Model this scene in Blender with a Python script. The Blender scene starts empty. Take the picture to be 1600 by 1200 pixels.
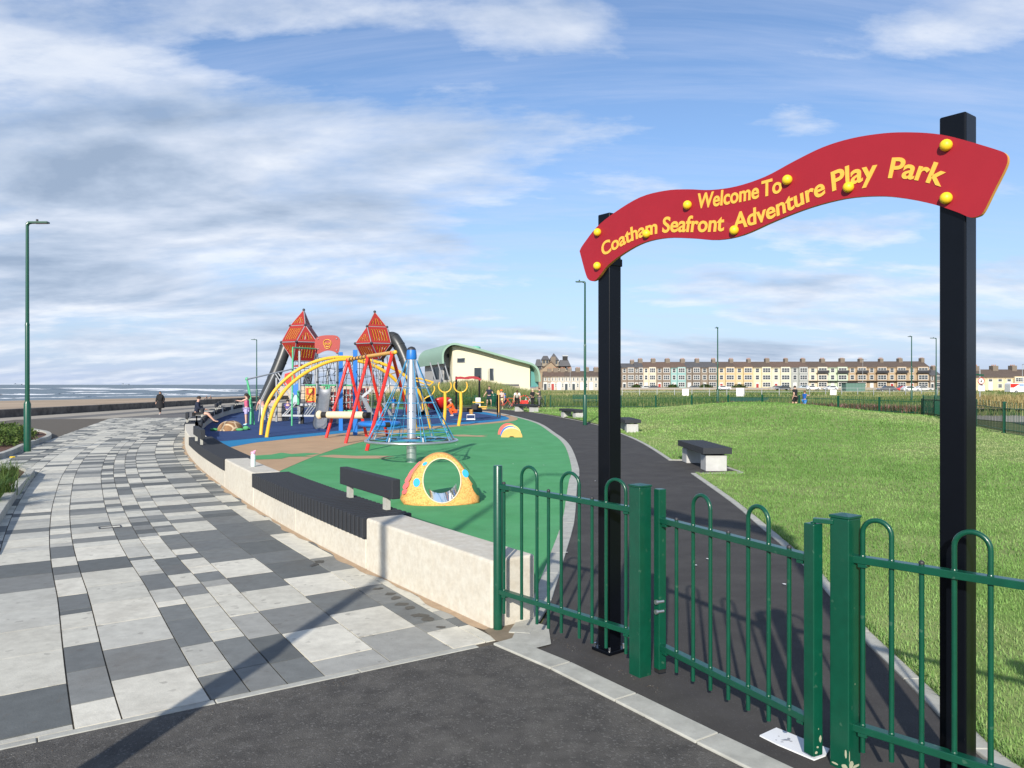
import bpy, bmesh, math, random
import numpy as np
from mathutils import Vector, Matrix, geometry
random.seed(7)
rng = np.random.default_rng(7)
SC = bpy.context.scene
COL = SC.collection
PI = math.pi

# ---------------------------------------------------------------- camera
H = 1.8; F = 1200.0
cam_d = bpy.data.cameras.new('camera')
cam_d.sensor_width = 36.0; cam_d.lens = 36.0*F/1600.0
cam_d.shift_y = 0.0005
cam_d.clip_start = 0.05; cam_d.clip_end = 20000
cam = bpy.data.objects.new('camera', cam_d); COL.objects.link(cam)
cam.location = (0, 0, H); cam.rotation_euler = (PI/2, 0, 0)
SC.camera = cam

# ---------------------------------------------------------------- light
SUN_EL = math.radians(25.0); SUN_AZ = math.radians(12.0)   # light travels towards +Y, turned 12 degrees to +X
ld = bpy.data.lights.new('sun', 'SUN'); ld.energy = 4.6; ld.angle = math.radians(0.9); ld.color = (1.0, 0.93, 0.82)
sun = bpy.data.objects.new('sun', ld); COL.objects.link(sun)
sdir = Vector((math.sin(SUN_AZ)*math.cos(SUN_EL), math.cos(SUN_AZ)*math.cos(SUN_EL), -math.sin(SUN_EL)))
sun.rotation_euler = sdir.to_track_quat('-Z', 'Y').to_euler()
SC.view_settings.view_transform = 'Standard'; SC.view_settings.look = 'None'
SC.view_settings.gamma = 1.0; SC.view_settings.exposure = 0.44
SC.view_settings.use_curve_mapping = False

W = bpy.data.worlds.new('World'); SC.world = W; W.use_nodes = True
def build_world():
    nt = W.node_tree; nt.nodes.clear()
    N = lambda t, **k: _n(nt, t, k)
    L = nt.links.new
    out = N('ShaderNodeOutputWorld'); bg = N('ShaderNodeBackground'); bg.inputs['Strength'].default_value = 0.112
    sky = N('ShaderNodeTexSky'); sky.sky_type = 'NISHITA'; sky.sun_disc = False
    sky.sun_elevation = SUN_EL; sky.sun_rotation = math.pi + SUN_AZ
    sky.air_density = 1.0; sky.dust_density = 0.4; sky.ozone_density = 2.2; sky.altitude = 0
    tc = N('ShaderNodeTexCoord'); sp = N('ShaderNodeSeparateXYZ'); L(tc.outputs['Generated'], sp.inputs[0])
    def m(op, a, b=None, c=None, clamp=False):
        n = N('ShaderNodeMath'); n.operation = op; n.use_clamp = clamp
        for i, v in enumerate((a, b, c)):
            if v is None: continue
            if isinstance(v, (int, float)): n.inputs[i].default_value = v
            else: L(v, n.inputs[i])
        return n.outputs[0]
    X, Y, Z = sp.outputs
    zc = m('MAXIMUM', Z, 0.0)
    den = m('ADD', zc, 0.20)
    u = m('DIVIDE', X, den); v = m('DIVIDE', Y, den)
    def comb(a, b, c=0.0):
        n = N('ShaderNodeCombineXYZ')
        for i, q in enumerate((a, b, c)):
            if isinstance(q, (int, float)): n.inputs[i].default_value = q
            else: L(q, n.inputs[i])
        return n.outputs[0]
    def noise(vec, sc, det, rough, dist=0.0):
        n = N('ShaderNodeTexNoise'); L(vec, n.inputs['Vector'])
        n.inputs['Scale'].default_value = sc; n.inputs['Detail'].default_value = det
        n.inputs['Roughness'].default_value = rough; n.inputs['Distortion'].default_value = dist
        return n.outputs['Fac']
    def ramp(fac, stops):
        n = N('ShaderNodeValToRGB'); L(fac, n.inputs[0]); cr = n.color_ramp
        while len(cr.elements) < len(stops): cr.elements.new(0.5)
        for e, (p, c) in zip(cr.elements, stops):
            e.position = p; e.color = (*c, 1) if len(c) == 3 else c
        return n.outputs['Color']
    # main broken stratocumulus: heavier to the left (negative X)
    uu = m('MULTIPLY', u, 0.62)
    p = comb(uu, v, 3.3)
    n1 = noise(p, 1.6, 14.0, 0.60, 0.2)
    n2 = noise(comb(m('MULTIPLY', u, 0.35), v, 8.1), 3.0, 8.0, 0.62, 0.5)     # streaks
    Yc = m('MAXIMUM', Y, 0.05); A = m('DIVIDE', X, Yc); E = m('DIVIDE', Z, Yc)
    left = None       # where the big cloud masses and the blue gaps lie, by compass direction and elevation
    for (bx, by, sx, sy, amp) in [(-.57,.36,.30,.085,.12),(-.5,.22,.34,.13,.085),(-.42,.27,.26,.05,.06),(-.15,.33,.13,.07,.10),(-.13,.48,.22,.022,.07),(.07,.47,.09,.045,.10),(-.5,.16,.32,.10,.09),
        (-.2,.122,.10,.014,.10),(.375,.345,.075,.035,.10),(.42,.13,.30,.05,.085),(-.31,.43,.16,.028,-.15),(.17,.37,.25,.10,-.10),(.08,.17,.18,.085,-.12),(.45,.26,.25,.05,-.07),(0,.035,.75,.022,.05),(.6,.46,.15,.05,.07)]:
        g = m('POWER', 2.71828, m('MULTIPLY', -1.0, m('ADD', m('POWER', m('ABSOLUTE', m('DIVIDE', m('SUBTRACT', A, bx), sx)), 2.0), m('POWER', m('ABSOLUTE', m('DIVIDE', m('SUBTRACT', E, by), sy)), 2.0))))
        g = m('MULTIPLY', g, amp); left = g if left is None else m('ADD', left, g)
    low = m('MULTIPLY', m('SUBTRACT', 0.13, zc, clamp=True), 0.25)
    d = m('ADD', m('ADD', m('MULTIPLY', n1, 0.72), m('MULTIPLY', n2, 0.28)), m('ADD', left, low))
    cov = ramp(d, [(0.485, (0,0,0)), (0.53, (.42,.42,.42)), (0.575, (.72,.72,.72)), (0.66, (.95,.95,.95))])
    # cloud shading: thick parts go grey-mauve
    n3 = noise(comb(uu, m('ADD', v, 0.09), 3.3), 1.6, 6.0, 0.53, 0.2)
    thick = m('ADD', m('MULTIPLY', m('SUBTRACT', n3, n1), 3.4), m('ADD', m('MULTIPLY', m('SUBTRACT', n3, 0.5), 1.1), m('MULTIPLY', m('SUBTRACT', d, 0.60), 1.5)))
    shade = ramp(m('ADD', thick, 0.42, clamp=True), [(0.0, (6.0,6.3,6.8)), (0.34, (4.6,5.1,6.0)), (0.66, (3.4,4.05,5.1)), (1.0, (2.3,2.95,4.0))])
    # wisps of cirrus
    n4 = noise(comb(m('ADD', m('MULTIPLY', u, 0.22), m('MULTIPLY', v, 0.08)), m('MULTIPLY', v, 1.1), 17.0), 2.4, 10.0, 0.66, 0.8)
    ci = ramp(n4, [(0.46, (0,0,0)), (0.74, (.55,.55,.55))])
    mx0 = N('ShaderNodeMix'); mx0.data_type = 'RGBA'
    # deepen and warm the blue a little towards the camera's rendering of it
    tint = N('ShaderNodeMix'); tint.data_type = 'RGBA'; tint.blend_type = 'MULTIPLY'; tint.inputs[0].default_value = 1.0
    L(sky.outputs[0], tint.inputs[6]); tint.inputs[7].default_value = (0.86, 0.94, 1.06, 1)
    hz = N('ShaderNodeMix'); hz.data_type = 'RGBA'
    hf = ramp(zc, [(0.0, (.85,.85,.85)), (0.10, (.5,.5,.5)), (0.30, (.05,.05,.05))])
    L(hf, hz.inputs[0]); L(tint.outputs[2], hz.inputs[6]); hz.inputs[7].default_value = (3.0, 3.8, 5.7, 1)
    L(ci, mx0.inputs[0]); L(hz.outputs[2], mx0.inputs[6]); mx0.inputs[7].default_value = (4.3, 4.9, 6.4, 1)
    mx = N('ShaderNodeMix'); mx.data_type = 'RGBA'
    L(cov, mx.inputs[0]); L(mx0.outputs[2], mx.inputs[6]); L(shade, mx.inputs[7])
    L(mx.outputs[2], bg.inputs['Color']); L(bg.outputs[0], out.inputs['Surface'])
def _n(nt, t, k):
    n = nt.nodes.new(t)
    for a, b in k.items(): setattr(n, a, b)
    return n
build_world()

# ---------------------------------------------------------------- helpers
def G(px, py, z=0.0):
    """ground point seen at photo pixel"""
    Y = F*(H-z)/(py-600.6); return Vector(((px-800)/F*Y, Y, z))
def Q(px, py, Y):
    """point at depth Y"""
    return Vector(((px-800)/F*Y, Y, H-(py-600.6)/F*Y))
def s2l(c):
    return tuple((v/255/12.92 if v/255 <= .04045 else ((v/255+.055)/1.055)**2.4) for v in c)

def mat(name, col, rough=0.7, var=0.0, vscale=4.0, bump=0.0, bscale=40.0, metal=0.0, spec=0.5, col2=None, speck=None, coat=0.0, stretch=None, dirt=0.0, attr=None, bdist=0.01, sscale=None, trans=0.0):
    m = bpy.data.materials.new(name); m.use_nodes = True
    nt = m.node_tree; L = nt.links.new; b = nt.nodes['Principled BSDF']
    b.inputs['Roughness'].default_value = rough; b.inputs['Metallic'].default_value = metal
    b.inputs['Specular IOR Level'].default_value = spec
    if coat: b.inputs['Coat Weight'].default_value = coat; b.inputs['Coat Roughness'].default_value = .15
    col = tuple(col)[:3]
    tc = nt.nodes.new('ShaderNodeTexCoord'); geo = nt.nodes.new('ShaderNodeNewGeometry')
    vec = geo.outputs['Position']
    if stretch:
        mp = nt.nodes.new('ShaderNodeMapping'); mp.inputs['Scale'].default_value = stretch; L(vec, mp.inputs[0]); vec = mp.outputs[0]
    src = None
    if attr:
        a = nt.nodes.new('ShaderNodeAttribute'); a.attribute_name = attr; src = a.outputs['Color']
    def noise(sc, det=5, ro=.6):
        n = nt.nodes.new('ShaderNodeTexNoise'); n.inputs['Scale'].default_value = sc; n.inputs['Detail'].default_value = det; n.inputs['Roughness'].default_value = ro
        L(vec, n.inputs['Vector']); return n.outputs['Fac']
    def mixc(fac, a, bb, mode='MIX'):
        n = nt.nodes.new('ShaderNodeMix'); n.data_type = 'RGBA'; n.blend_type = mode
        for i, q in ((0, fac), (6, a), (7, bb)):
            if isinstance(q, (int, float)): n.inputs[i].default_value = q
            elif isinstance(q, tuple): n.inputs[i].default_value = (*q[:3], 1)
            else: L(q, n.inputs[i])
        return n.outputs[2]
    def rmp(f, lo, hi, a=0.0, bb=1.0):
        n = nt.nodes.new('ShaderNodeMapRange'); L(f, n.inputs[0]); n.inputs[1].default_value = lo; n.inputs[2].default_value = hi
        n.inputs[3].default_value = a; n.inputs[4].default_value = bb; return n.outputs[0]
    cur = src if src is not None else col
    if col2 is not None:
        cur = mixc(rmp(noise(vscale), .38, .62), cur, tuple(col2))
    if var:
        f = rmp(noise(vscale*2.3 if col2 is not None else vscale, 6, .65), .25, .75, 1-var, 1+var)
        cmb = nt.nodes.new('ShaderNodeCombineColor'); [L(f, cmb.inputs[i]) for i in range(3)]
        cur = mixc(1.0, cur, cmb.outputs[0], 'MULTIPLY')
    if dirt:
        cur = mixc(rmp(noise(1.7, 8, .7), .5, .75, 0, dirt), cur, (.12, .10, .08))
    if speck:
        sc, thr, amt, sc_col = speck
        vo = nt.nodes.new('ShaderNodeTexVoronoi'); vo.inputs['Scale'].default_value = sc; L(vec, vo.inputs['Vector'])
        cs = nt.nodes.new('ShaderNodeSeparateColor'); L(vo.outputs['Color'], cs.inputs[0])
        cur = mixc(rmp(cs.outputs[0], thr, thr+.02, 0, amt), cur, tuple(sc_col))
    if isinstance(cur, tuple): b.inputs['Base Color'].default_value = (*cur, 1)
    else: L(cur, b.inputs['Base Color'])
    if bump:
        bn = nt.nodes.new('ShaderNodeBump'); bn.inputs['Strength'].default_value = bump; bn.inputs['Distance'].default_value = bdist
        L(noise(bscale, 4), bn.inputs['Height']); L(bn.outputs[0], b.inputs['Normal'])
    return m

class MB:
    def __init__(s): s.v = []; s.f = []; s.m = []; s.sm = []
    def _add(s, vs, fs, mi=0, smooth=False):
        o = len(s.v); s.v.extend([tuple(x) for x in vs])
        for f in fs: s.f.append(tuple(o+i for i in f)); s.m.append(mi); s.sm.append(smooth)
        return s
    def box(s, c, d, rz=0.0, mi=0, M=None):
        x, y, z = d[0]/2, d[1]/2, d[2]/2
        R = M if M is not None else Matrix.Rotation(rz, 3, 'Z'); c = Vector(c)
        vs = [c + R @ Vector((sx*x, sy*y, sz*z)) for sx in (-1,1) for sy in (-1,1) for sz in (-1,1)]
        return s._add(vs, [(0,1,3,2),(4,6,7,5),(0,4,5,1),(2,3,7,6),(0,2,6,4),(1,5,7,3)], mi)
    def bar(s, p0, p1, w, h, mi=0, up=(0,0,1)):
        p0, p1 = Vector(p0), Vector(p1); d = p1-p0; L = d.length; x = d.normalized(); u = Vector(up)
        y = u.cross(x)
        if y.length < 1e-4: y = Vector((0,1,0)).cross(x)
        y.normalize(); z = x.cross(y)
        M = Matrix((x, y, z)).transposed()
        return s.box((p0+p1)/2, (L, w, h), mi=mi, M=M)
    def tube(s, pts, r, n=8, mi=0, closed=False, cap=True, smooth=True):
        pts = [Vector(p) for p in pts]; k = len(pts); rs = r if isinstance(r, (list, tuple)) else [r]*k
        tang = []
        for i in range(k):
            if closed: t = pts[(i+1)%k]-pts[(i-1)%k]
            else: t = pts[min(i+1,k-1)]-pts[max(i-1,0)]
            tang.append(t.normalized())
        nrm = tang[0].orthogonal().normalized(); vs = []
        for i in range(k):
            t = tang[i]; nrm = (nrm - t*nrm.dot(t))
            if nrm.length < 1e-6: nrm = t.orthogonal()
            nrm.normalize(); b = t.cross(nrm)
            for j in range(n):
                a = 2*PI*j/n; vs.append(pts[i] + (nrm*math.cos(a)+b*math.sin(a))*rs[i])
        fs = []
        for i in range(k if closed else k-1):
            i2 = (i+1) % k
            for j in range(n): fs.append((i*n+j, i*n+(j+1)%n, i2*n+(j+1)%n, i2*n+j))
        s._add(vs, fs, mi, smooth)
        if cap and not closed:
            s._add([vs[j] for j in range(n)], [tuple(range(n-1,-1,-1))], mi); s._add([vs[(k-1)*n+j] for j in range(n)], [tuple(range(n))], mi)
        return s
    def cyl(s, p0, p1, r, r1=None, n=12, mi=0): return s.tube([p0, p1], [r, r if r1 is None else r1], n, mi)
    def ball(s, c, r, n=8, mi=0, sc=(1,1,1)):
        c = Vector(c); vs = []; fs = []
        k = max(4, n//2)
        for i in range(k+1):
            th = PI*i/k
            for j in range(n): a = 2*PI*j/n; vs.append(c+Vector((r*sc[0]*math.sin(th)*math.cos(a), r*sc[1]*math.sin(th)*math.sin(a), r*sc[2]*math.cos(th))))
        for i in range(k):
            for j in range(n): fs.append((i*n+j, (i+1)*n+j, (i+1)*n+(j+1)%n, i*n+(j+1)%n))
        return s._add(vs, fs, mi, True)
    def prism(s, pts, off, mi=0, side=None):
        """flat polygon (3D points) extruded by vector off"""
        pts = [Vector(p) for p in pts]; off = Vector(off); n = len(pts)
        tri = geometry.tessellate_polygon([pts])
        s._add(pts, [t[::-1] for t in tri], mi); s._add([p+off for p in pts], list(tri), mi)
        vs = pts+[p+off for p in pts]
        return s._add(vs, [(i, (i+1)%n, n+(i+1)%n, n+i) for i in range(n)], mi if side is None else side)
    def flat(s, pts, z=None, mi=0):
        pts = [Vector((p[0], p[1], p[2] if z is None and len(p) > 2 else (z or 0))) for p in pts]
        tri = geometry.tessellate_polygon([pts])
        fs = []
        for t in tri:
            a, b, c = (pts[i] for i in t)
            if (b-a).cross(c-a).z < 0: t = t[::-1]
            fs.append(tuple(t))
        return s._add(pts, fs, mi)
    def build(s, name, mats, parent=None, label=None, cat=None, group=None, kind=None, base=None, bevel=0, bseg=2, subsurf=0):
        me = bpy.data.meshes.new(name)
        o = Vector((0,0,0))
        if parent is not None: o = ORG.get(parent.name, Vector((0,0,0)))
        elif base is not None: o = Vector(base)
        me.from_pydata([(x-o.x, y-o.y, z-o.z) for x, y, z in s.v], [], s.f)
        if not isinstance(mats, (list, tuple)): mats = [mats]
        for mm in mats: me.materials.append(mm)
        me.polygons.foreach_set('material_index', s.m); me.polygons.foreach_set('use_smooth', s.sm)
        me.update()
        ob = bpy.data.objects.new(name, me); COL.objects.link(ob)
        if parent is not None: ob.parent = parent
        else: ob.location = o
        ORG[ob.name] = o
        if bevel:
            bv = ob.modifiers.new('bevel', 'BEVEL'); bv.width = bevel; bv.segments = bseg; bv.limit_method = 'ANGLE'; bv.angle_limit = math.radians(35)
        tag(ob, label, cat, group, kind)
        return ob
ORG = {}
def tag(o, label=None, cat=None, group=None, kind=None):
    if label: o['label'] = label
    if cat: o['category'] = cat
    if group: o['group'] = group
    if kind: o['kind'] = kind
    return o
def thing(name, label, cat, base=(0,0,0), group=None, rz=0.0):
    e = bpy.data.objects.new(name, None); e.empty_display_size = .1; COL.objects.link(e)
    e.location = base; e.rotation_euler = (0,0,rz)
    ORG[e.name] = Vector(base)
    return tag(e, label, cat, group)
def proto(name, label, cat, group=None):
    e = thing(name, label, cat, (0,0,0), group); return e
def copy_tree(o, parent=None):
    c = o.copy(); COL.objects.link(c)
    if parent is not None: c.parent = parent
    for ch in list(o.children): copy_tree(ch, c)
    return c
def place(o, loc, rz=0.0, label=None, group=None, sc=None, first=False):
    c = o if first else copy_tree(o)
    c.location = loc; c.rotation_euler = (0,0,rz)
    if sc: c.scale = (sc,sc,sc) if not isinstance(sc, tuple) else sc
    if label: c['label'] = label
    if group: c['group'] = group
    return c
def catmull(P, n=8):
    P = [Vector(p) for p in P]; P = [P[0]*2-P[1]] + P + [P[-1]*2-P[-2]]; out = []
    for i in range(1, len(P)-2):
        for k in range(n):
            t = k/n; a, b, c, d = P[i-1], P[i], P[i+1], P[i+2]
            out.append(0.5*((2*b)+(c-a)*t+(2*a-5*b+4*c-d)*t*t+(3*b-a-3*c+d)*t**3))
    out.append(P[-2]); return out
def structure(name, mb, m, **k): return mb.build(name, m, kind='structure', **k)

# ---------------------------------------------------------------- materials
M = {}
M['asphalt'] = mat('asphalt', (.076,.073,.069), .92, spec=.25, var=.32, vscale=3.5, col2=(.104,.099,.091), bump=1.0, bscale=110, speck=(95,.90,.6,(.17,.165,.155)), bdist=.008)
M['path'] = mat('path_asphalt', (.053,.050,.049), .92, spec=.25, col2=(.065,.062,.059), var=.2, vscale=1.3, bump=.5, bscale=190, speck=(150,.95,.3,(.12,.12,.12)), bdist=.004)
M['prom'] = mat('promenade', (.17,.165,.16), .9, spec=.1, var=.12, vscale=.35, bump=.3, bscale=60)
M['promlight'] = mat('promenade_edge', (.36,.33,.28), .9, spec=.1, var=.1, vscale=.5)
M['slab'] = mat('paving_slab', (.5,.5,.5), .82, var=.16, vscale=9.0, bump=.35, bscale=70, attr='tone', dirt=.30, bdist=.005, speck=(28,.975,.35,(.12,.11,.10)), spec=.3)
M['joint'] = mat('joint_sand', (.10,.085,.065), .95, var=.3, vscale=12)
M['sandstrip'] = mat('blown_sand', (.40,.29,.19), .95, var=.18, vscale=9, bump=.4, bscale=120)
M['kerb'] = mat('kerb_concrete', (.40,.40,.36), .88, var=.22, vscale=7, bump=.3, bscale=120, dirt=.3, bdist=.004)
M['wall'] = mat('cast_concrete', (.56,.53,.455), .85, col2=(.51,.47,.39), vscale=11.0, var=.11, bump=.25, bscale=70, bdist=.004)
M['wallfar'] = mat('pale_concrete', (.43,.43,.42), .85, var=.14, vscale=5, dirt=.2)
M['green_pour'] = mat('green_rubber', (.075,.30,.115), .9, spec=.2, col2=(.092,.33,.14), var=.12, vscale=.8, bump=.5, bscale=260, speck=(70,.985,.5,(.25,.3,.25)), bdist=.004)
M['tan_pour'] = mat('tan_rubber', (.44,.30,.185), .9, spec=.2, var=.12, vscale=1.2, bump=.3, bscale=200, bdist=.004)
M['lblue_pour'] = mat('light_blue_rubber', (.02,.20,.41), .9, spec=.2, var=.07, vscale=1.2)
M['blue_pour'] = mat('blue_rubber', (.030,.062,.17), .9, spec=.2, var=.18, vscale=1.0)
M['ground'] = mat('ground_soil', (.13,.14,.065), .95, spec=.05, var=.3, vscale=.4)
M['turf'] = mat('turf', (.17,.26,.07), .95, spec=.05, col2=(.24,.30,.11), vscale=.55, var=.22, bump=.6, bscale=30)
M['black_paint'] = mat('black_powder_coat', (.0025,.0035,.006), .28, var=.15, vscale=6, spec=.22, coat=.0, bump=.03, bscale=60)
M['green_paint'] = mat('green_paint', (.002,.062,.034), .33, var=.15, vscale=14, coat=.2, spec=.45, speck=(70,.993,.5,(.18,.28,.2)), bump=.05, bscale=90)
M['green_chip'] = mat('green_paint_chipped', (.003,.085,.042), .4, var=.1, vscale=14, col2=(.30,.35,.25), spec=.4)
M['steel'] = mat('galvanised_steel', (.55,.56,.57), .32, var=.12, vscale=8, metal=.85)
M['grey_metal'] = mat('grey_metal', (.36,.38,.40), .45, var=.08, vscale=8, metal=.35)
M['dark_metal'] = mat('dark_metal', (.03,.03,.035), .5)
M['sign_red'] = mat('red_sign_board', (.30,.012,.022), .5, var=.06, vscale=5, spec=.35, speck=(16,.985,.3,(.45,.10,.10)))
M['sign_yellow'] = mat('yellow_lettering', (.75,.42,.06), .6)
M['bolt_yellow'] = mat('yellow_cap', (.80,.55,.02), .45)
M['timber'] = mat('charcoal_slat', (.020,.023,.029), .75, var=.25, vscale=20, bump=.3, bscale=60, stretch=(3,3,3))
M['red'] = mat('red_paint', (.60,.022,.014), .35, coat=.25, var=.05)
M['darkred'] = mat('dark_red_panel', (.31,.022,.016), .5, var=.08)
M['yellow'] = mat('yellow_paint', (.74,.42,.03), .4, coat=.2, var=.05)
M['ochre'] = mat('ochre_beam', (.60,.33,.08), .5, var=.1)
M['blue'] = mat('blue_paint', (.012,.15,.50), .45, var=.06)
M['rope_blue'] = mat('blue_rope', (.035,.24,.46), .7)
M['rope_dark'] = mat('dark_rope', (.03,.035,.04), .8)
M['mint'] = mat('mint_paint', (.08,.42,.20), .45)
M['slide_tube'] = mat('dark_slide_plastic', (.035,.038,.04), .38, var=.1, vscale=2)
M['white'] = mat('white_paint', (.75,.75,.73), .5)
M['cream'] = mat('cream_rope', (.65,.56,.38), .8)
M['black'] = mat('black_rubber', (.012,.012,.013), .7)
M['orange'] = mat('orange_cloth', (.70,.10,.015), .8)
M['glass'] = mat('window_glass', (.035,.045,.055), .15, spec=.6)
# ================================================================ ground, beach, sea
def mound(x, y):
    return 0.78*math.exp(-((x-13.5)/6.3)**2 - ((y-42)/9.5)**2)
b = MB()
b.flat([(-28,-60),(400,-60),(3000,3000),(260,3000),(30,420),(-10,200),(-28,140)], -0.04)
structure('ground', b, M['ground'])
sand = mat('beach_sand', (.42,.32,.22), .95, col2=(.33,.25,.17), vscale=.05, var=.06)
b = MB()
shore = [(-290,-60),(-215,90),(-150,215),(-108,300),(-70,420),(-20,600),(120,1200),(240,3000)]
top = [(-28,-60),(-28,90),(-28,140),(-14,200),(4,300),(28,420),(60,600),(150,1200),(270,3000)]
b.flat([(x,y,-2.7) for x,y in shore] + [(x,y,-1.3) for x,y in top[::-1]])
structure('beach', b, sand)
sea_m = mat('sea_water', (.13,.175,.21), .5, col2=(.16,.21,.245), vscale=.03, var=.12, bump=.8, bscale=.25, stretch=(1,.35,1), bdist=1.0, spec=.4)
b = MB(); b.flat([(-9000,-300),(600,-300),(9000,9000),(9000,18000),(-16000,18000),(-16000,9000)], -2.62)
structure('sea', b, sea_m)
foam = mat('sea_foam', (.82,.84,.86), .9, var=.05)
b = MB()
def foam_line(px0, px1, y0, y1, th, hgt, seed, seg=46):
    r = random.Random(seed); prev = None; ph = r.random()*9
    for i in range(seg+1):
        t = i/seg; px = px0+(px1-px0)*t; y = y0+(y1-y0)*t + .35*math.sin(t*9+ph)
        Y = F*(H+2.6)/(y-600.6); X = (px-800)/F*Y
        e = math.sin(PI*t)**.4; w = Y*Y/F/4.4*th*e*(.15+.6*r.random()**1.5)
        hh = hgt*e*(.15+.8*r.random())
        cur = [(X, Y-w*.5, -2.6), (X, Y-w*.1, -2.6+hh), (X, Y+w*.5, -2.6)]
        if prev: b._add(prev+cur, [(0,3,4,1),(1,4,5,2)], 0, True)
        prev = cur
for a in [(60,262,607.6,608.4,1.2,.7,1),(100,170,606.2,606.4,.8,.5,2),(200,385,607.0,609.2,1.4,.9,3),(300,400,610.6,611.2,1.2,.8,4),(-40,80,617,616.2,1.6,.5,5),
          (60,240,615.6,614.4,.9,.4,6),(120,155,611.8,611.6,1.6,.5,7),(240,310,609.4,609.8,1.6,.8,8),(-60,60,607,607.4,.9,.6,9),(250,330,615.5,616.2,.9,.4,10),(0,50,622.6,621.6,1.4,.2,11),(40,250,621.8,617.6,1.5,.25,12),(230,420,618.0,616.2,1.6,.25,13),(385,560,608.5,609,1.3,.9,14),(400,560,612.5,612,1.2,.6,15)]:
    foam_line(*a)
b.build('breaking_surf', foam, label='white breaking surf on the grey sea beyond the beach', cat='surf', kind='stuff')

# promenade tarmac, sand-blown strip by the sea wall
b = MB(); b.flat([(-28,-60),(-2,-60),(-2,140),(-28,140)], -0.022); structure('promenade', b, M['prom'])
b = MB(); b.flat([(-27.6,-20),(-25.6,-20),(-25.2,60),(-25.9,120),(-27.6,120)], -0.018); structure('sand_drift', b, M['promlight'])
b = MB(); b.flat([(-23.6,-20),(-21.9,-20),(-21.6,60),(-22.4,120),(-23.6,120)], -0.018); structure('pale_promenade_band', b, M['promlight'])
seawall = mat('sea_wall_stone', (.095,.085,.075), .95, col2=(.17,.15,.13), vscale=1.5, var=.3, bump=.8, bscale=6)
b = MB()
for y in range(-20, 124, 12): b.box((-28.2, y+6, -.45), (.5, 11.96, 1.75))
b.build('sea_wall', seawall, label='low dark weathered sea wall between promenade and beach', cat='wall', base=(-28.2, 50, -1.3), bevel=.04)

# ---------------------------------------------------------------- the curve of the seat wall
WP = [(4.9,-1.6),(1.55,3.25),(-.146,5.65),(-1.38,7.42),(-2.6,9.3),(-3.72,11.15),(-4.95,13.3),(-6.9,16.9),(-9.0,21.2),(-11.2,26.4),(-13.4,32.5),(-15.6,39.5),(-17.5,47),(-18.6,54),(-18.9,60),(-18.2,66)]
WC = [Vector((p.x,p.y)) for p in catmull([(x,y,0) for x,y in WP], 24)]
_s = [0.0]
for i in range(1, len(WC)): _s.append(_s[-1]+(WC[i]-WC[i-1]).length)
i0 = min(range(len(WC)), key=lambda i: (WC[i]-Vector((-.146,5.65))).length)
_s = np.array(_s)-_s[i0]; _wx = np.array([p.x for p in WC]); _wy = np.array([p.y for p in WC])
def CW(s, off=0.0, z=0.0):
    """point on the wall's outer base curve at arc length s, moved off metres towards the playground"""
    x, y = np.interp(s, _s, _wx), np.interp(s, _s, _wy)
    x2, y2 = np.interp(s+.4, _s, _wx), np.interp(s+.4, _s, _wy); x1, y1 = np.interp(s-.4, _s, _wx), np.interp(s-.4, _s, _wy)
    t = Vector((x2-x1, y2-y1)).normalized(); n = Vector((t.y, -t.x))
    return Vector((x+n.x*off, y+n.y*off, z))
def s_at(px, z=0.0):
    """arc length where the wall curve crosses a photo column"""
    best = None
    for s in np.arange(-3, 21, .02):
        p = CW(s); d = abs(800+F*p.x/p.y-px)
        if best is None or d < best[0]: best = (d, s)
    return best[1]

# paving: bands that follow the wall, each cut into slabs of random length
def clip(poly, a, n):
    out = []
    for i in range(len(poly)):
        p, q = poly[i], poly[(i+1)%len(poly)]
        dp, dq = (p-a).dot(n), (q-a).dot(n)
        if dp >= 0: out.append(p)
        if dp*dq < 0: out.append(p+(q-p)*(dp/(dp-dq)))
    return out
edge_a, edge_b = Vector((-2.52,3.78)), Vector((-.18,5.29))
ed = (edge_b-edge_a).normalized(); en = Vector((-ed.y, ed.x))
far_a, far_b = Vector((-15.2,25.4)), Vector((-18.4,33.4))
fn = Vector(((far_b-far_a).y, -(far_b-far_a).x)).normalized()
bands = [.10,.26,.46,.44,.23,.22,.22,.455,.225,.46,.24,.24,.42,.24,.45,.23,.22,.42,.24,.44,.24,.42,.22,.42,.24,.42,.24,.42,.24,.42]
tones = {'d': [(.145,.155,.155),(.165,.175,.172),(.12,.13,.13),(.20,.207,.20)], 'l': [(.55,.535,.465),(.51,.50,.44),(.59,.57,.495),(.45,.445,.40)], 'm': [(.28,.285,.27),(.34,.34,.315)]}
b = MB(); tone = []
off = .10; rr = random.Random(11)
def shift(s): t = min(1, max(0, (s+.9)/4.0)); return .15*t*t*(3-2*t)
def s_of(g):
    return min(((CW(s).xy-g.xy).length, s) for s in np.arange(-1.5, 12, .03))[1]
c1 = lambda x, y: G(.3*x, 840+.3*y); c2 = lambda x, y: G(300+.3125*x, 740+.3125*y)
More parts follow.
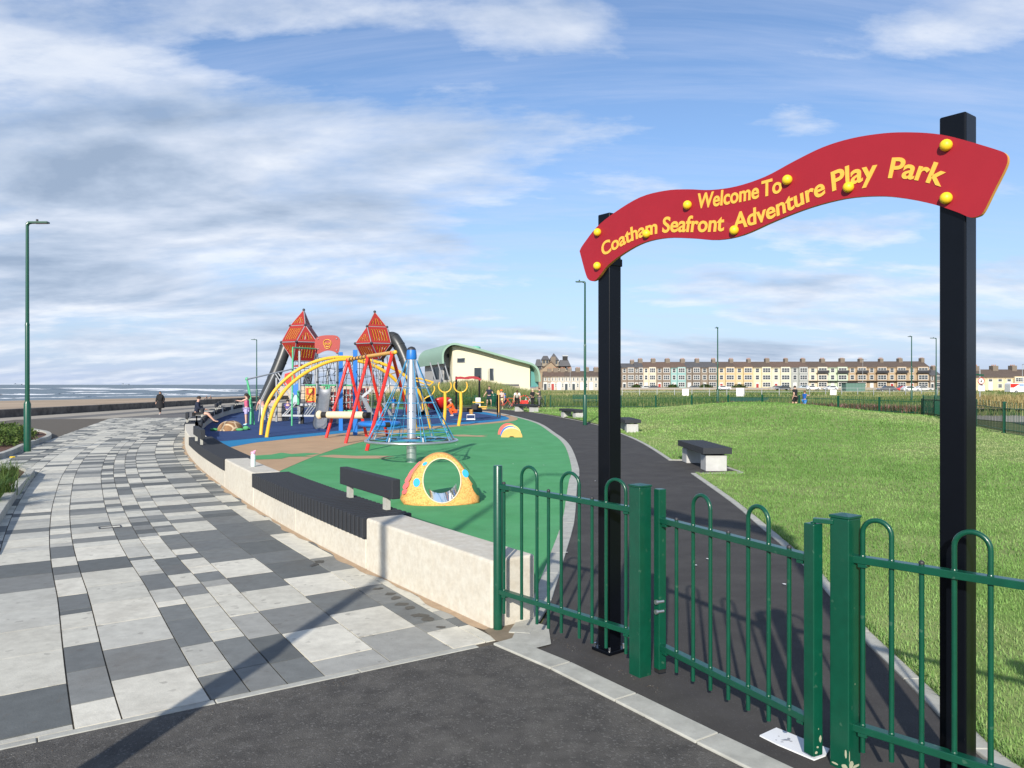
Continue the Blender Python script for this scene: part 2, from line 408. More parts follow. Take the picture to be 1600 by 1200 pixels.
# the slabs nearest the camera as they lie in the photo: far joint of each slab, and its tone
LAY = {9: (c1, [(180,1010,'l'),(170,790,'d'),(150,610,'l'),(140,475,'l'),(140,370,'l'),(130,275,'l'),(130,200,'d'),(130,130,'d'),(130,75,'l')]),
 8: (c1, [(475,850,'l'),(448,690,'d'),(420,560,'d'),(405,470,'l'),(385,395,'l'),(372,375,'d'),(365,300,'d'),(355,280,'l'),(350,215,'l'),(335,190,'m'),(330,150,'d'),(328,105,'l'),(322,45,'d')]),
 7: (c1, [(775,710,'l'),(710,555,'d'),(675,430,'l'),(625,330,'l'),(590,240,'l'),(545,170,'l'),(520,110,'d'),(512,45,'l')]),
 6: (c1, [(1120,705,'d'),(1080,655,'l'),(1015,555,'l'),(940,425,'d'),(880,355,'d'),(870,330,'l'),(830,268,'l'),(790,190,'d'),(760,175,'l'),(735,115,'l'),(720,100,'d'),(700,45,'l')]),
 5: (c1, [(1240,680,'d'),(1185,530,'d'),(1165,480,'l'),(1095,360,'l'),(1010,300,'l'),(985,245,'d'),(935,190,'l'),(895,145,'d'),(870,105,'d'),(815,30,'l')]),
 4: (c1, [(1410,660,'d'),(1335,520,'d'),(1285,400,'m'),(1190,300,'l'),(1125,250,'l'),(1085,225,'m'),(1055,180,'d'),(1030,150,'l'),(985,110,'l'),(960,85,'d')]),
 3: (c2, [(760,905,'m'),(590,775,'l'),(475,665,'d'),(360,575,'l'),(320,500,'d'),(200,435,'l'),(130,380,'d'),(90,330,'d'),(60,285,'d'),(0,240,'l')]),
 2: (c2, [(985,790,'m'),(825,680,'l'),(690,590,'d'),(570,510,'l'),(450,440,'d'),(380,395,'d'),(300,340,'d'),(190,250,'d'),(150,215,'d')]),
 1: (c2, [(1240,780,'l'),(1180,740,'m'),(1030,640,'d'),(945,595,'d'),(880,560,'d'),(745,480,'l'),(640,420,'d'),(450,300,'l'),(330,235,'d'),(240,175,'l')])}
for bi, w in enumerate(bands):
    s = -4.2 + rr.random()*.3
    fixed = []
    if bi in LAY:
        s = -1.2
        for (x_, y_, tn) in LAY[bi][1]:
            s1_ = s_of(LAY[bi][0](x_, y_))
            if s1_ > s+.06: fixed.append((s1_, tn)); s = s1_
        s = -1.2
    wide = w > .35
    while s < 40:
        L = rr.choice([.16,.22,.30,.30,.45]) if not wide else rr.choice([.3,.3,.3,.45,.45])
        if bi == 0: L = rr.choice([.22,.3,.45])
        tn = None
        if fixed: s1_, tn = fixed.pop(0); L = s1_-s
        j = .005
        ns_ = max(1, int(L/.25)); S_ = [s+j+(L-2*j)*k_/ns_ for k_ in range(ns_+1)]; q = [CW(t_, -off-j+shift(t_)) for t_ in S_]+[CW(t_, -off-w+j+shift(t_)) for t_ in S_[::-1]]
        q = [Vector((p.x, p.y)) for p in q]
        q = clip(q, edge_a+en*.075, en)
        if len(q) >= 3: q = clip(q, far_a, fn) if q[0].y > 20 else q
        if len(q) >= 3: q = clip(q, Vector((0,41.5)), Vector((-.25,-1)))
        if len(q) >= 3:
            if .1 < off < .9: pl = .46
            elif off < 2.2: pl = .55
            elif bi in (8,9): pl = .74
            else: pl = .58
            if wide and off > 2.2: pl += .08
            r = rr.random(); key = 'l' if r < pl-.06 else ('m' if r < pl+.03 else 'd')
            if tn: key = tn
            c = rr.choice(tones[key]); f = .92+.16*rr.random(); c = tuple(v*f for v in c)
            z = rr.uniform(-.0012, .0012); n = len(q)
            area = sum(q[i].x*q[(i+1)%n].y-q[(i+1)%n].x*q[i].y for i in range(n))
            if area < 0: q = q[::-1]
            b._add([(p.x,p.y,z) for p in q]+[(p.x,p.y,-.012) for p in q], [tuple(range(n))]+[(i, n+i, n+(i+1)%n, (i+1)%n) for i in range(n)])
            tone += [c]*(n+1)
        s += L
    off += w
PAVE_W = off
ob = structure('paving', b, M['slab'])
ca = ob.data.color_attributes.new('tone', 'FLOAT_COLOR', 'CORNER')
arr = []
for p, c in zip(ob.data.polygons, tone): arr += [c[0],c[1],c[2],1.0]*len(p.vertices)
ca.data.foreach_set('color', arr)
# bedding under the slabs
b = MB()
bed = [CW(s,-.0) for s in np.arange(-4.2,40.5,.5)] + [CW(s,-PAVE_W) for s in np.arange(40,-4.3,-.5)]
q = clip([Vector((p.x,p.y)) for p in bed], edge_a, en)
b.flat(q, -.008); structure('paving_joints', b, M['joint'])
b = MB()
pr = [CW(s,.04) for s in np.arange(0,41,.3)] + [CW(s,-.055-.03*math.sin(s*3.1)-.02*math.sin(s*9.7)) for s in np.arange(40.7,-.01,-.12)]
b.flat([(p.x,p.y) for p in pr], .002); structure('blown_sand_strip', b, M['sandstrip'])
stain = mat('damp_stain', (.045,.045,.042), .45, var=.3, vscale=20)
b = MB(); r = random.Random(9)
for (x_, y_, w_, h_) in [(610,928,10,3),(618,934,8,4),(590,920,9,2),(655,962,16,3),(668,968,12,4),(640,950,8,3),(500,878,10,3),(492,882,6,3),(628,944,14,3),(690,980,9,2)]:
    g_ = G(x_, y_); n_ = 11; b._add([(g_.x+w_/F*g_.y*math.cos(2*PI*i/n_)*(.55+.6*r.random()), g_.y+h_*g_.y*g_.y/F/1.8*math.sin(2*PI*i/n_)*(.55+.6*r.random()), .0032+.0002*r.random()) for i in range(n_)], [tuple(range(n_))])
structure('damp_stains', b, stain)
# sandy corner at the wall's end
b = MB(); b.flat([G(*p) for p in [(757,985),(775,1002),(800,1006),(818,985),(838,960),(822,955),(775,975)]], .003); structure('sandy_corner', b, mat('wet_sand', (.20,.16,.11), .95, var=.25, vscale=8))

# foreground tarmac
b = MB()
asph = [edge_a-ed*9, edge_a, edge_b, Vector((.03,5.40)), Vector((.75,4.35)), Vector((1.3,3.5)), Vector((2.4,2.1)), Vector((5,-1)), Vector((5,-8)), Vector((-12,-8))]
b.flat(asph, 0.0); structure('forecourt_tarmac', b, M['asphalt'])
# thin edging strip along the paving
def strip(name, L, R, z0, z1, m, seg=None):
    """kerb stones between two polylines, each stone its own block in one run"""
    b = MB()
    for i in range(len(L)-1):
        a, c, d, e = L[i], L[i+1], R[i+1], R[i]
        t = (Vector(c)-Vector(a)).normalized()*.003
        a, c, d, e = [Vector((p[0],p[1],0)) for p in (a,c,d,e)]; t = Vector((t.x,t.y,0)); a += t; e += t; c -= t; d -= t
        vs = [(p.x,p.y,z0) for p in (a,c,d,e)]+[(p.x,p.y,z1) for p in (a,c,d,e)]
        fs = [(4,5,6,7),(0,1,5,4),(1,2,6,5),(2,3,7,6),(3,0,4,7)]
        if (c-a).cross(e-a).z < 0: fs = [f[::-1] for f in fs]
        b._add(vs, fs)
    return structure(name, b, m, bevel=.006)
def resample(P, step):
    P = [Vector((p[0],p[1])) for p in P]; d = [0]
    for i in range(1,len(P)): d.append(d[-1]+(P[i]-P[i-1]).length)
    n = max(1, round(d[-1]/step)); t = np.linspace(0,d[-1],n+1)
    return [Vector((np.interp(a,d,[p.x for p in P]), np.interp(a,d,[p.y for p in P]))) for a in t]
def sideset(P, w):
    out = []
    for i in range(len(P)):
        t = (P[min(i+1,len(P)-1)]-P[max(i-1,0)]).normalized(); out.append(P[i]+Vector((t.y,-t.x))*w)
    return out
e = resample([edge_a-ed*5, edge_a, edge_b-ed*.05], .9)
strip('paving_edging', e, sideset(e, -.062), -.02, .004, M['kerb'])
# path tarmac
KL = [(.13,5.52),(.245,5.89),(.358,6.6),(.56,8.09),(.80,9.9),(.985,11.8),(1.22,14.3),(1.42,16.2),(1.66,21.0),(1.72,24.5),(1.62,28),(1.25,36),(.1,44),(-1.2,49.8),(-3.2,54.5),(-6,57.5)]
KR = [(2.6,2.0),(2.29,3.0),(2.27,3.76),(2.42,4.9),(2.5,5.6),(2.86,7.37),(3.16,9.95),(3.36,11.9),(3.62,15.55)]
KR2 = [(3.72,18.25),(3.9,21.5),(4.0,24.5),(3.98,28),(3.8,33.8),(3.0,40),(1.6,48.2),(0,53.5),(-2.6,57.5)]
KLc = [Vector((p.x,p.y)) for p in catmull([(x,y,0) for x,y in KL], 6)]
KRc = [Vector((p.x,p.y)) for p in catmull([(x,y,0) for x,y in KR], 6)]; KR2c = [Vector((p.x,p.y)) for p in catmull([(x,y,0) for x,y in KR2], 6)]
bay = [Vector((4.62,15.62)), Vector((4.72,18.0))]
b = MB(); b.flat([(.12,5.5)]+KLc+[Vector((-3.2,60)), Vector((-2.2,60))]+KR2c[::-1]+bay[::-1]+KRc[::-1]+[(1.2,3.45),(.62,4.35),(.02,5.3),(.02,5.45)], -.002)
structure('path', b, M['path'])
k = resample(KLc, .9); strip('playground_kerb', k, sideset(k, -.16), -.02, .012, M['kerb'])
k = resample(KRc, .9); strip('lawn_kerb', k, sideset(k, .10), -.02, .012, M['kerb'])
k = resample(KR2c, .9); strip('lawn_kerb', k, sideset(k, .10), -.02, .012, M['kerb'])
k = resample([KRc[-1]+Vector((.1,-.0)), Vector((4.66,15.62))], .9); strip('bench_bay_kerb', k, sideset(k, .08), -.02, .012, M['kerb'])
k = resample([Vector((4.66,15.62)), Vector((4.56,18.25))], .9); strip('bench_bay_kerb', k, sideset(k, .08), -.02, .012, M['kerb'])
k = resample([Vector((4.56,18.29)), KR2c[0]+Vector((.1,.04))], .9); strip('bench_bay_kerb', k, sideset(k, .08), -.02, .010, M['kerb'])
k = resample([(.0,5.42),(.10,5.36),(.745,4.42),(1.32,3.56),(2.05,2.62),(3.6,.9),(5,-.7)], .62)
strip('threshold_kerb', k, sideset(k, .17), -.02, .014, M['kerb'])
b = MB(); b.flat([(.0,5.42),(.03,5.62),(.17,5.78),(.27,5.7),(.27,5.3),(.13,5.2)], .009); structure('threshold_kerb_corner', b, M['kerb'])

# ---------------------------------------------------------------- play surfacing
inner = [CW(s,.38) for s in np.arange(0,58,.5)]
b = MB(); b.flat([(.14,5.8)]+[(p.x,p.y) for p in inner]+[(-14,62),(-6,60.5)]+[(p.x-.05,p.y) for p in KLc[::-1]], 0.0)
structure('green_surfacing', b, M['green_pour'])
def gs(pts, n=6): return [(p.x,p.y) for p in catmull([G(*p) for p in pts], n)]
def wall_run(s0, s1, st=.4):
    return [tuple(CW(s,.30).xy) for s in np.arange(s0, s1, st)]
sTan = s_at(362)+.2
tanp = wall_run(8.0, 57)+[(-14,61.5)]+gs([(640,639.6),(745,641.5),(784,646.0),(806,652),(806,656.5),(780,660.5),(700,667.5),(640,675),(600,682),(563,691),(529,700),(491,713),(437,736),(420,744)])
b = MB(); b.flat(tanp, .004); structure('tan_surfacing', b, M['tan_pour'])
lb = wall_run(13.6, 57)+[(-14,61)]+gs([(640,639.8),(740,642.4),(772,646.6),(793,652),(791,656),(760,660),(700,664.5),(628,669),(560,674.5),(500,680.5),(440,687),(400,691.5),(366,697.5),(338,703)])
b = MB(); b.flat(lb, .008); structure('light_blue_surfacing', b, M['lblue_pour'])
bl = wall_run(16.2, 57)+[(-14,60.5)]+gs([(640,640),(720,642.8),(752,646.6),(779,651.5),(779,654.5),(750,657.5),(700,661),(620,665.8),(560,670.3),(500,676),(440,681.5),(400,684.8),(360,688.5),(322,691.5)])
b = MB(); b.flat(bl, .012); structure('dark_blue_surfacing', b, M['blue_pour'])
b = MB(); b.flat(gs([(384,716.5),(400,712),(424,710.5),(440,707.5),(455,709.5),(478,708),(500,709.2),(476,712),(489,713.4),(452,714),(440,717),(410,718),(392,718.5)],2), .008); structure('green_leaf_marking', b, M['green_pour'])
b = MB(); b.flat(gs([(497,713),(520,710.5),(555,712.2),(585,711.8),(617,713),(590,715),(616,716),(560,716.5),(525,715.2)],2), .004); structure('tan_leaf_marking', b, M['tan_pour'])
b = MB(); b.flat(gs([(704,679.6),(725,679),(745,680.4),(764,679.4),(752,681.2),(762,682.6),(735,682),(715,681.8)],2), .004); structure('tan_leaf_marking', b, M['tan_pour'])
b = MB(); b.flat(gs([(704,656),(722,654.2),(757,654.3),(738,655.4),(750,656.6),(720,656.2)],2), .016); structure('light_blue_leaf_marking', b, M['lblue_pour'])

# ---------------------------------------------------------------- lawn
b = MB()
xs = np.arange(1.0, 42, .5); 
def xleft(y):
    pts = KR+[(4.66,15.62),(4.6,18.25)]+KR2
    ys = [p[1] for p in pts]; return float(np.interp(y, ys, [p[0] for p in pts]))+.06
rows = np.concatenate([np.arange(1,20,.5), np.arange(20,62,1.0)])
prev = None
fx = lambda y: float(np.interp(y, [0,20,26,30,36,41.5,44,50,55,62],[16.5,17.4,17.3,18.2,20.6,22.6,23.2,19.6,15.2,-2.0]))
nx = 40
for y in rows:
    x0 = xleft(y); x1 = max(fx(y)+.3, x0+.05) if y > 44 else fx(y)+.3
    row = [(x0+(x1-x0)*i/nx, y) for i in range(nx+1)]
    row = [(x, yy, .006+mound(x,yy)) for x, yy in row]
    if prev: b._add(prev+row, [(i, i+1, nx+2+i, nx+1+i) for i in range(nx)], 0, True)
    prev = row
structure('lawn', b, M['turf'])

# ================================================================ seat wall: blocks and slatted benches
bounds = [(0.0,'block')]
sB = [0.0, s_at(571), s_at(396), s_at(351), s_at(297), s_at(284), s_at(274)]
seq = []
kinds = ['block','bench','block','bench','block','bench']
for i in range(6): seq.append((sB[i], sB[i+1], kinds[i]))
s = sB[6]; k = 0; pat = [(1.7,'block'),(2.9,'bench')]
while s < 55:
    L, t = pat[k%2]; seq.append((s, s+L, t)); s += L; k += 1
WT = .40
ordn = ['first','second','third','fourth','fifth','sixth','seventh','eighth','ninth','tenth','eleventh','twelfth','thirteenth','fourteenth','fifteenth','sixteenth']
def arc_block(mb, s0, s1, o0, o1, z0, z1, mi=0, st=.5):
    n = max(1, round((s1-s0)/st)); S = np.linspace(s0, s1, n+1)
    vs = []
    for q in S: vs += [CW(q,o0,z0), CW(q,o1,z0), CW(q,o1,z1), CW(q,o0,z1)]
    fs = []
    for i in range(n):
        a = i*4; c = a+4
        for j in range(4): fs.append((a+j, a+(j+1)%4, c+(j+1)%4, c+j))
    fs += [(3,2,1,0), (n*4, n*4+1, n*4+2, n*4+3)]
    mb._add(vs, fs, mi)
nb = nbe = 0
bench_w = .50
for (s0, s1, t) in seq:
    if CW(s0).y > 60: break
    base = CW((s0+s1)/2, .2)
    if t == 'block':
        b = MB(); arc_block(b, s0+.006, s1-.006, 0, WT, -.02, .50)
        lab = ['large stained concrete end block of the seat wall, beside the green fence post','pale concrete block of the seat wall carrying the water bottle'][nb] if nb < 2 else '%s raised concrete block of the seat wall, counted from the green fence' % ordn[nb]
        b.build('seat_wall_block', M['wall'], label=lab, cat='wall block', group='raised blocks of the curved seat wall', base=base, bevel=.022, bseg=3)
        nb += 1
    else:
        lab = '%s charcoal slatted bench set into the curved wall, counted from the green fence' % ordn[nbe]
        if nbe == 0: lab = 'longest slatted charcoal bench on the curved wall, next to the large end block'
        th = thing('slatted_wall_bench', lab, 'bench', base, 'slatted benches along the curved wall')
        nseg = max(1, round((s1-s0)/2.0))
        for i in range(nseg):
            a, c = s0+(s1-s0)*i/nseg, s0+(s1-s0)*(i+1)/nseg
            b = MB(); arc_block(b, a+.004, c-.004, .0, WT, -.02, .285); b.build('concrete_plinth', M['wall'], th, bevel=.012)
        b = MB(); n = int((s1-s0-.02)/.110)
        stp = (s1-s0-.02)/n
        for i in range(n):
            a = s0+.01+i*stp
            p0 = CW(a+.029, -.035); p1 = CW(a+.029, bench_w); d = (p1-p0)
            ang = math.atan2(d.y, d.x)
            b.box(((p0+p1)/2).xy.to_3d()+Vector((0,0,.40)), (d.length, .064, .20), ang)
        b.build('seat_slats', M['timber'], th, bevel=.006, bseg=1)
        for o0_, o1_ in ((.08,.16),(.26,.34)): b = MB(); arc_block(b, s0+.03, s1-.03, o0_, o1_, .288, .299); b.build('support_rail', M['dark_metal'], th)
        # backrest
        L = s1-s0
        if nbe == 0: bs, be, bo = s_at(0, 0) if False else 3.05-0.0, 4.15, .38
        elif nbe == 1: bs, be, bo = s0+L*.52, s0+L*.80, .03
        elif nbe == 2: bs, be, bo = s0+L*.25, s0+L*.75, .34
        else: bs, be, bo = s0+L*.3, s0+L*.7, (.03 if nbe%2 else .36)
        if nbe == 0:
            bs = s0+.12; be = s0+1.60
        m0, m1 = CW(bs, bo), CW(be, bo); ang = math.atan2((m1-m0).y, (m1-m0).x)
        b = MB(); b.box((m0+m1)/2+Vector((0,0,.735)), ((m1-m0).length, .095, .20), ang)
        b.build('backrest', M['timber'], th, bevel=.008)
        for f in (.16, .86):
            p = m0+(m1-m0)*f; b = MB(); b.box(p+Vector((0,0,.567)), (.085,.05,.135), ang); b.build('backrest_bracket', M['kerb'], th)
        nbe += 1

# bottle on the second block
p = CW((seq[2][0]*.62+seq[2][1]*.38), .17); 
p = G(395.5, 729, .5)
th = thing('water_bottle', 'clear speckled water bottle with pink lid standing on the seat wall', 'bottle', p)
bm = mat('bottle_plastic', (.55,.72,.68), .2, col2=(.75,.78,.80), vscale=60, var=.1, coat=.4)
b = MB(); b.tube([p+Vector((0,0,z)) for z in (.002,.01,.17,.19,.20)], [.033,.037,.037,.033,.030], 16); b.build('bottle_body', bm, th)
b = MB(); b.tube([p+Vector((0,0,z)) for z in (.2005,.205,.235,.24)], [.034,.036,.034,.025], 16); b.bar(p+Vector((0,0,.24)), p+Vector((.045,0,.257)), .02,.016)
b.build('bottle_lid', mat('pink_plastic', (.75,.35,.50), .4), th)

# ================================================================ near fence and gate
def line_hit(px, A, B):
    A, B = Vector(A), Vector(B); d = B-A; k = (px-800)/F
    t = (k*A.y-A.x)/(d.x-k*d.y); return A+d*t
def hoop(mb, p, q, z0, ztop, r=.0115):
    """an upside-down U bar from p to q"""
    w = (q-p).length; R = w/2; c = (p+q)/2; u = (q-p).normalized()
    pts = [Vector((p.x,p.y,z0)), Vector((p.x,p.y,(z0+ztop)/2)), Vector((p.x,p.y,ztop-R))]
    for i in range(1, 12):
        a = PI-PI*i/12; pts.append(Vector((c.x+u.x*R*math.cos(a), c.y+u.y*R*math.cos(a), ztop-R+R*math.sin(a))))
    pts += [Vector((q.x,q.y,ztop-R)), Vector((q.x,q.y,(z0+ztop)/2)), Vector((q.x,q.y,z0))]
    mb.tube(pts, r, 10)
def near_panel(th, A, B, hoops, bars, zr, zl, z0, ztop, a0, a1, tilt=0.0):
    A, B = Vector(A), Vector(B); u = (B-A).normalized(); L = (B-A).length
    zz = lambda p: tilt*((p-A).dot(u)/L)
    def bead(b, p, z): z = z+zz(p); b.tube([(p.x,p.y,z-.0225),(p.x,p.y,z-.0165),(p.x,p.y,z+.0165),(p.x,p.y,z+.0225)], [.0118,.0142,.0142,.0118], 10)
    for z in (zr, zl):
        pa, pb = A+u*a0, B-u*a1
        b = MB(); b.bar((pa.x,pa.y,z+zz(pa)), (pb.x,pb.y,z+zz(pb)), .05, .034); rl = b.build('rail', M['green_paint'], th, bevel=.003)
        for pe_, sg_ in ((pa,1),(pb,-1)):
            c_ = pe_+u*sg_*.045; b = MB(); b.bar((c_.x-u.x*.02,c_.y-u.y*.02,z-.026+zz(c_)),(c_.x+u.x*.02,c_.y+u.y*.02,z-.026+zz(c_)),.044,.016)
            b.build('rail_bracket', M['green_paint'], rl, bevel=.002)

    for (x0, x1) in hoops:
        p, q = line_hit(x0, A, B), line_hit(x1, A, B); b = MB(); hoop(b, p, q, z0+zz(p), ztop+zz(p)); [bead(b, w_, z_) for w_ in (p, q) for z_ in (zr, zl)]; b.build('hoop_bar', M['green_paint'], th)
    for x in bars:
        p = line_hit(x, A, B); b = MB(); b.tube([(p.x,p.y,z0+zz(p)),(p.x,p.y,zr+.028+zz(p))], .0115, 10); bead(b, p, zl)
        b.ball((p.x,p.y,zr+.026+zz(p)), .013, 10, 1); b.build('upright_bar', [M['green_paint'], M['dark_metal']], th)
A0, B0 = (-.104,5.65), (.797,4.78)
th = thing('bow_top_fence_panel', 'short green bow-top railing between the round post and the gate latch post', 'railing', (.35,5.2,0), 'green railings at the park entrance')
near_panel(th, A0, B0, [(815,839),(877,905),(947,978)], [787.5,857,925], 1.055, .285, .13, 1.225, .03, .05, -.04)
b = MB(); b.tube([(A0[0],A0[1],-.02),(A0[0],A0[1],1.198),(A0[0],A0[1],1.205)], [.034,.034,.030], 20); b.build('round_post', M['green_paint'], th)
def boxpost(th, name, c, size, z0, z1, ang, cap=True, m='green_paint'):
    b = MB(); b.box((c[0],c[1],(z0+z1)/2), (size,size,z1-z0), ang); o = b.build(name, M[m], th, bevel=.005, bseg=3)
    if cap:
        b = MB(); b.box((c[0],c[1],z1+.006), (size+.008,size+.008,.012), ang); h = (size+.008)/2
        R = Matrix.Rotation(ang,3,'Z'); vs = [Vector((c[0],c[1],z1+.0125))+R@Vector((sx*h,sy*h,0)) for sx,sy in ((-1,-1),(1,-1),(1,1),(-1,1))]+[Vector((c[0],c[1],z1+.022))]
        b._add(vs, [(0,1,4),(1,2,4),(2,3,4),(3,0,4)]); b.build('post_cap', M[m], o, bevel=.003)
    return o
fa = math.atan2(-1.15,.763)
boxpost(th, 'latch_post', B0, .098, -.02, 1.165, fa)
# gate
gA, gB = (.915,4.75), (1.445,3.685)
gate = thing('entrance_gate', 'green bow-top pedestrian gate standing closed between two box posts', 'gate', (1.18,4.2,0))
near_panel(gate, gA, gB, [(1083,1110),(1169,1201)], [1057,1138,1233], .965, .185, .075, 1.165, .02, .02)
ga = math.atan2(gB[1]-gA[1], gB[0]-gA[0])
boxpost(gate, 'latch_stile', gA, .055, .045, 1.155, ga, cap=False)
boxpost(gate, 'hinge_stile', gB, .062, .03, 1.135, ga, cap=False)
b = MB(); b.box((gA[0],gA[1],.035), (.05,.05,.02), ga); b.build('stile_foot', M['black'], gate)
for z in (.405,.465):
    b = MB(); n = Vector((-.9,-.43,0)).normalized(); p = Vector((gA[0],gA[1],z))+Vector((.018,-.018,0)); b.cyl(p+n*.0, p+n*.046, .010, n=10); b.cyl(p+n*.046, p+n*.06, .015, n=8); b.build('bolt', M['steel'], gate)
gp = (1.575,3.63)
b = MB(); b.bar((gB[0],gB[1],1.150), (gp[0]-.052,gp[1]+.01,1.150), .035, .022); b.cyl((gB[0],gB[1],1.12),(gB[0],gB[1],1.142),.012); b.build('hinge_arm', M['green_paint'], gate, bevel=.003)
# right hand run
C0, D0 = gp, (2.9,2.30)
th = thing('bow_top_fence_panel', 'green bow-top railing right of the gate, running out of the picture', 'railing', (2.2,3,0), 'green railings at the park entrance')
p2 = Vector(C0)+(Vector(D0)-Vector(C0)).normalized()*1.62
near_panel(th, C0, (p2.x,p2.y), [(1348,1393),(1491,1548)], [1440,1606], .985, .20, .09, 1.175, .04, .04)
boxpost(th, 'gate_post', C0, .098, -.02, 1.172, fa)
boxpost(th, 'end_post', (p2.x,p2.y), .098, -.02, 1.172, fa)
# chipped foot plates of paint on the two gate posts
def chip(th, c, ang, size, pts, side):
    R = Matrix.Rotation(ang,3,'Z'); b = MB()
    for (u, z, w, h) in pts:
        n = 9; P = []
        for i in range(n):
            a = 2*PI*i/n; rr_ = .6+.5*random.random(); P.append(Vector((size/2+.0012, u+w*(.35+.65*rr_)*math.cos(a), z+h*(.35+.65*rr_)*math.sin(a))))
        P = [Matrix.Rotation(side,3,'Z')@p for p in P]; P = [Vector((c[0],c[1],0))+R@p for p in P]
        b._add(P, [tuple(range(n))])
    b.build('bare_patch', mat('bare_zinc', (.36,.37,.26), .8, var=.2, vscale=30), th)
chip(gate, gB, ga, .062, [(.012,.11,.010,.02),(-.006,.075,.008,.006),(.0,.16,.002,.005),(-.015,.05,.01,.008)], 0)
chip(th, C0, fa, .098, [(-.03,.03,.02,.022),(-.044,.07,.004,.03),(.01,.015,.03,.008),(.02,.2,.002,.005),(.0,.4,.002,.004)], 0)
chip(th, C0, fa, .098, [(.03,.02,.02,.012),(.035,.08,.006,.02),(-.02,.015,.02,.006)], -PI/2)
# torn board on the ground at the gate's foot
pp = [G(1187,1149,.006), G(1213,1137,.006), G(1262,1157,.006), G(1296,1170,.006), G(1290,1180,.006), G(1272,1187,.006), G(1246,1176,.006), G(1215,1163,.006)]
b = MB(); b.prism([(p.x,p.y,.001) for p in pp], (0,0,.007), 0)
card = mat('white_card', (.72,.74,.76), .7, var=.04)
tb = b.build('torn_card', card, label='torn white card with a faint grey print lying under the gate', cat='litter', base=(pp[0].x,pp[0].y,0))
b = MB(); r = random.Random(5)
for (x,y,w,h) in [(1228,1156,8,1.6),(1222,1159,3,.8),(1233,1154,3,1.4),(1217,1150,2,.6),(1213,1156,1.5,.8),(1236,1158,3,1)]:
    c = G(x,y,.009); n = 8; b._add([(c.x+w/F*c.y*math.cos(2*PI*i/n)*(.6+.5*r.random()), c.y+h*c.y*c.y/F/1.8*math.sin(2*PI*i/n)*(.6+.5*r.random()), .0092) for i in range(n)], [tuple(range(n))])
b.build('grey_print', mat('grey_ink', (.25,.27,.32), .8), tb)

# ================================================================ welcome sign
SP0, SP1 = Vector((.66,5.2)), Vector((2.0,3.445))
sd = (SP1-SP0).normalized(); sn = Vector((sd.y, -sd.x)); 
if sn.dot(-SP0) < 0: sn = -sn
sp_ang = math.atan2(sd.y, sd.x)
sign = thing('welcome_sign', 'wavy red welcome board with yellow lettering on two tall black posts', 'sign', (SP0.x,SP0.y,0))
for P_, top in ((SP0,2.95),(SP1,3.0)):
    b = MB(); b.box((P_.x,P_.y,(top-.06)/2), (.112,.112,top+.06-.0), sp_ang); o = b.build('post', M['black_paint'], sign, bevel=.008, bseg=3)
    b = MB(); b.box((P_.x,P_.y,.012), (.17,.17,.022), sp_ang); b.build('foot_plate', M['black_paint'], o, bevel=.003)
    for sx in (-1,1):
        for sy in (-1,1):
            c = Vector((P_.x,P_.y))+sd*.068*sx+sn*.068*sy; b = MB(); b.cyl((c.x,c.y,.02),(c.x,c.y,.05),.008,n=6); b.build('anchor_bolt', M['steel'], o)
b = MB(); c = SP0; b.box((c.x,c.y,2.62), (.124,.124,.05), sp_ang); b.build('collar', M['black_paint'], sign, bevel=.004)
TH = .022
plane0 = SP0 + sn*(.056+TH+.0015)       # front face plane of the board
def sp(px, py):
    k = (px-800)/F; t = (k*plane0.y-plane0.x)/(sd.x-k*sd.y); p = plane0+sd*t
    return t, H-(py-600.6)/F*p.y
def s3(t, z, out=0.0):
    p = plane0+sd*t+sn*out; return Vector((p.x,p.y,z))
out_px = [(905.5,392),(911,382),(932,355),(960,332),(1000,308),(1040,297.5),(1075,295.5),(1110,296.5),(1150,291),(1195,276),(1240,252),(1285,230),(1330,216),(1380,208),(1425,206.5),(1470,210),(1515,221),(1560,234.5),(1571,240),(1574.5,248),(1571,262),
          (1553,298),(1537,330),(1527,338),(1514,339),(1495,331),(1455,318),(1410,309),(1370,306),(1320,310),(1265,324),(1210,345),(1160,367),(1120,374.5),(1080,372),(1040,371.5),(1005,379),(975,395),(950,414),(935,433),(927,439),(919,436),(914,424)]
op = [sp(*p) for p in out_px]
dense = catmull([(a,b_,0) for a,b_ in op]+[(op[0][0],op[0][1],0)], 4)[:-1]
front = [s3(p.x,p.y) for p in dense]
b = MB(); b.prism(front, -sn.to_3d()*TH, 0, side=1)
board = b.build('board', [M['sign_red'], mat('board_edge', (.62,.30,.05), .6)], sign)
for px, py in [(935.5,363),(935,415.5),(1076,320.5),(1012,365.5),(1149,360),(1232,281.5),(1327.5,293),(1480,227.5),(1480,310)]:
    t, z = sp(px, py); c = s3(t, z, .012); b = MB()
    R = Matrix.Rotation(sp_ang,3,'Z'); b.ball(c, .0265, 16); b.cyl(s3(t,z,0), s3(t,z,.014), .020, n=14); b.build('cap_nut', M['bolt_yellow'], board)
bl_pts = [(944,398),(975,383),(1028,362.5),(1042,363),(1085,362),(1130,359.5),(1150,361),(1210,334),(1288,307),(1306,296),(1358,281),(1390,277),(1430,279),(1466,290)]
bl = sorted(sp(*p) for p in bl_pts); BT = np.array([p[0] for p in bl]); BZ = np.array([p[1] for p in bl])
coef = np.polyfit(BT, BZ, 6)
bl1 = sorted(sp(*p) for p in [(1090,325),(1125,321),(1170,313),(1192,306),(1222,300)]); c1 = np.polyfit([p[0] for p in bl1],[p[1] for p in bl1],2)
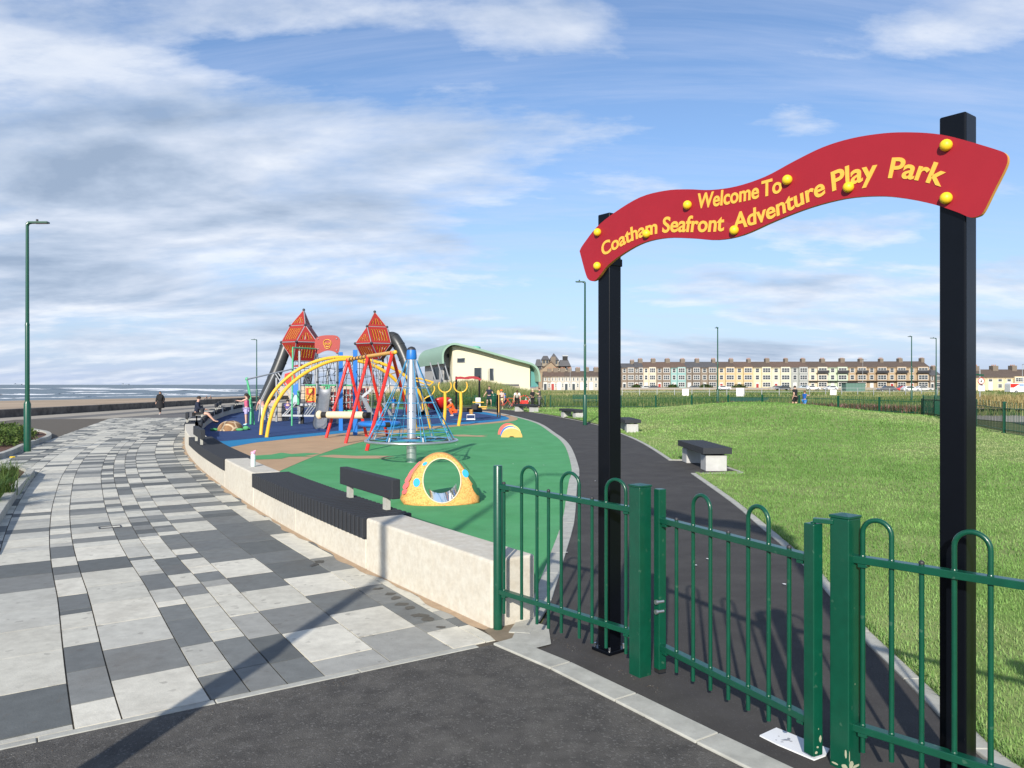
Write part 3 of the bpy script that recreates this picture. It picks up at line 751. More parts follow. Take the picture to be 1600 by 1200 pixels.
def word(txt, px0, px1, cap, cf, slant=.12):
    cu = bpy.data.curves.new('lettering', 'FONT'); cu.body = txt; cu.size = 1.0; cu.offset = .022; cu.extrude = 0.0; cu.resolution_u = 5; cu.space_character = 1.0
    ob = bpy.data.objects.new('lettering', cu); COL.objects.link(ob); dg = bpy.context.evaluated_depsgraph_get()
    me = bpy.data.meshes.new_from_object(ob.evaluated_get(dg)); bpy.data.objects.remove(ob); bpy.data.curves.remove(cu)
    V = np.array([v.co[:] for v in me.vertices]); x0, x1 = V[:,0].min(), V[:,0].max()
    t0, t1 = sp(px0, 300)[0], sp(px1, 300)[0]; sc = cap/.729
    b = MB(); vs = []
    for x, y, _ in V:
        t = t0+(t1-t0)*(x-x0)/(x1-x0); v = y*sc
        z = np.polyval(cf, t); dz = np.polyval(np.polyder(cf), t); L = math.hypot(1, dz)
        t2 = t - dz/L*v*.75 + v*slant; z2 = z + v/L*1.0
        vs.append((t2, z2))
    n = len(vs); fs = [tuple(p.vertices) for p in me.polygons]
    ed_ = {}
    for f in fs:
        for i in range(len(f)):
            k_ = (f[i], f[(i+1)%len(f)]); ed_[k_] = 1
    V3 = [s3(t,z,.0035) for t,z in vs]+[s3(t,z,.0002) for t,z in vs]
    flip = True
    F3 = [f for f in fs] + [(e_[0],n+e_[0],n+e_[1],e_[1]) for e_ in ed_ if (e_[1],e_[0]) not in ed_]
    b._add(V3, F3); bpy.data.meshes.remove(me)
    b.build('lettering', M['sign_yellow'], board)
word('Welcome', 1089, 1186, .088, c1, .03); word('To', 1190, 1222, .088, c1, .03)
word('Coatham', 941, 1027, .092, coef, .0); word('Seafront', 1035, 1131, .096, coef, .04); word('Adventure', 1146, 1290, .094, coef, .04)
word('Play', 1301, 1369, .100, coef, .04); word('Park', 1388, 1471, .094, coef, .08)

# ================================================================ street lamps
def lamp(name, loc, h, label, group, head_dir=(1,0), arm=.42, m='green_paint', two=False):
    x, y = loc[0], loc[1]; z0 = loc[2] if len(loc) > 2 else 0
    th = thing(name, label, 'street lamp', (x,y,z0), group)
    b = MB(); b.tube([(x,y,z0-.02),(x,y,z0+1.28),(x,y,z0+1.36)], [.088,.088,.058], 14); b.build('base_column', M[m], th)
    b = MB(); b.tube([(x,y,z0+1.36),(x,y,z0+h*.55),(x,y,z0+h*.555)], [.058,.055,.048], 12); b.tube([(x,y,z0+h*.555),(x,y,z0+h-.03)], [.048,.040], 12); b.build('column', M[m], th)
    b = MB(); b.cyl((x,y,z0+h*.553),(x,y,z0+h*.553+.07),.062,.05); b.build('collar', M[m], th)
    for k in ((1,-1) if two else (1,)):
        d = Vector((head_dir[0], head_dir[1], 0)).normalized()*k; b = MB()
        b.tube([Vector((x,y,z0+h-.03)), Vector((x,y,z0+h+.01))+d*.03, Vector((x,y,z0+h+.02))+d*.12], [.055,.045,.03], 10)
        b.bar(Vector((x,y,z0+h+.025))+d*.05, Vector((x,y,z0+h+.035))+d*(arm+.12), .16, .045)
        o = b.build('lamp_head', M['dark_metal'] if m != 'green_paint' else M[m], th, bevel=.008)
        b = MB(); b.bar(Vector((x,y,z0+h+.004))+d*.2, Vector((x,y,z0+h+.012))+d*(arm+.08), .13, .012); b.build('lens', M['glass'], o)
        b = MB(); c = Vector((x,y,z0+h+.055))+d*.25; b.cyl(c, c+Vector((0,0,.06)), .03, n=10); b.build('sensor', M['dark_metal'], o)
lg = 'street lamps around the playground'
lamp('street_lamp', (-13.0,20.6,0), 6.12, 'tall green street lamp beside the planting bed on the paving', lg, (1,.1))
lamp('street_lamp', (-24.6,74,0), 6.1, 'distant street lamp standing by the promenade behind the black tube slide', lg, (-1,.1))
lamp('street_lamp', (3.25,34.2,0), 6.35, 'green street lamp beside the tarmac path, left of the sign post', lg, (-1,.1), arm=.30)
lamp('street_lamp', (15.8,59,.05), 6.1, 'green street lamp at the back of the lawn in front of the turquoise house row', lg, (0,1))
lamp('street_lamp', (35.9,69,0), 6.1, 'green street lamp behind the railings in front of the tan terrace', lg, (0,1))
lamp('street_lamp', (39.6,71.7,0), 6.1, 'street lamp partly hidden behind the big black sign post', lg, (-1,0))
lamp('street_lamp', (-2.20,2.45,0), 6.15, 'street lamp whose long shadow crosses the paving and seat wall', lg, (1,-.2))
# ================================================================ concrete benches by the path
def cbench():
    th = proto('concrete_bench', '', 'bench')
    b = MB(); n = 26
    for i in range(n):
        y = -1.12+2.24*(i+.5)/n; b.box((0,y,.43), (.60,2.24/n-.006,.13))
    b.build('seat_slab', M['timber'], th, bevel=.004, bseg=1)
    for y in (-.82,.82):
        b = MB(); b.box((.0,y,.165), (.44,.42,.33)); o = b.build('concrete_leg', M['wallfar'], th, bevel=.012)
        b = MB(); b.box((-.14,y,.348), (.05,.44,.034)); b.box((.14,y,.348), (.05,.44,.034)); b.build('rail', M['dark_metal'], o)
    return th
cb = cbench(); bg = 'concrete and charcoal benches along the path'
place(cb, (4.22,16.95,0), math.radians(1), 'nearest concrete bench with a charcoal seat in its bay beside the path', bg, first=True)
place(cb, (4.45,29.6,0), math.radians(2), 'concrete bench just right of the left sign post, second nearest on the path', bg)
place(cb, (3.2,41.0,0), math.radians(18), 'concrete bench left of the green street lamp at the lawn edge', bg)
place(cb, (.95,50.6,0), math.radians(35), 'farthest concrete bench, in front of the parked bicycles', bg)

# ================================================================ rainbow, turtle, dome with tunnel
bx = G(799.5, 683)
def halfdisc(th, c, r, t, m, name, ang=0.0, notch=False, hs=1.0):
    P = [(r*math.cos(a), 0, r*hs*math.sin(a)) for a in np.linspace(0, PI, 18)]
    if notch: P += [(-.25*r,0,0),(-.15*r,0,.1*r),(.15*r,0,.1*r),(.25*r,0,0)]
    b = MB(); R = Matrix.Rotation(ang,3,'Z'); P = [R@Vector(p)+Vector(c) for p in P]
    b.prism(P, R@Vector((0,t,0))); return b.build(name, m, th, bevel=.008)
th = thing('rainbow_stepping_arches', 'row of coloured half discs on the green surface, yellow one in front', 'play sculpture', bx)
rw = mat('sand_yellow_rubber', (.62,.37,.11), .8, var=.08)
halfdisc(th, bx, .365, .10, rw, 'yellow_disc', notch=True, hs=.80)
halfdisc(th, bx+Vector((-.02,.35,0)), .33, .09, M['cream'], 'cream_disc', hs=1.0)
halfdisc(th, bx+Vector((-.06,.70,0)), .34, .09, M['blue'], 'blue_disc', hs=1.02)
halfdisc(th, bx+Vector((-.02,1.05,0)), .36, .09, mat('lemon_rubber', (.70,.55,.20), .8), 'lemon_disc', hs=1.04)
halfdisc(th, bx+Vector((-.12,1.45,0)), .38, .09, mat('pink_rubber', (.60,.12,.10), .7), 'pink_disc', hs=1.08)

tc = G(360, 672.5); tc.z = .016
th = thing('turtle_mound', 'tan turtle shell mound with green flippers on the blue surface', 'play sculpture', tc)
shell = mat('turtle_shell', (.30,.18,.08), .8); nt = shell.node_tree
vo = nt.nodes.new('ShaderNodeTexVoronoi'); vo.feature = 'DISTANCE_TO_EDGE'; vo.inputs['Scale'].default_value = 2.6
tcn = nt.nodes.new('ShaderNodeTexCoord'); nt.links.new(tcn.outputs['Object'], vo.inputs['Vector'])
cr = nt.nodes.new('ShaderNodeValToRGB'); cr.color_ramp.elements[0].position = .05; cr.color_ramp.elements[0].color = (.62,.47,.30,1); cr.color_ramp.elements[1].position = .09; cr.color_ramp.elements[1].color = (.27,.15,.07,1)
nt.links.new(vo.outputs[0], cr.inputs[0]); nt.links.new(cr.outputs[0], nt.nodes['Principled BSDF'].inputs['Base Color'])
b = MB(); n = 24; k = 8; vs = []; fs = []
for i in range(k+1):
    th_ = PI/2*i/k
    for j in range(n):
        a = 2*PI*j/n; vs.append(tc+Vector((.46*math.cos(a)*math.sin(th_)**.8, .62*math.sin(a)*math.sin(th_)**.8, .37*math.cos(th_))))
for i in range(k):
    for j in range(n): fs.append((i*n+j, (i+1)*n+j, (i+1)*n+(j+1)%n, i*n+(j+1)%n))
b._add(vs, fs, 0, True); b.build('shell', shell, th)
for sx in (-1,1):
    for sy in (-1,1):
        b = MB(); b.ball(tc+Vector((sx*.50, sy*.36, .04)), .15, 10, sc=(1.1,.7,.4)); b.build('flipper', M['green_pour'], th)
b = MB(); b.ball(tc+Vector((.60,.02,.08)), .11, 12, sc=(1.1,.8,.8)); b.build('head', M['green_pour'], th)

# dome with mirror tunnel
dc = G(688.5, 782); dc.z = 0
th = thing('tunnel_dome', 'speckled orange rubber dome pierced by a round mirror-lined tunnel', 'play sculpture', dc)
dm = mat('speckled_rubber', (.74,.36,.10), .9, var=.06, speck=(58,.62,.6,(.42,.17,.04)), bump=.3, bscale=120)
nt = dm.node_tree; L = nt.links.new; bs_ = nt.nodes['Principled BSDF']; src = bs_.inputs['Base Color'].links[0].from_socket
vo = nt.nodes.new('ShaderNodeTexVoronoi'); vo.inputs['Scale'].default_value = 75; gg = nt.nodes.new('ShaderNodeNewGeometry'); L(gg.outputs['Position'], vo.inputs['Vector'])
sc_ = nt.nodes.new('ShaderNodeSeparateColor'); L(vo.outputs['Color'], sc_.inputs[0]); mr = nt.nodes.new('ShaderNodeMapRange'); L(sc_.outputs[1], mr.inputs[0]); mr.inputs[1].default_value = .55; mr.inputs[2].default_value = .57; mr.inputs[4].default_value = .35
mxx = nt.nodes.new('ShaderNodeMix'); mxx.data_type = 'RGBA'; L(mr.outputs[0], mxx.inputs[0]); L(src, mxx.inputs[6]); mxx.inputs[7].default_value = (.78,.52,.19,1); L(mxx.outputs[2], bs_.inputs['Base Color'])
dang = math.radians(7); Rd = Matrix.Rotation(dang, 3, 'Z')
hole_c, hole_r = (.01, .357), (.285)
def outer(a):
    """bell outline, half width .62 high .74; a from 0 (right foot) round the top to PI (left foot)"""
    c, s_ = math.cos(a), math.sin(a)
    x = .62*math.copysign(abs(c)**.80, c); z = .745*(abs(s_)**1.28)
    return x-.01, z
n = 56
ring_out = []; ring_hole = []
for i in range(n):
    a = 2*PI*i/n
    dx, dz = math.cos(a), math.sin(a)
    # march from the hole centre outwards until the outline is met
    best = None
    lo, hi = hole_r, 1.2
    def inside(x, z):
        if z < 0: return False
        u = (x+.01)/.62
        if abs(u) > 1: return False
        return z <= .745*(1-abs(u)**2.15) if abs(u) < .93 else z <= .745*(1-.93**2.15)*math.sqrt(max(0,(1-abs(u))/.07))
    for _ in range(30):
        m_ = (lo+hi)/2
        if inside(hole_c[0]+dx*m_, hole_c[1]+dz*m_): lo = m_
        else: hi = m_
    ring_out.append((hole_c[0]+dx*lo, hole_c[1]+dz*lo, lo)); ring_hole.append((hole_c[0]+dx*hole_r, hole_c[1]+dz*.318))
def depth(x, z):   # half depth of the dome: a flattened mound, deeper low down
    u = min(1, abs(x)/.63); return .10+.40*(1-z/.76)**.75*(1-u**2.4)**.5+.02
def dpt(x, y, z): return dc+Rd@Vector((x, y, z))
b = MB(); vs = []; fs = []; K = 6
for side in (-1, 1):
    o = len(vs)
    for i in range(n):
        for j in range(K+1):
            t = j/K; x = ring_hole[i][0]*(1-t)+ring_out[i][0]*t; z = ring_hole[i][1]*(1-t)+ring_out[i][1]*t
            y = depth(x, max(0,z))
            if j == K: y = max(.0, y-.05) if z > .02 else y
            vs.append(dpt(x, side*y, max(z, .0)))
    for i in range(n):
        for j in range(K):
            a0, a1 = o+i*(K+1)+j, o+((i+1)%n)*(K+1)+j
            f = (a0, a0+1, a1+1, a1); fs.append(f if side < 0 else f[::-1])
o2 = n*(K+1)
for i in range(n):
    a0, a1 = i*(K+1)+K, ((i+1)%n)*(K+1)+K; fs.append((a0, o2+a0, o2+a1, a1))
b._add(vs, fs, 0, True); dome = b.build('dome', dm, th)
b = MB(); vs = []; fs = []
for i in range(n):
    x, z = ring_hole[i]; y = depth(x, z)+.003
    for s_ in np.linspace(-1, 1, 7): vs.append(dpt(hole_c[0]+(x-hole_c[0])*.985, s_*y, hole_c[1]+(z-hole_c[1])*.985))
for i in range(n):
    for j in range(6): fs.append((i*7+j, ((i+1)%n)*7+j, ((i+1)%n)*7+j+1, i*7+j+1))
b._add(vs, fs, 0, True); b.build('mirror_lining', mat('mirror', (.8,.8,.82), .06, metal=1.0), th)
b = MB(); b.tube([dpt(x, -depth(x,z)-.004, z) for x,z in ring_hole], .010, 6, closed=True); b.build('hole_rim', M['cream'], th)
def patch(name, m, cx, cz, rx, rz, rot, oz=.006):
    P = []; nn = 20
    b = MB(); c3 = None; vs = []
    for rr_ in (0, .5, 1):
        for i in range(nn):
            a = 2*PI*i/nn; u, w = rx*rr_*math.cos(a), rz*rr_*math.sin(a)
            x = cx+u*math.cos(rot)-w*math.sin(rot); z = max(.01, cz+u*math.sin(rot)+w*math.cos(rot))
            vs.append(dpt(x, -depth(x, z)-oz, z))
    fs = []
    for k_ in (0,1):
        for i in range(nn): fs.append((k_*nn+i, (k_+1)*nn+i, (k_+1)*nn+(i+1)%nn, k_*nn+(i+1)%nn))
    b._add(vs, fs, 0, True); b.build(name, m, dome)
bs2 = mat('blue_rubber_spot', (.03,.36,.66), .8); rs2 = mat('pink_rubber_mark', (.66,.13,.13), .8); gs2 = mat('dark_green_rubber', (.02,.11,.05), .8)
patch('blue_spot', bs2, -.37, .33, .050, .063, -.2); patch('blue_spot', bs2, -.245, .60, .040, .022, .5); patch('blue_spot', bs2, .365, .45, .045, .062, .5)
for (x, z, rx, rz, ro) in [(-.46,.46,.085,.022,1.0),(-.50,.38,.07,.028,.95),(-.53,.28,.065,.034,.9),(-.38,.56,.10,.016,.85),(-.55,.19,.05,.03,.8)]: patch('pink_mark', rs2, x, z, rx, rz, ro)
for (x, z, rx, rz, ro) in [(.47,.34,.12,.026,-.95),(.375,.555,.085,.014,-.85),(.52,.20,.10,.03,-1.0)]: patch('green_mark', gs2, x, z, rx, rz, ro)

# ================================================================ rotating rope pyramid
rc = G(643, 722); rc.z = 0
th = thing('rotating_rope_pyramid', 'spinning pyramid of blue ropes with a steel ring round a tall silver mast', 'climbing frame', rc)
b = MB(); b.tube([rc+Vector((0,0,z)) for z in (-.02,.46)], .115, 24); b.tube([rc+Vector((0,0,z)) for z in (.46,.475)], .118, 24); b.tube([rc+Vector((0,0,z)) for z in (.475,1.35,1.36,2.42)], [.105,.105,.098,.098], 24)
b.build('mast', mat('brushed_steel', (.60,.61,.62), .30, var=.08, vscale=7, metal=.8), th)
b = MB(); b.tube([rc+Vector((0,0,z)) for z in (2.38,2.42,2.56,2.60)], [.112,.122,.112,.10], 20); b.build('blue_collar', M['blue'], th)
b = MB(); b.tube([rc+Vector((0,0,z)) for z in (2.595,2.62,2.66,2.68)], [.10,.10,.07,.02], 20); b.build('mast_cap', M['dark_metal'], th)
b = MB(); b.tube([rc+Vector((0,0,z)) for z in (.50,.56)], .20, 20); b.build('bearing', mat('rusty_steel', (.14,.05,.03), .6), th)
RR = 1.05; ringz = .50
b = MB(); b.tube([rc+Vector((RR*math.cos(a), RR*math.sin(a), ringz)) for a in np.linspace(0,2*PI,49)[:-1]], .036, 10, closed=True)
for a in np.linspace(0, 2*PI, 9)[:-1]: b.cyl(rc+Vector((.15*math.cos(a),.15*math.sin(a),.53)), rc+Vector((RR*math.cos(a),RR*math.sin(a),ringz)), .014, n=6, mi=1)
b.build('ring', [M['steel'], M['rope_dark']], th)
levels = [(0,1.05,.53),(.17,.90,.70),(.33,.76,1.02),(.5,.60,1.42),(.68,.44,1.80)]
def rad_at(z): return .13+(1.02-.13)*((2.36-z)/(2.36-.53))**1.12
NS = 8
for j in range(NS):
    a = 2*PI*(j+.5)/NS; b = MB()
    for da in (-.045,.045):
        pts = [rc+Vector((rad_at(z)*math.cos(a+da*(2.4-z)/1.8), rad_at(z)*math.sin(a+da*(2.4-z)/1.8), z)) for z in np.linspace(2.36,.54,8)]; b.tube(pts, .009, 5)
    b.build('rope_strand', M['rope_blue'], th)
for z in (.72,1.05,1.38,1.72):
    b = MB(); r = rad_at(z)
    pts = []
    for i in range(NS):
        a = 2*PI*(i+.5)/NS; pts.append(rc+Vector((r*math.cos(a), r*math.sin(a), z)))
    for i in range(NS): b.cyl(pts[i], pts[(i+1)%NS], .009, n=5)
    for p in pts: b.ball(p, .022, 6, 1)
    b.build('rope_course', [M['rope_blue'], M['grey_metal']], th)
for i in range(NS): b = MB(); a = 2*PI*(i+.5)/NS; b.cyl(rc+Vector((1.0*math.cos(a),1.0*math.sin(a),.50)), rc+Vector((.955*math.cos(a),.955*math.sin(a),.62)), .022, n=6); b.build('rope_clamp', M['grey_metal'], th)
b = MB()
for i in range(NS):
    a = 2*PI*(i+.5)/NS; a2 = 2*PI*(i+1.5)/NS
    for r in (.35,.6,.85): b.cyl(rc+Vector((r*math.cos(a),r*math.sin(a),.545)), rc+Vector((r*math.cos(a2),r*math.sin(a2),.545)), .009, n=4)
b.build('rope_floor', M['rope_blue'], th)

# ================================================================ red swing frame
legs = [((509.6,684),(573,682),(544,563)), ((540,692.5),(606,684),(575,558)), ((573,704),(648,689),(613,552.5))]
apex = []
th = thing('swing_frame', 'red A-frame swing set with an ochre top beam, between arch and rope pyramid', 'swing', (G(575,690).x, G(575,690).y, 0), None)
fr = []
for (f, r, a) in legs:
    p, q = G(*f), G(*r); mid = (p+q)/2; Y = mid.y
    Z = H-(a[1]-600.6)/F*Y; top = Vector(((a[0]-800)/F*Y, Y, Z)); fr.append((p, q, top))
for (p, q, top) in fr:
    for e_ in (p, q):
        b = MB(); d = (e_-top).normalized(); b.tube([top-d*.03, e_+d*.02], .052, 12); b.build('leg', M['red'], th)
    b = MB(); b.ball(top, .085, 10); b.build('leg_joint', M['red'], th)
dd = (fr[2][2]-fr[0][2]).normalized()
b = MB(); b.tube([fr[0][2]-dd*.1+Vector((0,0,.03)), fr[1][2]+Vector((0,0,.03)), fr[2][2]+dd*.22+Vector((0,0,.03))], .058, 12); b.build('top_beam', M['ochre'], th)
b = MB(); b.ball(fr[2][2]+dd*.24+Vector((0,0,.03)), .062, 12); b.build('beam_cap', M['yellow'], th)
b = MB()
for t in np.linspace(.15,.95,6):
    c = fr[0][2].lerp(fr[1][2], t)+Vector((0,0,.03)); b.tube([c-dd*.03, c+dd*.03], .07, 12)
b.build('beam_clamps', M['dark_metal'], th)
# basket swing (hangs: top level) and rope log
bc = Q(593, 662, 24.2)
bsw = thing('basket_swing', 'round blue basket swing hanging in the red frame', 'swing', bc)
b = MB(); b.tube([bc+Vector((.60*math.cos(a), .60*math.sin(a), 0)) for a in np.linspace(0,2*PI,33)[:-1]], .075, 10, closed=True); b.build('padded_ring', M['blue'], bsw)
b = MB()
for t in np.linspace(-.45,.45,6):
    w = math.sqrt(.6*.6-t*t); b.cyl(bc+Vector((t,-w,0)), bc+Vector((t,w,0)), .012, n=5); b.cyl(bc+Vector((-w,t,0)), bc+Vector((w,t,0)), .012, n=5)
b.build('seat_net', M['rope_dark'], bsw)
b = MB(); b.tube([bc+Vector((.60*math.cos(a), .60*math.sin(a), 0)) for a in (-PI*.36,-PI*.32,-PI*.28)], .08, 10); b.build('joint_sleeve', M['black'], bsw)
t0, t1 = fr[1][2].lerp(fr[2][2], .2), fr[1][2].lerp(fr[2][2], .8)
for tp, sgn in ((t0,1),(t1,-1)):
    for a in (.5, -.5):
        p = bc+Vector((.56*math.cos(PI/2*(1+sgn)*.5+a*1.2)*1, .56*math.sin(PI/2+a*2.0)*sgn, .05)); b = MB(); b.cyl(p, tp-Vector((0,0,.06)), .013, n=5); b.build('hanging_chain', M['steel'], bsw)
lc0, lc1 = Q(499, 648, 25.6), Q(581, 648.5, 25.0)
lg_ = thing('rope_log_swing', 'cream rope-wound log swing with black collars in the red frame', 'swing', (lc0+lc1)/2)
b = MB(); u = (lc1-lc0).normalized(); Ln = (lc1-lc0).length
b.tube([lc0+u*(.30), lc0+u*(.34), lc1-u*.34, lc1-u*.30], [.10,.12,.12,.10], 14)
for i in range(26): c = lc0+u*(.34+(Ln-.68)*(i+.5)/26); b.tube([c-u*.018+Vector((0,0,-.01)), c, c+u*.018+Vector((0,0,.01))], [.12,.132,.12], 12)
b.build('rope_wound_body', M['cream'], lg_)
for (e0, e1) in ((lc0+u*.1, lc0+u*.32), (lc1-u*.32, lc1-u*.06)): b = MB(); b.tube([e0,e1], .10, 12); b.build('collar', M['black'], lg_)
b = MB(); b.ball(lc0, .125, 12, sc=(1,1,1.2)); b.build('end_buffer', M['cream'], lg_)
for e_, tp in ((lc0+u*.5, fr[0][2].lerp(fr[1][2],.3)), (lc1-u*.45, fr[0][2].lerp(fr[1][2],.8))):
    b = MB(); b.cyl(e_+Vector((0,0,.1)), tp, .010, n=5); b.build('hanging_chain', M['rope_dark'], lg_)

# ================================================================ yellow double arch
A1, A2 = G(411.5,679.5), G(673,671); B1, B2 = G(419,683.5), G(650,672.5)
th = thing('yellow_arch', 'pair of long yellow curved tubes arching over the play area', 'climbing arch', (A1+A2)/2)
def arch(pf, px, tube_r):
    b = MB(); b.tube(pf, tube_r, 12); return b
def archpts(P, Ya, Yb, n=8):
    k = len(P); pts = []
    for i, (x, y) in enumerate(P): pts.append(Q(x, y, Ya+(Yb-Ya)*i/(k-1)))
    return catmull(pts, n)
pa = archpts([(407.5,679.5),(411,650),(421,623),(440,598),(470,575),(505,561),(540,558),(575,562),(612,574),(641,594),(660,622),(668,648),(673,671)], A1.y, A2.y)
pb = archpts([(416.5,683.5),(422,655),(432,629),(452,602),(483,579),(520,563.5),(552,562.5),(586,572),(614,590),(634,615),(646,642),(650,672.5)], B1.y, B2.y)
for pts in (pa, pb):
    pts[0].z = -.01; pts[-1].z = -.01; b = MB(); b.tube(pts, .062, 12); b.build('arch_tube', M['yellow'], th)
for f in (.22,.30,.38,.46,.62,.70,.78):
    i, j = int(len(pa)*f), int(len(pb)*f); b = MB(); b.cyl(pa[i], pb[j], .022, n=6); b.build('rung', M['ochre'], th)
e0 = pa[int(len(pa)*.74)]; b = MB(); b.tube([e0, Q(655,591,30), Q(677,597,30.2)], .035, 8); b.tube([Q(677,597,30.2), Q(671,602,30.1), Q(650,595,30)], .03, 8)
pe = [Q(678,603,30.2), Q(679,609,30.2), Q(674,617,30.2), Q(666,621,30.2), Q(660,628,30.2), Q(661,640,30.2)]; b.tube(catmull(pe,4), .025, 8); b.build('side_arm', M['yellow'], th)
# ropes hung below arch
for f, L_ in ((.40,1.6),(.47,1.9),(.55,1.7),(.63,1.3)):
    p = pa[int(len(pa)*f)]; b = MB(); b.cyl(p, p-Vector((0,0,L_)), .014, n=5)
    for k_ in (.5,.8): b.ball(p-Vector((0,0,L_*k_)), .05, 8)
    b.build('hanging_rope', M['rope_dark'], th)

# ================================================================ yellow gym poles
gy = 'curved yellow exercise poles'
def gympole(px, py, lab, sgn):
    o = G(px, py); o.z = .012; th = thing('exercise_pole', lab, 'exercise pole', o, gy); s_ = o.y/F
    top = Vector((o.x+sgn*.10, o.y, H-(612-600.6)/F*o.y+.0))
    b = MB(); b.tube(catmull([o, o+Vector((sgn*.10,0,.55)), o+Vector((sgn*.12,0,1.0)), top],5), [.075]*6+[.07]*5+[.065]*5, 12); b.build('pole', M['yellow'], th)
    b = MB(); R_ = .285; c = top+Vector((0,0,.26))
    b.tube([c+Vector((R_*math.cos(a), 0, R_*math.sin(a))) for a in np.linspace(PI*.88, PI*2.12, 22)]+[], .032, 8); b.build('curled_handle', M['yellow'], th)
    for sg_ in (-1,1): b = MB(); b.tube([c+Vector((sg_*R_*math.cos(.12*PI), 0, R_*math.sin(.12*PI))), c+Vector((sg_*R_*.90,0,R_*.48)), c+Vector((sg_*R_*.80,0,R_*.58))], [.032,.036,.03], 8); b.build('handle_end', M['ochre'], th)
gympole(693.5, 663.5, 'yellow exercise pole with a curled handle, left of the crouching orange figure', .5)
gympole(716.5, 665.5, 'yellow exercise pole with a curled handle, right of the crouching orange figure', .9)

# ================================================================ octahedral slide towers
def tower(base, label, slide_pts, zs, side):
    """a tetrahedral cap on a cuboctahedron: triangle, hexagon and triangle rings; side -1 puts the square panel left of the front corner"""
    X0, Y0 = base; th = thing('slide_tower', label, 'climbing tower', (X0,Y0,0), 'red lattice towers with tube slides')
    zt, z1, z2, z3 = zs
    def rp_(r, deg, z): a = math.radians(deg); return Vector((X0+r*math.sin(a), Y0-r*math.cos(a), z))
    R2 = 1.2; R1 = .70; top = Vector((X0+(.10 if side < 0 else -.02), Y0, zt))
    Hx = [rp_(R2, 60*k, z2) for k in range(6)]
    ta = [30, 150, 270] if side < 0 else [330, 90, 210]
    T = [rp_(R1, a, z1) for a in ta]; Bt = [rp_(R1, a+180, z3) for a in ta]
    hx = lambda deg: Hx[int(round(deg/60)) % 6]
    def plate(q, n_slots):
        b = MB(); A, B_, C_, D = q; nrm = (B_-A).cross(D-A).normalized(); thk = nrm*.02
        def P(u, v): return (A.lerp(B_, u)).lerp(D.lerp(C_, u), v)
        us = [0, .10]
        for i in range(n_slots): w = .80/n_slots; us += [.10+w*i+w*.32, .10+w*i+w*.68]
        us += [.90, 1.0]; tri = (C_-D).length < .05
        for i in range(len(us)-1):
            slotcol = i >= 2 and i < len(us)-3 and (i % 2) == 0
            um = (us[i]+us[i+1])/2; hi = .86 if not tri else max(.2, .66-.9*abs(um-.5)); vs_ = [0, .13, hi, 1.0]
            for j in range(3):
                p = [P(us[i],vs_[j]), P(us[i+1],vs_[j]), P(us[i+1],vs_[j+1]), P(us[i],vs_[j+1])]
                if slotcol and j == 1:
                    c = (p[0]+p[1]+p[2]+p[3])/4; mid0, mid1 = (p[0]+p[1])/2, (p[2]+p[3])/2; e = (mid1-mid0)*.07
                    b.tube([p[0]+e, mid0, p[1]+e, p[2]-e, mid1, p[3]-e], .012, 4, mi=1, closed=True)
                else: b._add([x+thk for x in p]+[x-thk for x in p], [(0,1,2,3),(7,6,5,4)])
        return b
    faces = []
    for a in ta:
        t0_, t1_ = rp_(R1, a, z1), rp_(R1, a+120, z1)
        faces.append(((t0_, t1_, top, top), 4)); faces.append(((hx(a-30), hx(a+30), t0_, t0_), 4)); faces.append(((hx(a+30), hx(a+90), t1_, t0_), 6))
        b0_, b1_ = rp_(R1, a+180, z3), rp_(R1, a+300, z3)
        faces.append(((hx(a+150), hx(a+210), b0_, b0_), 4)); faces.append(((hx(a+210), hx(a+270), b1_, b0_), 6))
    for q, nsl in faces:
        q = list(q); tri = (q[2]-q[3]).length < .01; c = (q[0]+q[1]+q[2])/3 if tri else (q[0]+q[1]+q[2]+q[3])/4
        q = [p.lerp(c, .05) for p in q]; plate(q, nsl).build('slotted_panel', [M['darkred'], M['yellow']], th)
    b = MB(); E = set()
    for q, _ in faces:
        for i in range(4):
            p, r_ = q[i], q[(i+1)%4]
            if (p-r_).length > .05: E.add(tuple(sorted((tuple(round(v,3) for v in p), tuple(round(v,3) for v in r_)))))
    for i in range(3): E.add(tuple(sorted((tuple(round(v,3) for v in Bt[i]), tuple(round(v,3) for v in Bt[(i+1)%3])))))
    for p, r_ in sorted(E): b.cyl(p, r_, .026, n=6)
    b.build('tube_frame', M['grey_metal'], th)
    for p in [top]+T+Hx+Bt: b = MB(); b.ball(p, .085, 8); b.build('ball_joint', M['dark_metal'], th)
    for p in Bt: b = MB(); f = Vector((p.x+(p.x-X0)*.3, p.y+(p.y-Y0)*.3, 0)); b.cyl(p, f, .055, n=8); b.build('support_leg', M['grey_metal'], th)
    b = MB(); b._add([p+Vector((0,0,.02)) for p in Bt], [(0,1,2)]); b._add([p-Vector((0,0,.02)) for p in Bt], [(2,1,0)]); b.build('tower_floor', M['dark_metal'], th)
    b = MB()
    for k_ in range(6):
        z = z3*(k_+.6)/6.5
        for i in range(6): b.cyl(rp_(.55,60*i,z), rp_(.55,60*i+60,z), .012, n=4)
    for i in range(6): b.cyl(rp_(.55,60*i,0), rp_(.55,60*i,z3), .012, n=4)
    b.build('climbing_net', M['rope_dark'], th)
    pts = catmull(slide_pts, 6); b = MB(); b.tube(pts, .345, 20, cap=False); b.tube(pts, .325, 20, cap=False); sl = b.build('tube_slide', M['slide_tube'], th)
    for i in range(4, len(pts)-2, 5):
        d = (pts[i+1]-pts[i]).normalized(); b = MB(); b.tube([pts[i]-d*.03, pts[i]+d*.03], .365, 20, cap=False); b.build('slide_joint', M['slide_tube'], sl)
    return th
YT = 45.0
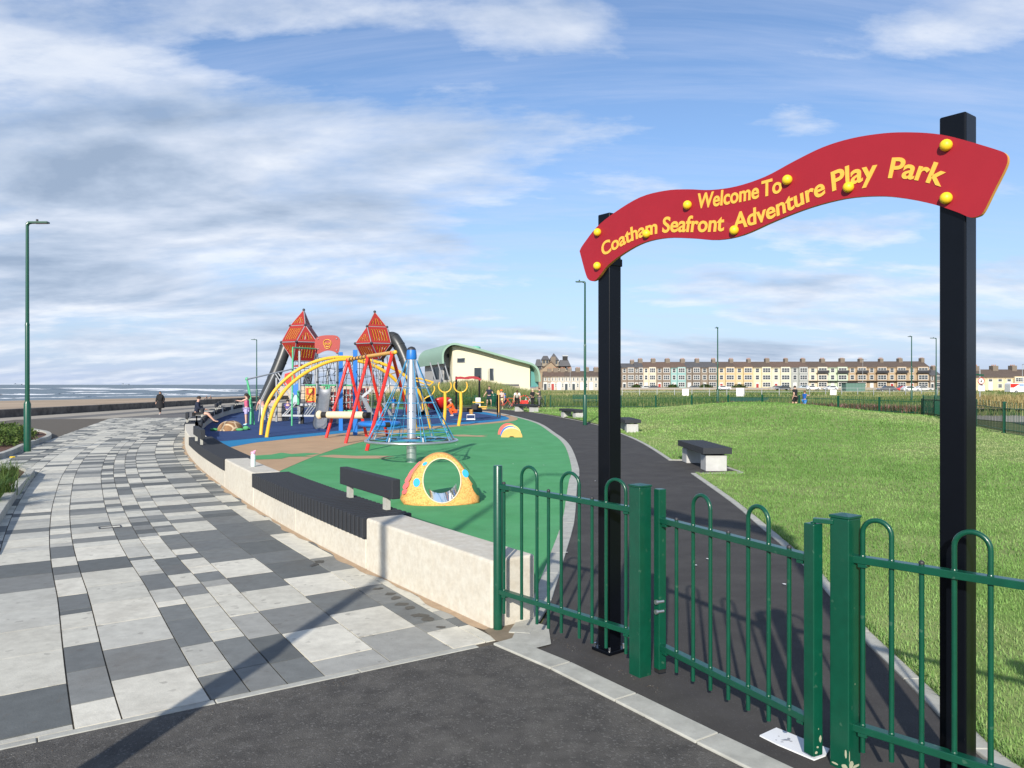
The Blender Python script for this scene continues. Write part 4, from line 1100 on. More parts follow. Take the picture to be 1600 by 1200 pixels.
def QT(px, py, dy=0): return Q(px, py, YT+dy)
tower((QT(472,600).x, YT), 'left red lattice tower whose dark tube slide drops to the left', [QT(470,533,.3),QT(457,528,.2),QT(449,536,0),QT(440,560,-.2),QT(427,592,-.4),QT(413,624,-.6),QT(405,641,-.7)], [QT(0,484).z,QT(0,509).z,QT(0,535.5).z,QT(0,564).z], -1)
tower((QT(586,600).x, YT), 'right red lattice tower whose dark tube slide drops to the right', [QT(600,533,.3),QT(612,527,.2),QT(620,534,0),QT(631,556,-.2),QT(640,582,-.4),QT(650,612,-.6),QT(657,636,-.7),QT(661,645,-.8)], [QT(0,487).z,QT(0,511).z,QT(0,537.5).z,QT(0,562).z], 1)
# ================================================================ pirate ship multi-play unit
YS = 36.0
def S(px, py, dy=0.0): return Q(px, py, YS+dy)
ship = thing('pirate_play_ship', 'pirate ship climbing unit with grey posts, steel slide, rope nets and skull banner', 'play unit', (S(500,600).x, YS, 0), None)
def post(px, ytop, dy, r=.055, m='grey_metal', name='post'):
    p = S(px, 600, dy); b = MB(); b.tube([(p.x,p.y,-.01),(p.x,p.y,S(px,ytop,dy).z)], r, 8); return b.build(name, M[m], ship)
for px, yt, dy in [(468,548,-1),(495.5,544,-1),(527,551,-1),(468,560,1.5),(495,560,1.5),(527,560,1.5),(552,566,2.5),(432,590,1),(593,580,1.5),(512,575,2)]: post(px, yt, dy)
p = S(470.5,600,-1); b = MB(); b.box((p.x,p.y+.1,.40), (.16,.16,.8)); b.build('black_pile', M['black'], ship)
b = MB(); q0, q1 = S(466,632,-1.1), S(497,632,-1.1); b.bar(q0, q1, .1, .10); b.build('deck_edge', M['grey_metal'], ship)
b = MB(); c = (S(468,632,-1)+S(527,632,1.5))/2; b.box(c, (1.85,2.5,.06)); b.build('deck', M['dark_metal'], ship)
# skull banner
bn = [(492.5,530),(497,526),(505,524),(516,523.5),(526,524.5),(531,530),(531,538),(529.5,548),(526.5,551.5),(520,548.5),(511,547.5),(503,550),(497.5,552.5),(493,550.5),(491.6,540)]
P = catmull([S(*q_, -1.15) for q_ in bn]+[S(*bn[0], -1.15)], 3)[:-1]
b = MB(); b.prism(P, (0,.04,0)); ban = b.build('skull_banner', M['darkred'], ship)
def outline(pts, r, m, par, name, closed=True): b = MB(); b.tube(pts, r, 5, closed=closed); return b.build(name, m, par)
sc0 = S(511.3,537,-1.18); U = YS/F
sk = [(-5.6,-1),(-5.4,3.4),(-3,5.8),(0,6.5),(3,5.8),(5.4,3.4),(5.6,-1),(4,-3),(3.4,-6),(0,-7.2),(-3.4,-6),(-4,-3)]
outline(catmull([sc0+Vector((x*U,0,z*U)) for x,z in sk]+[sc0+Vector((sk[0][0]*U,0,sk[0][1]*U))],3)[:-1], .014, M['yellow'], ban, 'skull_outline')
for sx in (-1,1):
    outline([sc0+Vector((sx*2.4*U+1.5*U*math.cos(a),0,.1*U+1.1*U*math.sin(a))) for a in np.linspace(0,2*PI,9)[:-1]], .014, M['yellow'], ban, 'eye_outline')
b = MB(); b.bar(sc0+Vector((-2.2*U,0,-4.2*U)), sc0+Vector((2.2*U,0,-4.2*U)), .02,.03); b.ball(sc0+Vector((0,0,-2*U)), .02, 6); b.build('mouth_line', M['yellow'], ban)
for x, y in [(497,529),(526,529),(497,545),(526,547)]: b = MB(); b.ball(S(x,y,-1.17), .03, 6); b.build('bolt', M['grey_metal'], ban)
# treasure sign panel
b = MB(); q_ = S(485.5,617,-1.1); b.box(q_, (.46,.03,.66)); sg = b.build('treasure_panel', M['red'], ship)
b = MB(); b.box(q_+Vector((0,-.018,.17)), (.17,.012,.19)); b.box(q_+Vector((0,-.018,-.16)), (.34,.012,.20))
for sx in (-1,1): b.box(q_+Vector((sx*.215,-.018,0)), (.03,.012,.66))
b.box(q_+Vector((0,-.018,.33)), (.46,.012,.03)); b.box(q_+Vector((0,-.018,-.01)), (.40,.012,.03)); b.build('yellow_panel_relief', M['yellow'], sg)
b = MB(); b.tube([q_+Vector((.07*math.cos(a), -.03, -.15+.05*math.sin(a))) for a in np.linspace(0,2*PI,13)[:-1]], .014, 5, closed=True); b.build('panel_emblem', M['red'], sg)
# green frame pieces
b = MB(); b.cyl(S(456,665,-3), S(457.5,542,-3), .035, n=8); b.cyl(S(457.5,543,-3), S(494,545,-1.2), .035, n=8); b.cyl(S(466,632,-1.2), S(466,610,-1.2), .06, n=8); b.build('green_mast', M['mint'], ship)
b = MB(); b.cyl(S(477,601.5,-1), S(553,602,0), .035, n=8)
for x in (510,514): b.cyl(S(x,602,-.5), S(x,616,-.5), .05, n=6)
b.cyl(S(530,642,0), S(553,642,0), .04, n=8); b.build('green_rail', M['mint'], ship)
# steel slide chute
b = MB(); cl = [S(508,604,-.8),S(507,614,-1.0),S(505,628,-1.8),S(503,644,-3.0),S(501,658,-4.0),S(500,664,-4.6),S(500,666,-5.2)]
cl = catmull(cl, 3); vs = []; k = 9
for p in cl:
    for j in range(k):
        a = PI+PI*j/(k-1); vs.append(p+Vector((.28*math.cos(a), 0, .24*math.sin(a)+.1)))
for p in cl:
    for j in range(k):
        a = PI+PI*j/(k-1); vs.append(p+Vector((.30*math.cos(a), .01, .26*math.sin(a)+.1)))
n = len(cl); fs = []
for i in range(n-1):
    for j in range(k-1):
        fs.append((i*k+j, i*k+j+1, (i+1)*k+j+1, (i+1)*k+j)); o = n*k; fs.append((o+i*k+j, o+(i+1)*k+j, o+(i+1)*k+j+1, o+i*k+j+1))
b._add(vs, fs, 0, True); b.build('steel_slide', mat('slide_steel', (.42,.43,.44), .35, metal=.7, var=.15), ship)
# dark red hull walls with bars
for (x0,x1,y0,y1,dy) in [(537,552,608,645,2),(565,576,606,640,2),(517,531,612,640,2.2)]:
    a_, c_ = S(x0,y0,dy), S(x1,y1,dy); b = MB(); b.box(((a_.x+c_.x)/2, a_.y, (a_.z+c_.z)/2), (abs(c_.x-a_.x), .06, abs(a_.z-c_.z))); h_ = b.build('hull_wall', M['darkred'], ship)
    b = MB()
    for t in (.3,.7): xx = a_.x+(c_.x-a_.x)*t; b.box((xx, a_.y-.05, (a_.z+c_.z)/2), (.05,.04,abs(a_.z-c_.z)))
    for t in (.1,.45,.75): b.box(((a_.x+c_.x)/2, a_.y-.08, c_.z+(a_.z-c_.z)*t), (abs(c_.x-a_.x)+.1,.04,.05))
    b.build('hull_bars', M['grey_metal'], h_)
# tall blue posts
for (px, py, yt) in [(532.5,673,550),(555,680,546.5)]:
    g = G(px, py); g.z = .01; zt = H-(yt-600.6)/F*g.y; b = MB(); b.box((g.x,g.y,zt/2), (.155,.155,zt), .25); b.build('blue_post', M['blue'], ship, bevel=.01)
# steel arms: long bar to the left, triangles
b = MB(); b.cyl(S(386,592.5,-5), S(458,576,-3), .030, n=6); b.build('long_steel_arm', M['grey_metal'], ship)
b = MB(); b.cyl(S(429,583,-3), S(408,624,-3), .028, n=6); b.cyl(S(408,624,-3), S(404,658,-3), .03, n=6); b.cyl(S(430,583,-3), S(452,618,-3), .028, n=6); b.cyl(S(434,582,-3), S(459,616,-3), .028, n=6)
b.cyl(S(414,656,-3), S(415,630,-3), .03, n=6); b.build('steel_brace', M['grey_metal'], ship)
for dx in (0,3.5): b = MB(); b.cyl(S(441+dx,650,-2), S(461+dx,628,-2), .032, n=6); b.build('ramp_rail', M['grey_metal'], ship)
for dx in (0,5,10): b = MB(); b.cyl(S(474+dx*.8,649,-2), S(488+dx,629,-1.5), .032, n=6); b.build('ramp_rail', M['grey_metal'], ship)
b = MB(); b.bar(S(441,649,-2), S(494,649.5,-2), .08,.08); b.build('ramp_base', M['grey_metal'], ship)
b = MB(); b.bar(S(583,606,1), S(566,620,1), .10,.12); b.bar(S(566,620,1), S(577,645,.5), .12,.06); b.bar(S(569,622,1), S(582,648,.5), .12,.06); b.bar(S(611,598,1), S(600,612,1), .08,.08); b.bar(S(598,630,1), S(613,650,.5), .10,.06); b.build('angled_steps', M['grey_metal'], ship)
b = MB(); b.cyl(S(470,571,-.5), S(470,568.5,-.5), .30, .02, n=14); b.cyl(S(470,573,-.5), S(470,571,-.5), .33, .30, n=14); b.build('red_dish', M['darkred'], ship)
b = MB(); P = [S(*q_,1.5) for q_ in [(445,584),(458,580),(462,590),(452,606),(443,600)]]; b.prism(P, (0,.05,0)); b.build('red_side_panel', M['red'], ship)
b = MB(); q_ = S(459.5,624,-1.2); b.box(q_, (.30,.03,.42)); b.build('perforated_panel', mat('pale_blue_panel', (.38,.48,.52), .5), ship)
b = MB(); P = [S(*q_,1) for q_ in [(458,602),(466,598),(466,618),(457,616)]]; b.prism(P, (0,.04,0)); b.build('blue_panel', M['blue'], ship)
b = MB()
for i in range(5): b.bar(S(474+i*2.6,600+i*.2,1), S(479+i*2.2,583+i*.4,1), .09,.04)
b.build('black_rubber_steps', M['black'], ship)
# barrel
bc_ = S(437,652,2); bz = .0; b = MB(); b.tube([Vector((bc_.x,bc_.y,z)) for z in (0,.05,.45,.85,.9)], [.42,.45,.50,.45,.42], 18); br = b.build('barrel', mat('pale_wood', (.38,.35,.30), .8, var=.15, vscale=9), ship)
for z in (.2,.45,.7): b = MB(); b.tube([Vector((bc_.x+.505*math.cos(a)*(1-abs(z-.45)*.15),bc_.y+.505*math.sin(a)*(1-abs(z-.45)*.15),z)) for a in np.linspace(0,2*PI,21)[:-1]], .014, 4, closed=True); b.build('barrel_hoop', M['dark_metal'], br)
# rope nets
def net(name, A, B_, C_, D, nu, nv, r=.013, m='rope_dark', sag=.0, par=None):
    b = MB(); rs = random.Random(nu*7+nv)
    P = [[(A.lerp(B_,i/nu)).lerp(D.lerp(C_,i/nu), j/nv)+Vector((rs.uniform(-.05,.05),rs.uniform(-.1,.1),rs.uniform(-.05,.05))) for j in range(nv+1)] for i in range(nu+1)]
    for i in range(nu+1):
        for j in range(nv+1):
            if i < nu: b.cyl(P[i][j], P[i+1][j], r, n=4)
            if j < nv: b.cyl(P[i][j], P[i][j+1], r, n=4)
            if (i+j)%2 == 0: b.ball(P[i][j], r*2.6, 5)
    return b.build(name, M[m], par or ship)
net('rope_net', S(500,645,0), S(530,645,0), S(527,556,1), S(498,560,1), 5, 9)
net('rope_net', S(530,640,1), S(556,640,1), S(556,566,1.5), S(527,560,1.5), 4, 8)
net('rope_net', S(557,650,1), S(600,650,1), S(596,580,1.5), S(556,574,1.5), 5, 6)
net('rope_net', S(470,632,1), S(494,632,1), S(494,575,1), S(470,580,1), 4, 5, .010)
for (x0,y0,x1,y1) in [(505,560,520,600),(520,560,506,610),(540,566,520,612),(547,560,566,600),(588,566,574,612),(500,575,528,575),(590,575,608,640),(520,585,533,570)]:
    b = MB(); b.cyl(S(x0,y0,0), S(x1,y1,.5), .014, n=4); b.build('stay_rope', M['rope_dark'], ship)
# green leaning frame at the far left end
gf = thing('green_leaning_frame', 'leaning mint green twin-tube frame beside the girl in pink', 'climbing frame', (S(392,664,-3).x, YS-3, 0))
p0 = G(391.5,663.5); p0.z = 0; Yg = p0.y
b = MB(); b.tube([p0+Vector((.16,0,0)), Q(394,636,Yg), Q(389,607,Yg), Q(385.5,592,Yg)], .045, 8); b.build('outer_tube', M['mint'], gf)
b = MB(); b.tube([p0, Q(392,640,Yg+.5), Q(390,622,Yg+.5), Q(387,600,Yg)], .045, 8); b.cyl(Q(391,636,Yg), Q(394.5,634,Yg), .03, n=6); b.build('inner_tube', M['mint'], gf)
b = MB(); b.ball(Q(385.7,592,Yg), .08, 8); b.build('pivot', M['mint'], gf)

# ================================================================ small far play items
q_ = G(779,652.0)
th = thing('talk_panel', 'yellow upright play panel on black posts at the path edge', 'play panel', q_)
b = MB(); P = [Q(*a, q_.y) for a in [(776.6,611),(778.6,608.8),(780.6,611),(780.8,644),(776.6,645)]]; b.prism(P, (0,.10,0)); b.build('yellow_panel', M['ochre'], th)
for x in (777.5,781.2): p = Q(x,600,q_.y+.05); b = MB(); b.box((p.x,p.y,.62), (.085,.10,1.24)); b.build('post', M['black'], th)
# spring rider / see-saw
q_ = G(736,656)
th = thing('spring_see_saw', 'black and white spring see-saw with yellow handlebars on the blue surface', 'see-saw', q_); q_.z = .015
b = MB()
for z in np.linspace(.25,.45,4): b.tube([q_+Vector((.09*math.cos(a),.09*math.sin(a),z+.01*a)) for a in np.linspace(0,2*PI,12)], .02, 5)
b.build('spring', M['ochre'], th)
b = MB(); b.box(q_+Vector((0,0,.02)), (.44,.44,.03)); b.tube([q_+Vector((x,-.2,z)) for x,z in ((-.2,.05),(.2,.05),(.2,.26),(-.2,.26))], .025, 5, closed=True); b.build('base_frame', M['white'], th)
b = MB(); b.bar(Q(725,640,q_.y), Q(750,641,q_.y+1.5), .32,.22); b.bar(Q(741,636,q_.y), Q(748,636,q_.y+1), .3,.3); b.build('rubber_body', M['black'], th, bevel=.04)
b = MB(); b.box(Q(747,628.5,q_.y+.5), (.26,.06,.48)); b.build('white_head', M['white'], th, bevel=.02)
for (x0,x1,y) in [(738.5,756,628.4),(747,761,635.6)]: b = MB(); b.cyl(Q(x0,y,q_.y+.3), Q(x1,y,q_.y+.3), .03, n=8); b.build('handlebar', M['yellow'], th)
b = MB(); b.bar(Q(750,639,q_.y+2), Q(760,638.5,q_.y+2), .3,.1); b.build('seat', M['ochre'], th)
# red spinning bowl
q_ = G(690,644)
th = thing('red_spinner_bowl', 'tilted red and black bowl spinner left of the crouching orange figure', 'spinner', q_)
b = MB(); c = Q(689,636,q_.y); P = []
for k_, (r_, d_) in enumerate(((.05,.0),(.45,.06),(.78,.30),(.82,.42),(.76,.42),(.42,.14),(.04,.08))):
    P.append((r_, d_))
n = 20; vs = []; Rt = Matrix.Rotation(math.radians(-25), 3, 'X')@Matrix.Rotation(math.radians(-14),3,'Y')
for r_, d_ in P:
    for i in range(n): vs.append(c+Rt@Vector((r_*math.cos(2*PI*i/n), r_*math.sin(2*PI*i/n), d_-.1)))
b._add(vs, [(k_*n+i, k_*n+(i+1)%n, (k_+1)*n+(i+1)%n, (k_+1)*n+i) for k_ in range(len(P)-1) for i in range(n)], 0, True); b.build('bowl', M['red'], th)
b = MB(); b.cyl((c.x,c.y,-.01), c-Vector((0,0,.1)), .12, n=12); b.build('pedestal', M['black'], th)
q_ = G(664,640); th = thing('dark_seat_spinner', 'dark cup-shaped spinner under the right tube slide', 'spinner', q_)
b = MB(); c = q_+Vector((0,0,.5)); b.tube([c+Vector((0,0,z)) for z in (-.2,-.1,.3,.45)], [.25,.5,.62,.6], 16); b.build('cup', M['black'], th); b = MB(); b.cyl((c.x,c.y,0),(c.x,c.y,.32),.1); b.build('pedestal', M['grey_metal'], th)
# grey play hut with yellow handles behind the rope pyramid
q_ = G(616,648)
# ================================================================ far entrance sign
g0, g1 = G(713,641), G(749,641)
th = thing('far_entrance_sign', 'distant red wavy entrance board on two black posts across the playground', 'sign', (g0+g1)/2)
hz = lambda py: H-(py-600.6)/F*g0.y
for g_ in (g0,g1): b = MB(); b.box((g_.x,g_.y,hz(588)/2), (.13,.13,hz(588))); b.build('post', M['black_paint'], th)
pts = [(711,590.5),(714,588.5),(720,588),(726,589),(733,587.6),(740,587.4),(747,589),(752,592),(750.5,595),(746,592.5),(738,591.4),(730,592.6),(722,592),(715,592),(712,593.5)]
b = MB(); b.prism([Q(*a, g0.y-.1) for a in pts], (0,.05,0)); b.build('board', M['sign_red'], th)
# ================================================================ far railings
def railing(pts, h, label, group, panel=2.75, r=.009, hoop_w=.13, base=0.0, pitch=.26):
    """bow-top railing along points: posts are parts, each panel's bars are one part"""
    P = resample(pts, panel)
    for i in range(len(P)-1): pass
    th = thing('bow_top_railing', label, 'railing', (P[0].x,P[0].y,0), group)
    gz = lambda p: (mound(p.x,p.y) if p.x > 1.5 else 0)
    for i, p in enumerate(P):
        b = MB(); z = gz(p); b.box((p.x,p.y,z+h*.5), (.085,.085,h+.04), math.atan2((P[min(i+1,len(P)-1)]-P[max(i-1,0)]).y, (P[min(i+1,len(P)-1)]-P[max(i-1,0)]).x)); b.build('post', M['green_paint'], th)
    for i in range(len(P)-1):
        p, q = P[i], P[i+1]; L = (q-p).length; u = (q-p)/L; b = MB(); n = int(L/pitch)
        za, zb = gz(p), gz(q)
        for zz in (.12*h, .80*h): b.bar((p.x,p.y,za+zz),(q.x,q.y,zb+zz), .035,.03)
        for k in range(n):
            t = (k+.5)/n*L; a = p+u*(t-hoop_w/2); c = p+u*(t+hoop_w/2); z = za+(zb-za)*t/L
            R = hoop_w/2; m_ = (a+c)/2; pp = [Vector((a.x,a.y,z+.06)), Vector((a.x,a.y,z+h-R))]
            for j in range(1,6): an = PI-PI*j/6; pp.append(Vector((m_.x+u.x*R*math.cos(an), m_.y+u.y*R*math.cos(an), z+h-R+R*math.sin(an))))
            pp += [Vector((c.x,c.y,z+h-R)), Vector((c.x,c.y,z+.06))]; b.tube(pp, r, 5, cap=False)
            if k < n-1:
                e = p+u*(t+L/n/2); b.tube([(e.x,e.y,z+.06),(e.x,e.y,z+.82*h)], r, 5, cap=False)
        b.build('railing_panel', M['green_paint'], th)
    return th
rg = 'green railings round the park'
railing([(17.6,13.5),(17.4,20),(17.3,26),(18.2,30.1),(20.6,36.2),(22.6,41.2),(23.25,43.4)], 1.12, 'curved green bow-top railing along the right side of the lawn', rg, hoop_w=.12, pitch=.3)
railing([(23.3,43.6),(21.6,46.8),(19.3,50),(15,55.2),(9,58.6),(3,60.0)], .93, 'long green railing behind the lawn in front of the flower bed', rg, r=.011)
railing([(2.6,60.1),(-6,61.5),(-14,62.5)], .93, 'green railing behind the bicycles at the back of the playground', rg, r=.011)
# paths beyond the right railing
b = MB(); b.flat([(18.2,14),(24,20),(27,30),(30,44),(26,44),(24.5,38),(21.5,31),(18.6,26)], -.015); structure('side_path', b, M['path'])
b = MB(); b.flat([(24,37),(30,37),(31,46),(25,46)], -.011); structure('pale_path_patch', b, M['promlight'])
e = resample([(18.9,14),(24.4,20),(27.3,30),(30.3,44)], 2); strip('side_path_kerb', e, sideset(e,.2), -.03, .06, M['wallfar'])

# ================================================================ vegetation helpers
def blades(name, P, Hh, Wd, mats, lean=.35, label=None, cat=None, pick=None, seed=1, kind='stuff', parent=None):
    """P: (n,3) roots; every blade is a bent strip of two faces"""
    r = np.random.default_rng(seed); n = len(P); P = np.asarray(P, float)
    h = Hh*(.55+.8*r.random(n)) if np.isscalar(Hh) else Hh; a = r.random(n)*2*PI; w = Wd*(.6+.8*r.random(n)) if np.isscalar(Wd) else Wd
    d = np.stack([np.cos(a), np.sin(a), np.zeros(n)], 1); s_ = np.stack([-np.sin(a), np.cos(a), np.zeros(n)], 1)
    l = lean*(.3+r.random(n))
    up = np.array([0,0,1.0])
    mid = P+up*(h*.55)[:,None]+d*(h*l*.35)[:,None]; tip = P+up*(h*(1-.3*l))[:,None]+d*(h*l)[:,None]
    v = np.stack([P-s_*w[:,None]/2, P+s_*w[:,None]/2, mid+s_*w[:,None]*.38, mid-s_*w[:,None]*.38, tip], 1).reshape(-1,3)
    idx = np.arange(n)[:,None]*5
    quads = idx+np.array([0,1,2,3]); tris = idx+np.array([3,2,4])
    me = bpy.data.meshes.new(name); me.vertices.add(n*5); me.vertices.foreach_set('co', v.ravel())
    me.loops.add(n*7); li = np.concatenate([quads, tris], 1).ravel(); me.loops.foreach_set('vertex_index', li)
    me.polygons.add(n*2); st = np.stack([np.arange(n)*7, np.arange(n)*7+4], 1).ravel(); me.polygons.foreach_set('loop_start', st)
    mi = r.choice(len(mats), n, p=pick) if (pick is None or len(pick) == len(mats)) else pick
    me.polygons.foreach_set('material_index', np.repeat(mi, 2)); me.polygons.foreach_set('use_smooth', np.ones(n*2, bool))
    me.update(calc_edges=True); me.validate()
    for m_ in mats: me.materials.append(m_)
    o = bpy.data.objects.new(name, me); COL.objects.link(o)
    if parent is not None: o.parent = parent
    return tag(o, label, cat, kind=kind)
def leafmat(name, c, rough=.75, tr=.25):
    m_ = mat(name, c, rough, var=.25, vscale=2.0, spec=.2)
    nt = m_.node_tree; bs = nt.nodes['Principled BSDF']; t = nt.nodes.new('ShaderNodeBsdfTranslucent'); mx = nt.nodes.new('ShaderNodeMixShader'); mx.inputs[0].default_value = tr
    t.inputs['Color'].default_value = (c[0]*1.2, c[1]*1.3, c[2]*.9, 1); out = nt.nodes['Material Output']
    nt.links.new(bs.outputs[0], mx.inputs[1]); nt.links.new(t.outputs[0], mx.inputs[2]); nt.links.new(mx.outputs[0], out.inputs[0]); return m_
g1_, g2_, g3_, g4_ = leafmat('grass_green', (.19,.33,.09)), leafmat('grass_light', (.25,.38,.125)), leafmat('grass_dark', (.155,.285,.075)), leafmat('grass_straw', (.32,.38,.17))
# lawn grass, density falling with distance
pts = []; hs = []; wd = []; 
for (y0, y1, x1f, dens, hh, ww) in [(1.8,5,1.15,4200,.034,.0042),(5,8,1.0,2200,.034,.0058),(8,12,.95,1000,.036,.009),(12,18,.9,460,.04,.013),(18,28,.8,200,.045,.02),(28,46,.6,75,.07,.035),(46,60,.5,30,.08,.05)]:
    xm = y1*x1f; area = (y1-y0)*xm; n = int(area*dens)
    x = rng.random(n)*xm; y = y0+(y1-y0)*rng.random(n)
    vis = (x/y < .74) | (y < 4)
    x, y = x[vis], y[vis]
    ylst = [p[1] for p in KR]+[15.62,18.25]+[p[1] for p in KR2]; xlst = [p[0] for p in KR]+[4.66,4.6]+[p[0] for p in KR2]
    xl = np.interp(y, ylst, xlst)+.105; xr = np.interp(y, [0,20,26,30,36,41.5,44,50,55,62],[16.5,17.4,17.3,18.2,20.6,22.6,23.2,19.6,15.2,-2.0])
    ok = (x > xl+.0) & (x < xr); x, y = x[ok], y[ok]
    z = .004+.78*np.exp(-((x-13.5)/6.3)**2-((y-42)/9.5)**2)
    pts.append(np.stack([x,y,z],1)); hs.append(hh*(.5+.9*rng.random(len(x)))); wd.append(ww*(.6+.8*rng.random(len(x))))
P = np.concatenate(pts); hs = np.concatenate(hs); wd = np.concatenate(wd)
def fbm(x, y, s, seed):
    r = np.random.default_rng(seed); o = np.zeros_like(x)
    for k in range(9):
        a = r.random()*2*PI; f = s*(.5+1.6*r.random()); o += np.sin((x*math.cos(a)+y*math.sin(a))*f+r.random()*9)
    return o/9
f = fbm(P[:,0]*.6, P[:,1]*.9, .9, 3)*2.6+fbm(P[:,0], P[:,1], 3.5, 4)*1.0+rng.normal(0,.30,len(P))  # broad patch term puts the terrain's wavy shading into blade colour; the rest is random
mi = np.where(f > .85, 3, np.where(f > .15, 1, np.where(f > -.55, 0, 2)))
hs *= 1+.25*np.clip(-f,-1,1)
print('lawn blades', len(P))
blades('lawn_grass', P, hs, wd, [g1_,g2_,g3_,g4_], .6, 'short mown grass of the lawn with paler and darker patches standing for wavy shading', 'grass', mi)
# ragged longer blades along the lawn's kerbs
er = []
for line_, n_ in ((KR,5200),(KR2,2600)):
    L_ = resample(line_, .05)
    for k_ in range(n_):
        p_ = L_[int(rng.random()**1.6*(len(L_)-1))]; er.append((p_.x+.115+abs(rng.normal(0,.035))-.02*rng.random(), p_.y+rng.normal(0,.03), .004))
er = np.array(er); er = er[(er[:,1] < 15.5)|(er[:,1] > 18.4)]
blades('kerb_edge_grass', er, .055*(.5+.9*rng.random(len(er))), .006*(.6+.8*rng.random(len(er))), [g1_,g2_,g3_,g4_], .9, 'longer ragged grass blades leaning over the lawn kerb', 'grass', seed=77)
# long dune grass behind the railings
dg = [leafmat('dune_green', (.17,.23,.08)), leafmat('dune_olive', (.27,.28,.12)), leafmat('dune_straw', (.36,.34,.18)), leafmat('nettle_green', (.08,.15,.04))]
def dune_h(x, y): return .25+1.65*np.exp(-((x+4)/5.5)**2-((y-74)/9)**2)+.15*fbm(x, y, .35, 9)
b = MB(); gx = np.arange(-16, 62, 2.0); gy_ = [61.0,62.5,64,68,74,80,86,92]
for j in range(len(gy_)-1):
    for i in range(len(gx)-1):
        q = [(gx[i],gy_[j]),(gx[i+1],gy_[j]),(gx[i+1],gy_[j+1]),(gx[i],gy_[j+1])]
        b._add([(x, y+max(0,(x-3))*0 , -.02 if y < 62 else float(dune_h(np.array(x),np.array(y)))*min(1,(y-61)/5)-.02) for x,y in q], [(0,1,2,3)], 0, True)
structure('dune', b, M['ground'])
n = 90000; x = -14+74*rng.random(n); y = 62.3+24*rng.random(n)**1.5
z = dune_h(x,y)*np.clip((y-61)/5,0,1)-.03
hh = np.clip(.62+.35*fbm(x,y,.5,12), .2, 1.1)*(.6+.7*rng.random(n))*np.where(x<3,1.0,.6)
f = fbm(x,y,.30,13)*1.5+rng.normal(0,.45,n)+ (y-74)*.03+np.clip(z-.7,0,1.5)*.7-np.where(x>3,.25,0)
mi = np.where(f > .8, 2, np.where(f > .25, 1, np.where(f > -.5, 0, 3)))
blades('dune_grass', np.stack([x,y,z],1), hh, .034*(.6+.8*rng.random(n)), dg, .5, 'long pale dune grass and weeds behind the green railings', 'grass', mi, seed=3)
# weeds between back railing and road on the right
n = 26000; y = 44+20*rng.random(n); x = 10+46*rng.random(n); lim = np.interp(y,[44,50,55,58.5,62],[23.6,19.9,15.8,9.8,0]); ok = x > lim+.5; x, y = x[ok], y[ok]
mi = np.where(rng.random(len(x))+.5*fbm(x,y,.6,5) > .6, 1, np.where(rng.random(len(x)) > .4, 0, 3))
blades('verge_weeds', np.stack([x,y,np.full(len(x),-.03)],1), .42, .05, dg, .5, 'rough green weeds beyond the railing behind the lawn', 'weeds', mi, seed=4)
# reddish flower bed along the railing
n = 9000; t = rng.random(n); bxp = np.interp(t,[0,.4,1],[24.0,20.6,14.8]); byp = np.interp(t,[0,.4,1],[44.2,50.0,56.2]); x = bxp+.35+1.6*rng.random(n); y = byp+.3+1.6*rng.random(n)
fb = [leafmat('russet_leaf', (.16,.065,.045)), leafmat('pink_flower', (.42,.20,.20)), leafmat('bed_green', (.06,.10,.03)), leafmat('brown_stem', (.13,.09,.06))]
blades('flower_bed', np.stack([x,y,np.full(n,-.02)],1), .55, .045, fb, .6, 'strip of russet and pink flowering plants along the back railing', 'flower bed', np.array([.35,.2,.2,.25]), seed=5)
# dry tan grass at the right edge
n = 16000; x = 30+26*rng.random(n); y = 47+22*rng.random(n); ok = x/y > .575; x, y = x[ok], y[ok]; z = np.full(len(x),-.03)
dry = [leafmat('dry_straw', (.36,.29,.14)), leafmat('dry_gold', (.28,.22,.095)), leafmat('dry_green', (.17,.19,.07))]
blades('dry_grass', np.stack([x,y,z+.35*np.clip((x-31)/4,0,1)],1), .62, .06, dry, .4, 'dry tan grass bank beyond the right railing', 'grass', np.array([.5,.35,.15]), seed=6)
b = MB(); b.flat([(27.5,47),(57,47),(57,70),(41,70)], .30)
structure('dry_bank', b, mat('dry_soil', (.30,.24,.13), .95, var=.2, vscale=1))
n = 7000; x = 24+8*rng.random(n); y = 30+16*rng.random(n); ok = (x > np.interp(y,[30,44],[27.8,30.8])); blades('side_weeds', np.stack([x[ok],y[ok],np.full(ok.sum(),-.03)],1), .3, .04, dg, .5, 'green weeds beyond the kerb of the side path', 'weeds', seed=8)

# rough meadow up to the road
b = MB(); b.flat([(-10,86),(290,86),(290,249),(-10,249)], -.03); structure('meadow', b, mat('meadow_grass', (.19,.21,.085), .95, spec=.05, col2=(.28,.26,.13), vscale=.12, var=.25))
n = 34000; y = 86+120*rng.random(n); x = -8+rng.random(n)*(y*.72+8)
f = fbm(x,y,.12,21)*1.6+rng.normal(0,.5,n); mi = np.where(f > .5, 2, np.where(f > 0, 1, np.where(f > -.5, 0, 3)))
blades('meadow_tufts', np.stack([x,y,np.full(n,-.03)],1), .50, .09, dg, .7, 'rough meadow between the long grass and the parked cars', 'grass', mi, seed=9)

